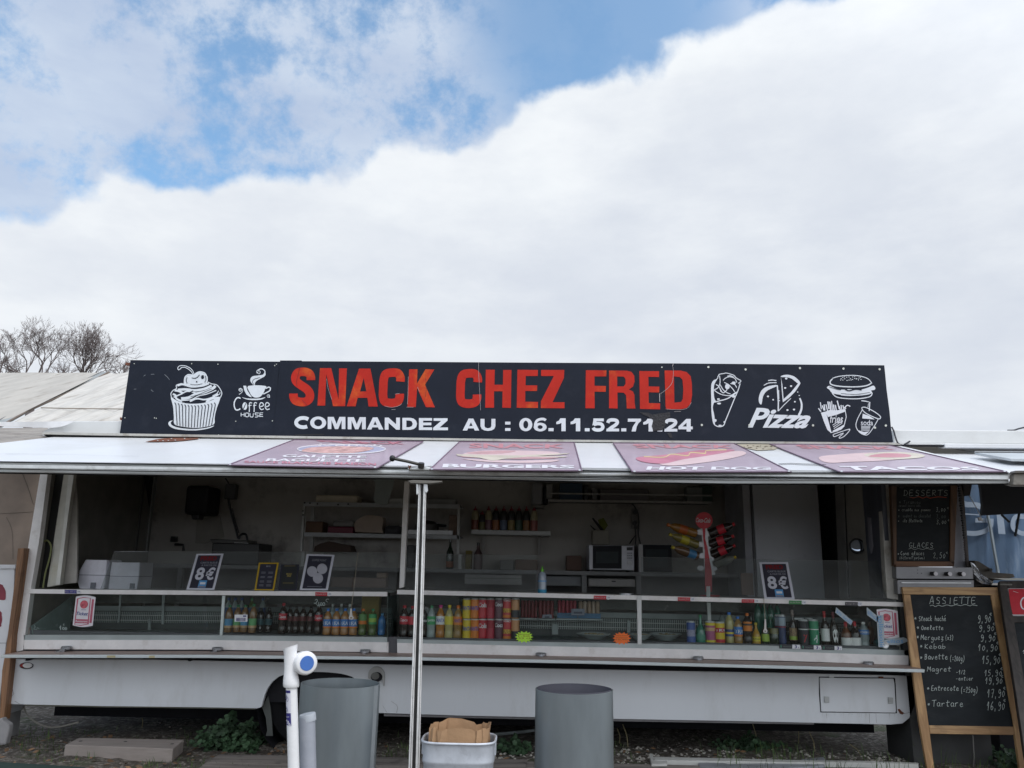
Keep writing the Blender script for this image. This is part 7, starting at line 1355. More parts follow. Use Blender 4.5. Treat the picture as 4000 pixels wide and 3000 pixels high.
# black awning cloth and rods
t_ = Th('black_awning', 'black awning cloth hanging below the right flap', 'awning', U(*d5(1500, 540), .1)); t_.part('cloth', MB().prism([U(*d5(x, y), .1) for x, y in ((1240, 60), (2200, 60), (2200, 500), (1825, 515), (1280, 542), (1292, 400), (1270, 200))], (0, .03, 0)), M('awning_black', (.014, .016, .022), .7)); t_.part('side_cloth', MB().prism([U(*d5(x, y), .12) for x, y in ((985, 60), (1165, 60), (1140, 200), (1125, 285), (1045, 292))], (0, .02, 0)), M('awning_brown', (.035, .028, .028), .7))
t_.part('stay_rod', MB().tube([U(*d5(1530, 530), .12), U(*d5(1640, 632), .10)], .008, 6), blackM); t_.part('stay_rod', MB().tube([U(*d5(1762, 515), .12), U(*d5(1712, 810), .10)], .009, 6), blackM); t_.part('pull_cord', MB().tube([U(*d5(1118, 290), .1), U(*d5(1215, 455), .09), U(*d5(1290, 612), .08)], .003, 5), whiteP)
t_.part('cord_end', MB().quadpx(cm(d5, [(1235, 565), (1275, 570), (1300, 615), (1250, 610)]), .07, .015), whiteP)
# lid, foil, white shelf
t_ = Th('smoker_lid', 'open dark metal grill lid beside the stainless griddle', 'grill lid', U(*d5(1400, 1440), .1)); t_.part('lid_shell', MB().prism([U(*d5(x, y), .05) for x, y in ((1180, 1125), (1240, 1135), (1400, 1235), (1425, 1280), (1690, 1300), (1715, 1345), (1520, 1372), (1440, 1375), (1410, 1445), (1190, 1470), (1190, 1200))], (0, .3, 0)), M('lid_dark', (.075, .065, .055), .6, .3, var=.3, scale=8, stain=(.20, .12, .07), sscale=6, samt=.5), bevel=.006); t_.part('hinge_knob', MB().tube([U(*d5(1396, 1245), .045), U(*d5(1396, 1245), .0)], .010, 8), blackM)
t_.part('lid_stand', MB().box(U(*d5(1200, 1440), .2).x, U(*d5(1500, 1440), .2).x, .12, .30, 0, U(*d5(1400, 1445), .2).z), dark)
fm = MB(); FP = [(1130, 1150), (1180, 1170), (1290, 1320), (1430, 1400), (1410, 1440), (1280, 1430), (1190, 1370), (1170, 1290)]
cen = U(*d5(1240, 1340), .0); n = len(FP); fv = [U(*d5(x, y), random.uniform(-.03, .03)) for x, y in FP]; mid = [(p+cen)/2+Vector((random.uniform(-.01, .01), random.uniform(-.05, .03), random.uniform(-.01, .01))) for p in fv]
fm.add([cen]+fv+mid, [(0, n+1+i, n+1+(i+1) % n) for i in range(n)]+[(n+1+i, 1+i, 1+(i+1) % n, n+1+(i+1) % n) for i in range(n)])
single('foil_sheet', fm, M('crumpled_foil', (.62, .63, .66), .22, .9, bump=1.0, bscale=26), 'crumpled silver foil sheet hanging off the griddle side', 'foil', U(*d5(1280, 1440), 0))
single('white_shelf_board', MB().prism([U(*d5(x, y), -.05) for x, y in ((1420, 1356), (2100, 1360), (2100, 1386), (1600, 1384))], (0, .25, 0)), M('shelf_offwhite', (.55, .54, .50), .5), 'thin off-white board resting on the dark menu stand', 'board', U(*d5(1650, 1386), -.05), bevel=.002)
# A-frame board: leaning plane through three real points
AFt, AFr, AFb = U(*e3(285, 95), -.05), U(*e3(1100, 98), -.05), G(*e3(500, 1720))
AF = Pl(AFt, (AFr-AFt).cross(AFb-AFt)); back = -AF.n*.022
AB = Th('chalkboard', 'wooden A-frame chalkboard headed ASSIETTE standing at the trailer corner', 'chalkboard', G(*e3(900, 1700)))
def af(nm, q, m_, off=0., th=1., c=e3): return AB.part(nm, MB().prism([AF.at(*c(x, y), off) for x, y in q], back*th), m_, bevel=.003 if th >= 1 else 0)
af('board', [(343, 160), (1045, 165), (1238, 1302), (505, 1292)], chalkB, -.006, .4)
af('top_rail', [(273, 95), (1100, 98), (1110, 166), (285, 158)], woodLx, .002)
af('bottom_rail', [(507, 1290), (1240, 1302), (1250, 1374), (518, 1364)], woodLx, .0)
legb = lambda x0, y0, x1, y1, yb: x0+(x1-x0)*(yb-y0)/(y1-y0)
af('leg', [(287, 160), (345, 160), (505, 1290), (562, 1740), (505, 1740), (420, 1250), (340, 640)], woodL, .002); af('leg', [(1040, 166), (1110, 160), (1205, 720), (1327, 1480), (1370, 1740), (1300, 1740), (1240, 1300)], woodL, .002)
rl = AF.at(*e3(600, 100), 0)
for x in (330, 1060): a0 = AF.at(*e3(x, 120), -.03); g0 = Vector((a0.x, a0.y+.50, .0)); AB.part('rear_leg', MB().tube([a0, g0], .013, 4), woodD)
cp = AF.at(*e3(885, 1378), -.03); AB.part('stay_chain', MB().tube([cp, cp+Vector((.02, .05, -.14)), cp+Vector((.03, .10, -.22)), cp+Vector((.03, .2, -.24))], .004, 5), M('chain_dull', (.22, .21, .2), .6))
a = Art(AF, -.004, e3)
for i, ch_ in enumerate('ASSIETTE'):
    x = 510+i*51; hand(a, ch_, x, 185 if i else 178, x+50, 240, 4)
a.rib([(515, 258), (540, 252), (560, 264), (590, 252), (620, 262), (660, 250), (700, 258), (740, 248), (780, 256), (820, 246), (860, 258), (880, 250), (925, 256)], 4)
rows = [('Steack hache', 415, 348, 655, 388, '9,90', 925, 340, 1045, 400, 365), ('Omelette', 437, 430, 632, 465, '9,90', 935, 425, 1075, 475, 445), ('Merguez', 435, 510, 635, 552, '9,90', 950, 508, 1085, 562, 525), ('Kebab', 465, 588, 655, 628, '10,90', 925, 590, 1105, 645, 605), ('Bavette', 465, 675, 670, 720, '15,90', 960, 690, 1125, 755, 705), ('Magret', 490, 785, 700, 825, '15,90', 980, 812, 1140, 862, None), ('', 0, 0, 0, 0, '19,90', 988, 878, 1145, 930, None), ('Entrecote', 525, 948, 765, 990, '17,90', 1005, 980, 1165, 1045, 970), ('Tartare', 530, 1075, 805, 1128, '16,90', 1000, 1085, 1165, 1155, 1108)]
for s_, x0, y0, x1, y1, pr, u0, v0, u1, v1, ys in rows:
    if s_: hand(a, s_, x0, y0, x1, y1, 3.6)
    hand(a, pr, u0, v0, u1, v1, 4); hand(a, 'J', u1-18, v0-26, u1+8, v0, 3)
    if ys: hand(a, '*', x0-40, ys-18, x0-12, ys+14, 3.6)
hand(a, '*', 452, 800, 474, 825, 3.2); hand(a, '(x3)', 645, 512, 718, 552, 3.2); hand(a, '(=200g)', 685, 688, 815, 735, 3.2); hand(a, '-1/2', 740, 812, 820, 848, 3.2); hand(a, '-entier', 738, 870, 890, 902, 3.2); hand(a, '(=250g)', 778, 960, 930, 1008, 3.2); a.rib([(640, 350), (652, 338)], 3)
a.build(AB, 'chalk_lettering', chalk)
# dark menu stand at the frame edge with a red sticker
MPt, MPr, MPb = U(*e3(1130, 45), -.06), U(*e3(1500, 40), -.06), G(*e3(1420, 1900))
MP = Pl(MPt, (MPr-MPt).cross(MPb-MPt)); mbk = -MP.n*.03
MS = Th('menu_stand', 'dark painted wooden menu stand with a red soda sticker at the right edge', 'menu stand', G(*e3(1500, 1900)))
def msq(nm, q, m_, off=0., th=1.): return MS.part(nm, MB().prism([MP.at(*e3(x, y), off) for x, y in q], mbk*th), m_, bevel=.003 if th >= 1 else 0)
msq('frame_stile', [(1112, 62), (1180, 60), (1245, 400), (1330, 900), (1420, 1500), (1480, 1900), (1400, 1900), (1330, 1500), (1240, 900), (1160, 400)], woodK)
msq('frame_rail', [(1115, 42), (1700, 36), (1700, 104), (1185, 104), (1180, 62), (1115, 62)], woodK, .001); msq('frame_rail', [(1190, 345), (1700, 345), (1700, 402), (1245, 402), (1200, 380)], woodK, .0005)
msq('chalk_panel', [(1245, 402), (1700, 402), (1850, 1900), (1480, 1900), (1330, 900)], chalkB, -.008, .3); msq('sticker_backing', [(1180, 104), (1700, 104), (1700, 345), (1222, 345)], M('backing_white', (.5, .48, .48)), -.004, .3)
msq('red_sticker', [(1195, 112), (1700, 108), (1700, 335), (1232, 332), (1210, 250)], solid('sticker_red_bright', (.50, .025, .04), .4), .0, .1)
a = Art(MP, .0015, e3); a.rib([(1345, 190), (1320, 190), (1300, 225), (1310, 275), (1345, 285), (1400, 260)], 11); a.rib([(1232, 130), (1262, 140), (1278, 145)], 3).rib([(1225, 335), (1700, 340)], 4, smooth=False); a.build(MS, 'white_script', whiteP)
a = Art(MP, .0015, e3); a.rib([(1120, 72), (1225, 74)], 12, smooth=False); a.build(MS, 'worn_patch', M('worn_paint', (.20, .19, .17), .8)); a = Art(MP, -.006, e3); hand(a, '1', 1310, 640, 1345, 670, 4); a.build(MS, 'chalk_digit', chalk)
# ---------------------------------------------------------------- left neighbour: cabinet, post, tents
CB_ = Th('white_cabinet', 'white cabinet with dark red lettering at the left edge', 'cabinet', G(0, 3050)); yc = .03
CB_.part('cabinet_body', MB().prism([U(x, y, yc) for x, y in ((-200, 2222), (57, 2222), (50, 2400), (24, 2511), (-10, 2800), (-200, 2800))], (0, .3, 0)), M('cabinet_white', (.66, .67, .70), .45, var=.03), bevel=.004)
CB_.part('cabinet_top', MB().quadpx([(-200, 2205), (60, 2206), (60, 2222), (-200, 2222)], yc-.01, .32), M('cabinet_top', (.60, .61, .64), .45), bevel=.003)
CB_.part('seam', MB().quadpx([(-200, 2510), (24, 2511), (24, 2513), (-200, 2512)], yc-.002, .004), M('seam_grey2', (.25, .25, .27)))
CB_.part('plinth', MB().prism([U(x, y, yc+.02) for x, y in ((-200, 2800), (-10, 2800), (-24, 2900), (-200, 2900))], (0, .26, 0)), M('plinth', (.3, .3, .3)))
a = Art(VP(yc), .002, d6); a.poly(smo([(-200, 225), (0, 225), (35, 250), (60, 300), (62, 350), (55, 396), (0, 396), (-200, 396)], 2, True)); a.poly(smo([(-160, 515), (0, 515), (18, 560), (22, 610), (12, 660), (0, 690), (-160, 700)], 2, True)); a.build(CB_, 'red_lettering', M('maroon', (.22, .03, .05), .5))
single('wooden_post', MB().prism([U(x, y, -.06) for x, y in ((70, 2142), (95, 2141), (72, 2310), (47, 2480), (39, 2600), (14, 2813), (-3, 2812), (8, 2620), (22, 2540), (52, 2310))], (0, .07, 0)), woodO, 'orange brown wooden post leaning between cabinet and trailer', 'post', U(5, 2813, -.06), bevel=.003)
single('foundation_stone', MB().prism([U(*e4(x, y), -.12) for x, y in ((-60, 600), (20, 560), (40, 600), (100, 640), (95, 700), (60, 858), (-60, 865))], (0, .05, 0)), M('pale_stone', (.30, .29, .29), .85, bump=.5, bscale=12), 'pale broken stone block at the foot of the wooden post', 'stone', U(*e4(20, 860), -.12), bevel=.01)
TL = Th('stall_tent', 'beige tent side of the neighbouring stall beyond the left corner post', 'tent', (U(-100, 2200, .6).x, .6, 0))
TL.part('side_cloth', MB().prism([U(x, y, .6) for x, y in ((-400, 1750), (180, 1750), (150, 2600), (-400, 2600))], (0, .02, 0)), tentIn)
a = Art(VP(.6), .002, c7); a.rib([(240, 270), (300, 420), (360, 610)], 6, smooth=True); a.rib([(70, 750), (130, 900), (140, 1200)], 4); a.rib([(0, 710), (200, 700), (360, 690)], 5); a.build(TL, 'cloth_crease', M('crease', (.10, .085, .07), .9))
# awning cloth of that stall above the canopy's left end
TL.part('awning_cloth', MB().add([U(-120, 1672, .5), U(190, 1671, .5), U(166, 1700, .05), U(217, 1708, .0), U(120, 1724, -.1), U(-120, 1758, -.4)], [(0, 1, 2, 3, 4, 5)]), M('striped_canvas', (.30, .27, .24), .8, var=.2, scale=4, stain=(.10, .08, .07), sscale=3, samt=.8, stretch=(1, 3, 3), bump=.5))
vl = MB(); top = [(-150, 1648), (0, 1648), (150, 1647), (290, 1645)]; bot = [(290, 1646), (250, 1663), (200, 1671), (110, 1669), (0, 1664), (-150, 1658)]
TL.part('valance', MB().prism([U(x, y, .0) for x, y in smo(top, 2)+smo(bot, 3)], (0, .006, 0)), M('valance_white', (.74, .74, .75), .6, bump=.2, bscale=4))
# marquee roof behind
Y1_, Y2_ = 2.6, 5.6
MT = Th('marquee_roof', 'grey beige marquee tent roof rising behind the trailer on the left', 'tent', (U(300, 1650, Y1_).x, Y1_, 0))
def sheetm(q0, q1, nu=24, nv=10, amp=.02, fr=30, sag=.0):
    # q0: two eave points (px, py, Y), q1: two ridge points
    mb = MB(); E = [U(*p[:2], p[2]) for p in (*q0, *q1)]
    for j in range(nv+1):
        for i in range(nu+1):
            u, v = i/nu, j/nv; p = (E[0]*(1-u)+E[1]*u)*(1-v)+(E[2]*(1-u)+E[3]*u)*v
            mb.v.append(p+Vector((0, 0, amp*math.sin(u*fr+v*2.5)*(1-.3*v)-sag*math.sin(math.pi*v))))
    for j in range(nv):
        for i in range(nu): a0 = j*(nu+1)+i; mb.f.append((a0, a0+1, a0+nu+2, a0+nu+1))
    return mb
MT.part('roof_sheet', sheetm(((-300, 1600, Y1_), (12, 1652, Y1_)), ((-260, 1455, Y2_), (402, 1456, Y2_)), 20, 12, .004, 20), tent, smooth=60)
MT.part('roof_sheet', sheetm(((30, 1662, Y1_-.1), (760, 1664, Y1_-.1)), ((418, 1457, Y2_-.02), (1400, 1459, Y2_-.02)), 40, 12, .016, 62), tent2, smooth=60)
r0 = [(-40, 1672), (0, 1648), (110, 1588), (250, 1532), (380, 1465), (420, 1450)]
def rp(p, dy=0.): u = (1650-p[1])/(1650-1455); return U(p[0], p[1]+dy, Y1_+(Y2_-Y1_)*u-.06)
gut = MB(); gut.prism([rp(p) for p in [(-40, 1668), (0, 1641), (110, 1585), (300, 1500), (400, 1452), (422, 1455), (300, 1516), (110, 1602), (30, 1647), (-20, 1676)]], (0, .05, 0)); MT.part('roof_channel', gut, M('channel_grey', (.30, .31, .30), .5))
gt = MB(); gt.tube([rp(p) for p in ((-20, 1676), (30, 1648), (110, 1605), (300, 1518), (424, 1454))], .012, 6); MT.part('channel_edge', gt, M('channel_brown', (.16, .12, .09), .7)); gt = MB(); gt.tube([rp(p) for p in ((-40, 1664), (0, 1640), (110, 1583), (300, 1498), (398, 1452))], .008, 6); MT.part('channel_edge', gt, M('channel_dark', (.14, .14, .14), .7))
sm_ = MB(); sm_.tube([rp(p) for p in ((-60, 1590), (0, 1560), (120, 1500), (235, 1457))], .006, 5); MT.part('weld_seam', sm_, M('weld', (.58, .56, .52), .7)); sm_ = MB(); sm_.tube([U(x, y, 3.2) for x, y in ((160, 1593), (300, 1596), (500, 1598))], .006, 5); MT.part('dirt_fold', sm_, M('fold_brown', (.22, .18, .14), .8))
for x in (-200, 700): p = U(x, 1655, Y1_); MT.part('tent_pole', MB().tube([(p.x, p.y+.1, 0), (p.x, p.y+.1, p.z-.03)], .03, 8), alu2)
# ---------------------------------------------------------------- bare trees
bark = M('bare_bark', (.17, .14, .135), .9)
def tree(label, x, ytop, ybase, Y, seed, spread, depth=7, wpx=150):
    rnd = random.Random(seed); p0 = U(x, ybase, Y); top = U(x, ytop, Y).z; base = Vector((p0.x, Y, 0)); fork = p0.z-.9
    t_ = Th('bare_tree', label, 'tree', base, 'bare trees behind the tent roof')
    tr_ = MB(); tr_.tube([base, base+Vector((.1, 0, fork*.5)), base+Vector((0, 0, fork))], .24, 8, r2=.15); t_.part('trunk', tr_, bark, smooth=50)
    cr_ = MB(); H = top-fork
    def grow(p, d, l, r_, k):
        pts = [p]; dd = d.copy()
        for i in range(3):
            dd = (dd+Vector((rnd.uniform(-.22, .22), rnd.uniform(-.22, .22), rnd.uniform(-.08, .16)))).normalized(); pts.append(pts[-1]+dd*l/3)
        cr_.tube(pts, r_, 4 if k < 4 else 3, cap=False, r2=r_*.62)
        if k >= depth: return
        for i in range(rnd.choice((2, 2, 3)) if k < 3 else rnd.choice((2, 3))):
            q = pts[-1] if i < 2 else pts[rnd.choice((1, 2))]
            nd = (dd+Vector((rnd.gauss(0, spread), rnd.gauss(0, spread), rnd.gauss(.05, spread*.7)))).normalized()
            grow(q, nd, l*rnd.uniform(.64, .88), max(.005, r_*.62), k+1)
    for i in range(4): grow(base+Vector((0, 0, fork)), Vector((rnd.uniform(-.42, .42), rnd.uniform(-.4, .4), 1)).normalized(), H*.30, .055, 1)
    t_.part('crown', cr_, bark)
tree('largest bare tree behind the tent, left of the roof channel', 138, 1292, 1462, 26, 7, .40, 8)
tree('bare round crowned tree nearer the sign than the largest one', 328, 1300, 1462, 27, 12, .40, 8)
tree('small bare tree at the left edge of the picture', 22, 1375, 1470, 28, 21, .45, 6)
tree('low bare bush-like tree just left of the sign corner', 462, 1385, 1470, 28, 33, .55, 6)
tree('low bare tree between the two large crowns', 255, 1405, 1470, 29, 41, .55, 6)
# ---------------------------------------------------------------- objects standing in front
def tubebin(label, c, x0, x1, yt, Y, ratio, seam=None, inner=False, tap=0.0):
    p0, p1 = U(*c(x0, yt), Y), U(*c(x1, yt), Y); r_ = (p1.x-p0.x)/2; cx = (p0.x+p1.x)/2; zt = (p0.z+p1.z)/2
    t_ = Th('metal_bin', label, 'bin', (cx, Y, 0), 'grey sheet metal bins before the trailer')
    n = 44
    def pt(g, z, k=1.):    # lens-like plan: the sheet is folded at left and right
        cx_, sy_ = math.cos(g), math.sin(g); k = k*(1+.010*mnoise.noise(Vector((cx_*2.2+cx*5, sy_*2.2, z*5)))); return Vector((cx+r_*k*(1-tap*(z/zt-.5))*cx_, Y+r_*k*ratio*sy_*(1-.15*abs(cx_)**3), z))
    zs = [.0]+[zt*i_/14 for i_ in range(1, 14)]+[zt]
    mb = MB()
    for z in zs:
        for k in range(n):
            g = 2*math.pi*k/n; mb.v.append(pt(g, z+(.012*math.sin(g) if z == zt else 0)))
    for z in reversed(zs):
        for k in range(n): g = 2*math.pi*k/n; mb.v.append(pt(g, max(z+(.012*math.sin(g) if z == zt else 0), .01), .975))
    m = 2*len(zs)
    for j in range(m-1):
        for k in range(n): a0, b0 = j*n+k, j*n+(k+1) % n; mb.f.append((a0, b0, b0+n, a0+n))
    t_.part('bin_shell', mb, zinc, smooth=35)
    t_.part('bin_floor', MB().lathe([(.0001, .02), (r_*.96, .02)], (cx, Y, 0), 30, sy=ratio), zincIn)
    if inner:
        mi_ = MB()
        for z in (zt-.35, zt-.02, zt+.004):
            for k in range(n): mi_.v.append(pt(2*math.pi*k/n, z, .965 if z < zt else .955)+Vector((0, 0, .01*math.sin(2*math.pi*k/n))))
        for j in range(2):
            for k in range(n): a0, b0 = j*n+k, j*n+(k+1) % n; mi_.f.append((a0, b0, b0+n, a0+n))
        t_.part('dark_liner', mi_, M('liner_dark', (.07, .07, .09), .5), smooth=35)
    if seam: p = pt(R(seam), zt); t_.part('seam_strip', MB().box(p.x-.012, p.x+.006, p.y-.012, p.y+.004, 0, zt-.005), M('seam_zinc', (.30, .33, .35), .35, .5))
    return t_
tubebin('left grey metal bin behind the white plastic pipe', e8, 405, 1384, 600, -1.55, .50, seam=-18, tap=-.02)
tubebin('right grey metal bin with dark inner liner', e6, 1390, 1999, 385, -1.55, .50, inner=True)
# white standpipe with tap head
Yp = -2.05
def px3(c, x, y, Y=Yp): return U(*c(x, y), Y)
WP = Th('standpipe', 'white plastic standpipe with blue capped valve and purple sticker', 'pipe', Vector((px3(e8, 300, 1659).x, Yp, 0)))
rpx = 70/3.19/ppm(1150, 2800, Yp)
top_, b1 = px3(e8, 283, 640), px3(e8, 310, 1659); d_ = (b1-top_)/(b1.z-top_.z); bot_ = top_+d_*(-top_.z)
WP.part('pipe', MB().tube([bot_, top_], rpx, 24), pvc, smooth=40)
rr = lambda w_: w_/3.19/ppm(1140, 2650, Yp)/2
prof = [(150, 200-48), (182, 200-47), (164, 240), (158, 330), (166, 460), (190, 560), (198, 600), (194, 632), (150, 650)]
hd = MB(); o_ = []
for w_, y in [(182, 146), (170, 190), (160, 250), (156, 330), (160, 420), (172, 490), (190, 550), (198, 600), (196, 635), (182, 650), (140, 654)]:
    xc_ = 266+(y-140)*.028; o_.append((rr(w_), px3(e8, xc_, y)))
n = 28
for r_, p in o_:
    for k in range(n): g = 2*math.pi*k/n; sl = (.010*math.cos(g) if r_ == o_[0][0] and p is o_[0][1] else 0); hd.v.append(p+Vector((r_*math.cos(g), r_*math.sin(g), sl)))
for j in range(len(o_)-1):
    for k in range(n): a0, b0 = j*n+k, j*n+(k+1) % n; hd.f.append((a0, b0, b0+n, a0+n))
c0 = o_[0][1]; ii = len(hd.v)
for k in range(n): g = 2*math.pi*k/n; hd.v.append(c0+Vector((o_[0][0]*.86*math.cos(g), o_[0][0]*.86*math.sin(g), .010*math.cos(g)-.001)))
for k in range(n): g = 2*math.pi*k/n; hd.v.append(c0+Vector((o_[0][0]*.6*math.cos(g), o_[0][0]*.6*math.sin(g), -.03)))
for k in range(n): hd.f.append((k, ii+k, ii+(k+1) % n, (k+1) % n)); hd.f.append((ii+k, ii+n+k, ii+n+(k+1) % n, ii+(k+1) % n))
hd.f.append(tuple(ii+n+k for k in range(n)))
vh = WP.part('valve_body', hd, pvc, smooth=50)
# knob: short cylinder whose axis points right and towards the viewer
kc = px3(e8, 450, 350); ax = Vector((.50, -.82, .05)).normalized(); rk = 143/3.19/ppm(1190, 2590, Yp); qk = ax.to_track_quat('Z', 'Y')
kn = MB().lathe([(.0001, -.050), (rk*.86, -.050), (rk*.97, -.040), (rk, -.015), (rk, .012), (rk*.94, .026), (rk*.80, .030), (.0001, .030)], (0, 0, 0), 32); kn.v = [kc+qk @ v for v in kn.v]
ko = WP.part('valve_knob', kn, pvc, vh, smooth=50)
kd = MB().lathe([(.0001, .0325), (rk*.60, .0325), (rk*.62, .0305)], (0, 0, 0), 28); kd.v = [kc+qk @ v for v in kd.v]; WP.part('blue_disc', kd, blueM, ko)
kn = MB().tube([px3(e8, 300, 370)+Vector((0, -.0, 0)), kc-ax*.035], .020, 14); WP.part('valve_neck', kn, pvc, vh, smooth=40)
def onpipe(x, y, k=1.015):
    # wrap a photo point round the pipe surface
    t0 = px3(e8, x, y); zc_ = t0.z; axp = top_+d_*(zc_-top_.z); dx = max(-1, min(1, (t0.x-axp.x)/rpx)); return axp+Vector((dx*rpx*k, -math.sqrt(max(0, 1-dx*dx))*rpx*k, 0))
def wrap(q, nu=8, nv=2, k=1.015):
    mb = MB()
    for j in range(nv+1):
        for i in range(nu+1): mb.v.append(onpipe(*bil(q, i/nu, 1-j/nv), k))
    for j in range(nv):
        for i in range(nu): a0 = j*(nu+1)+i; mb.f.append((a0, a0+1, a0+nu+2, a0+nu+1))
    return mb
st_ = WP.part('sticker', wrap([(213, 682), (290, 682), (303, 1130), (222, 1122)], k=1.012), M('sticker_pale', (.62, .62, .68), .4))
WP.part('purple_field', wrap([(212, 684), (288, 684), (289, 716), (213, 718)], k=1.025), navyP, st_); WP.part('purple_field', wrap([(218, 966), (293, 964), (301, 1114), (222, 1116)], k=1.025), navyP, st_)
def wstroke(mb, pts, w_, k=1.04):
    P = [onpipe(x, y, k) for x, y in smo(pts, 4)]; mb.tube(P, w_/3.19/ppm(1140, 2700, Yp)/2, 4, cap=False)
sc2 = MB(); wstroke(sc2, [(222, 740), (240, 750), (232, 800), (255, 770), (262, 810), (240, 815), (225, 775), (250, 760)], 4); wstroke(sc2, [(228, 890), (248, 900), (240, 945), (255, 930), (235, 905)], 4); wstroke(sc2, [(215, 832), (290, 828)], 2); WP.part('scribble', sc2, navyP, st_)
wm = MB(); wstroke(wm, [(240, 1015), (275, 1010)], 8); wstroke(wm, [(262, 1060), (270, 1105), (290, 1108), (278, 1085)], 7); wstroke(wm, [(225, 1075), (240, 1050), (250, 1100)], 5); WP.part('torn_white', wm, whiteP, st_)
Yg = -1.95
gp0, gp1 = U(*e8(478, 1020), Yg), U(*e8(492, 1659), Yg); dg = (gp1-gp0)/(gp1.z-gp0.z); gb_ = gp0-dg*gp0.z; rg = 98/3.19/ppm(1200, 2800, Yg)
GP = Th('grey_pipe', 'short capped grey plastic pipe standing beside the white standpipe', 'pipe', gb_); GP.part('pipe', MB().tube([gb_, gp0], rg, 24), pvcG, smooth=40)
cpm = MB().lathe([(rg*1.03, -.03), (rg*1.03, -.004), (rg*.98, .0), (.0001, .0015)], (0, 0, 0), 26); tq = Vector((-.18, -.05, 1)).normalized().to_track_quat('Z', 'Y'); cpm.v = [gp0+Vector((0, 0, .012))+tq @ v for v in cpm.v]; GP.part('end_cap', cpm, M('cap_grey', (.40, .43, .47), .45), smooth=40)
# bucket with paper bag
Yb = -1.75; bp0, bp1 = U(*e6(512, 775), Yb), U(*e6(1078, 770), Yb); cxb = (bp0.x+bp1.x)/2; rb_ = (bp1.x-bp0.x)/2; zb_ = (bp0.z+bp1.z)/2
BK = Th('galvanised_bucket', 'rounded square galvanised bucket holding a brown paper bag', 'bucket', (cxb, Yb, 0))
def sqr(g, a_, b_): return (math.copysign(abs(math.cos(g))**.5, math.cos(g))*a_, math.copysign(abs(math.sin(g))**.5, math.sin(g))*b_)
bm_ = MB(); n = 48; ry = rb_*.78
lev = [(.86, 0), (.90, zb_*.3), (.94, zb_*.68), (.955, zb_*.80), (.985, zb_*.815), (.985, zb_*.835), (.975, zb_*.85), (.99, zb_*.97), (1.01, zb_*1.0), (.97, zb_*1.0), (.93, zb_*.8), (.86, .02)]
for k_r, z in lev:
    for k in range(n):
        g = 2*math.pi*k/n; x, y = sqr(g, rb_*k_r, ry*k_r); bm_.v.append(Vector((cxb+x, Yb+y, z+(.02*(x/rb_) if z > zb_*.9 else 0)*0)))
for j in range(len(lev)-1):
    for k in range(n): a0, b0 = j*n+k, j*n+(k+1) % n; bm_.f.append((a0, b0, b0+n, a0+n))
bm_.f.append(tuple(len(bm_.v)-n+k for k in range(n)))
BK.part('bucket_shell', bm_, galv, smooth=40)
rim = MB(); rim.tube([Vector((cxb+sqr(2*math.pi*k/n, rb_*1.005, ry*1.005)[0], Yb+sqr(2*math.pi*k/n, rb_*1.005, ry*1.005)[1], zb_)) for k in range(n+1)], .006, 6); BK.part('rolled_rim', rim, galv, smooth=60)
for s_ in (-1, 1): BK.part('handle_lug', MB().box(cxb+s_*rb_*.985-.006, cxb+s_*rb_*.985+.006, Yb-.03, Yb+.03, zb_*.86, zb_*.97), galv, bevel=.003)
bg_ = MB(); rows_ = []
out = [(580, 735), (590, 652), (640, 645), (690, 652), (720, 640), (800, 626), (845, 648), (900, 655), (960, 650), (1050, 640), (1052, 740)]
zz0 = zb_*.45; N_ = 40; TB_ = U(*e6(800, 640), Yb+ry*.72).z; TF_ = U(*e6(800, 702), Yb-ry*.72).z
tops = {}
random.seed(4)
for j in range(6):
    v = j/5
    for k in range(N_):
        g = 2*math.pi*k/N_; x, y = sqr(g, rb_*.84, ry*.80); jit = .006*math.sin(k*2.3+j)+random.uniform(-.004, .004)
        back_ = math.sin(g)
        th_ = (TB_ if back_ > -.1 else TF_)+.006*math.sin(k*1.3)+.010*max(0, math.sin(g*1.0))*math.sin(k*.7)+random.uniform(-.003, .003)
        bg_.v.append(Vector((cxb+x*(1-.03*v)+jit, Yb+y*(1-.03*v)+jit, zz0+(th_-zz0)*v)))
for j in range(5):
    for k in range(N_): a0, b0 = j*N_+k, j*N_+(k+1) % N_; bg_.f.append((a0, b0, b0+N_, a0+N_))
bg_.f.append(tuple(range(N_)))
single('paper_bag', bg_, kraft, 'open brown kraft paper bag lining the galvanised bucket', 'bag', (cxb, Yb, zz0), smooth=25)
# timber, planks and scraps on the ground
def gbox(name, label, cat, q, h, mat, z=0.012, group=None):
    P = [G(*p, z+h) for p in q]; return single(name, MB().prism(P, (0, 0, -h)), mat, label, cat, sum(P, Vector())/4-Vector((0, 0, h)), group, bevel=.005)
tb0 = [G(*e4(x, y), .085) for x, y in ((700, 855), (1870, 900), (1990, 800), (850, 778))]
BL = Th('timber_block', 'thick weathered timber block lying in front of the left skirt', 'timber', tuple(sum(tb0, Vector())/4-Vector((0, 0, .085)))); BL.part('timber', MB().prism(tb0, (0, 0, -.078)), M('timber_pinkish', (.29, .25, .225), .8, var=.15, scale=5, bump=.4, bscale=25, stretch=(.25, 1.5, 1.5), stain=(.16, .13, .11), sscale=4, samt=.6), bevel=.006)
nl = MB()
for x, y in ((870, 815), (1355, 820), (1860, 845)): p = G(*e4(x, y), .086); nl.lathe([(.0001, .002), (.012, 0)], p, 8)
BL.part('nail_hole', nl, dark)
plk = [([(855, 2946), (2060, 2966), (2060, 2982), (800, 2980)], 'grey wooden plank at the bottom edge, rear board of the duckboard'), ([(797, 2983), (2060, 2985), (2060, 3060), (690, 3060)], 'grey wooden plank at the bottom edge, front board of the duckboard')]
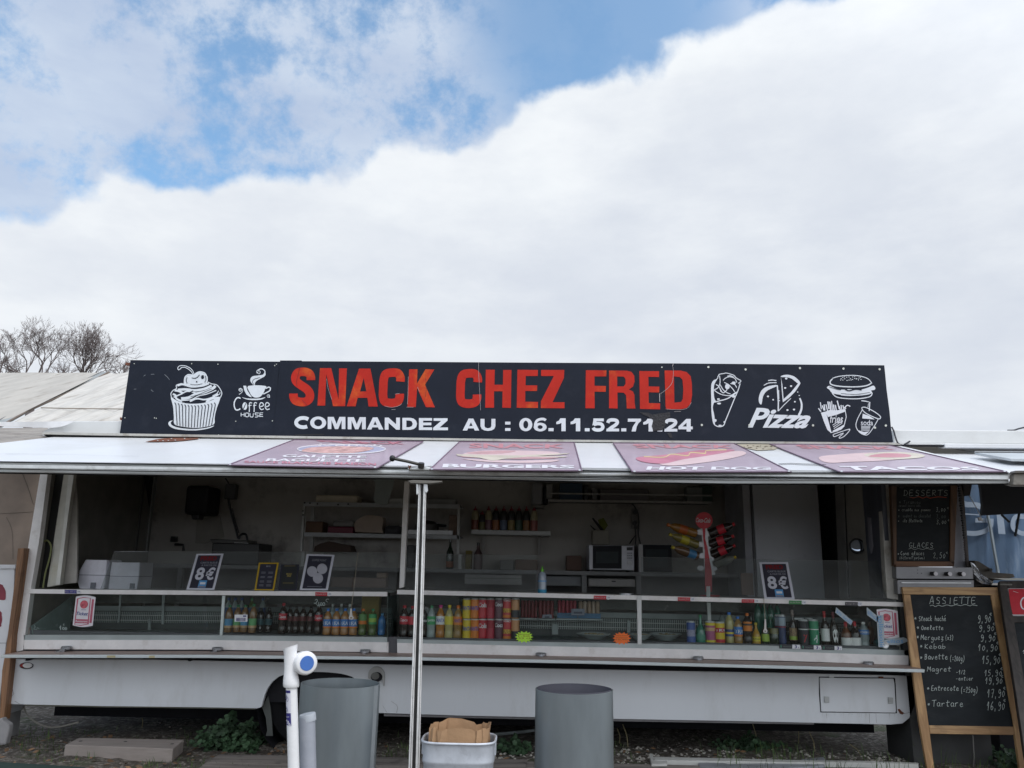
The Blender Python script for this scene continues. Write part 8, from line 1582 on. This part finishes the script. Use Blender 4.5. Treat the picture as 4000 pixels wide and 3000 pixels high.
for q, lb in plk: gbox('ground_plank', lb, 'plank', q, .03, woodG, group='grey planks along the front')
gbox('ground_plank', 'grey plank continuing to the right of the bins', 'plank', [(2058, 2974), (3080, 2998), (3080, 3050), (2050, 3040)], .035, woodG, group='grey planks along the front')
gbox('green_mat', 'dark green artificial mat in the bottom left corner', 'mat', [(-60, 2972), (330, 2996), (420, 3040), (-60, 3040)], .006, M('mat_green', (.015, .035, .028), .9), z=.024)
q = cm(e7, [(430, 775), (1400, 797), (1800, 802), (2190, 815), (2190, 826), (1800, 815), (1390, 812), (435, 798)]); P = [G(*p, .06) for p in q]
PB = Th('white_profile', 'long thin white plastic profile lying on the gravel', 'plastic profile', tuple(P[0]-Vector((0, 0, .06)))); PB.part('profile', MB().prism(P, (0, 0, -.03)), M('profile_white', (.50, .50, .47), .5), bevel=.003)
q = cm(e7, [(405, 755), (425, 757), (432, 800), (520, 802), (520, 822), (418, 824)]); PB.part('end_bracket', MB().prism([G(*p, .06) for p in q], (0, 0, -.04)), M('profile_white', (.5, .5, .47)))
q = cm(e7, [(720, 802), (880, 810), (930, 822), (1200, 818), (1385, 812), (1410, 792), (1560, 775), (1585, 805), (1560, 832), (1380, 848), (740, 848)]); single('gutter_piece', MB().prism([G(*p, .05) for p in q], (0, 0, -.03)), M('gutter_grey', (.22, .23, .25), .4), 'bent grey plastic gutter piece lying by the white profile', 'gutter piece', G(*e7(1100, 840), .02), bevel=.008)
BT = Th('steel_rod', 'thin galvanised steel rod lying slanted behind the bucket', 'rod', G(*e6(440, 805), .02)); A_, B_ = G(*e6(520, 800), .03), G(*e6(1390, 710), .03); BT.part('rod', MB().tube([A_, B_], .012, 8), M('rod_galv', (.45, .50, .50), .35, .6)); BT.part('rod_socket', MB().tube([G(*e6(425, 812), .03), G(*e6(525, 797), .03)], .020, 10), M('rod_socket', (.5, .5, .52), .3, .7))
# ---------------------------------------------------------------- gravel, litter, plants
random.seed(11)
def scatter(n, xr, yr, szr, mat, name, flat=.6, dens=None):
    mb = MB(); c = 0
    while c < n:
        x, y = random.uniform(*xr), random.uniform(*yr)
        if dens and random.random() > dens(x, y): continue
        c += 1; s_ = random.uniform(*szr); p = Vector((x, y, .014))
        base = [Vector((math.cos(a_), math.sin(a_), 0)) for a_ in (0, 1.25, 2.5, 3.8, 5.0)]; rot = random.uniform(0, 6)
        v = [p+Vector((math.cos(rot)*b.x-math.sin(rot)*b.y, math.sin(rot)*b.x+math.cos(rot)*b.y, 0))*s_*random.uniform(.7, 1.2) for b in base]
        t1 = [q_*.45+(p+Vector((0, 0, s_*flat*random.uniform(.8, 1.5))))*.55+Vector((0, 0, s_*flat*.35)) for q_ in v]
        mb.add(v+t1, [(0, 1, 6, 5), (1, 2, 7, 6), (2, 3, 8, 7), (3, 4, 9, 8), (4, 0, 5, 9), (5, 6, 7, 8, 9)])
    single(name, mb, mat, None, None, (0, 0, 0), kind='stuff')
def pebm(n, c): return M(n, c, .85, var=.25, scale=3)
from mathutils import noise as mn
scatter(1900, (-.2, 3.6), (-1.1, .35), (.005, .017), pebm('pebble_pale', (.34, .32, .28)), 'gravel', dens=lambda x, y: .25+.75*max(0, mn.noise(Vector((x*2, y*2, 0)))+.4))
scatter(1200, (-3.6, 3.8), (-1.3, .9), (.004, .014), pebm('pebble_dark', (.16, .14, .12)), 'small_stones')
lf_ = MB()
for i in range(700):
    x, y = random.uniform(-3.6, -.6) if i % 3 else random.uniform(-.6, 3.6), random.uniform(-1.1, .3); s_ = random.uniform(.008, .028); g = random.uniform(0, 6.28); t_ = random.uniform(-.5, .5)
    d1_ = Vector((math.cos(g), math.sin(g), random.uniform(-.2, .4)))*s_; d2_ = Vector((-math.sin(g), math.cos(g), t_))*s_*.55; p = Vector((x, y, .022)); lf_.add([p-d1_, p+d2_, p+d1_, p-d2_], [(0, 1, 2, 3)])
single('dead_leaves', lf_, M('dead_leaf', (.20, .115, .06), .8, var=.45, scale=5), None, None, (0, 0, 0), kind='stuff')
gr_ = MB()
def blade(p, h, lean, w_=.004):
    g = random.uniform(0, 6.28); d_ = Vector((math.cos(g), math.sin(g), 0)); s_ = Vector((-d_.y, d_.x, 0))*w_
    a_ = p+d_*lean*.35+Vector((0, 0, h*.6)); b_ = p+d_*lean+Vector((0, 0, h)); gr_.add([p-s_, p+s_, a_+s_*.8, a_-s_*.8, b_], [(0, 1, 2, 3), (3, 2, 4)])
for i in range(5200):
    x, y = random.uniform(-3.6, 3.9), random.uniform(-1.2, .5)
    if mn.noise(Vector((x*1.6, y*2.2, 9))) < .08+(.12 if x > -1.5 else -.1): continue
    blade(Vector((x, y, .01)), random.uniform(.015, .06), random.uniform(.005, .04), .0025)
for i in range(260): x, y = random.uniform(1.6, 3.6), random.uniform(-.55, .1); blade(Vector((x, y, .01)), random.uniform(.05, .16), random.uniform(.02, .08), .0022)
single('grass', gr_, M('grass_green', (.06, .10, .025), .8, var=.5, scale=2), None, None, (0, 0, 0), kind='stuff')
stw = MB()
for c_, x0, y0, x1, y1 in ((e7, 262, 730, 225, 560), (e7, 205, 700, 190, 590), (e7, 1115, 720, 1090, 560), (e7, 1395, 700, 1378, 560), (e7, 1505, 760, 1465, 610), (e7, 1820, 785, 1730, 690), (e4, 1530, 700, 1520, 520)):
    a_ = G(*c_(x0, y0)); b_ = U(*c_(x1, y1), a_.y); stw.tube([a_, (a_+b_)/2+Vector((.01, 0, .01)), b_], .003, 4)
single('dry_stalks', stw, M('straw', (.26, .22, .12), .8), None, None, (0, 0, 0), kind='stuff')
# leafy weed clumps
def clump(label, c, x0, x1, yt, yb, n, seed, Y=None):
    rnd = random.Random(seed); g0 = G(*c((x0+x1)/2, yb)); Yc = g0.y+.12 if Y is None else Y; A_ = U(*c(x0, yb), Yc); B_ = U(*c(x1, yt), Yc); W = (B_.x-A_.x)/2; cxx = (A_.x+B_.x)/2; H = B_.z
    t_ = Th('weed_plant', label, 'plant', (cxx, Yc, 0)); mb = MB(); stm = MB()
    for i in range(n):
        u = rnd.gauss(0, .42); u = max(-1, min(1, u)); h = H*(rnd.random()**.6)*(1-.5*abs(u)**1.5)*(.75+.35*math.sin(u*9+seed)); p = Vector((cxx+u*W, Yc+rnd.uniform(-.13, .13), max(.015, h)))
        r_ = rnd.uniform(.010, .022); nrm_ = Vector((rnd.uniform(-.6, .6), rnd.uniform(-1, .1), rnd.uniform(.2, 1))).normalized(); a_ = nrm_.orthogonal().normalized(); b_ = nrm_.cross(a_)
        mb.add([p+nrm_*-.003]+[p+(a_*math.cos(k*1.0472)+b_*math.sin(k*1.0472))*r_*rnd.uniform(.7, 1.1) for k in range(6)], [(0, k+1, (k+1) % 6+1) for k in range(6)])
        if i % 14 == 0: stm.tube([Vector((cxx+u*W*.6, Yc, 0)), p], .002, 3, cap=False)
    t_.part('leaves', mb, M('weed_leaf', (.028, .062, .026), .7, var=.5, scale=9), kind='stuff'); t_.part('stems', stm, M('weed_stem', (.07, .10, .04), .7))
clump('leafy green weed clump growing in front of the wheel', e5, 190, 900, 560, 965, 1300, 3)
clump('smaller green weed clump at the foot of the tyre', e5, 880, 1080, 690, 870, 260, 8)
clump('low green weeds under the trailer beside the bucket', e6, 1080, 1380, 770, 920, 260, 14)
clump('sparse green weeds under the right part of the trailer', e7, 820, 1300, 640, 760, 260, 19)
clump('tall green weeds growing behind the A-frame board', e3, 1050, 1330, 1500, 1720, 300, 23)
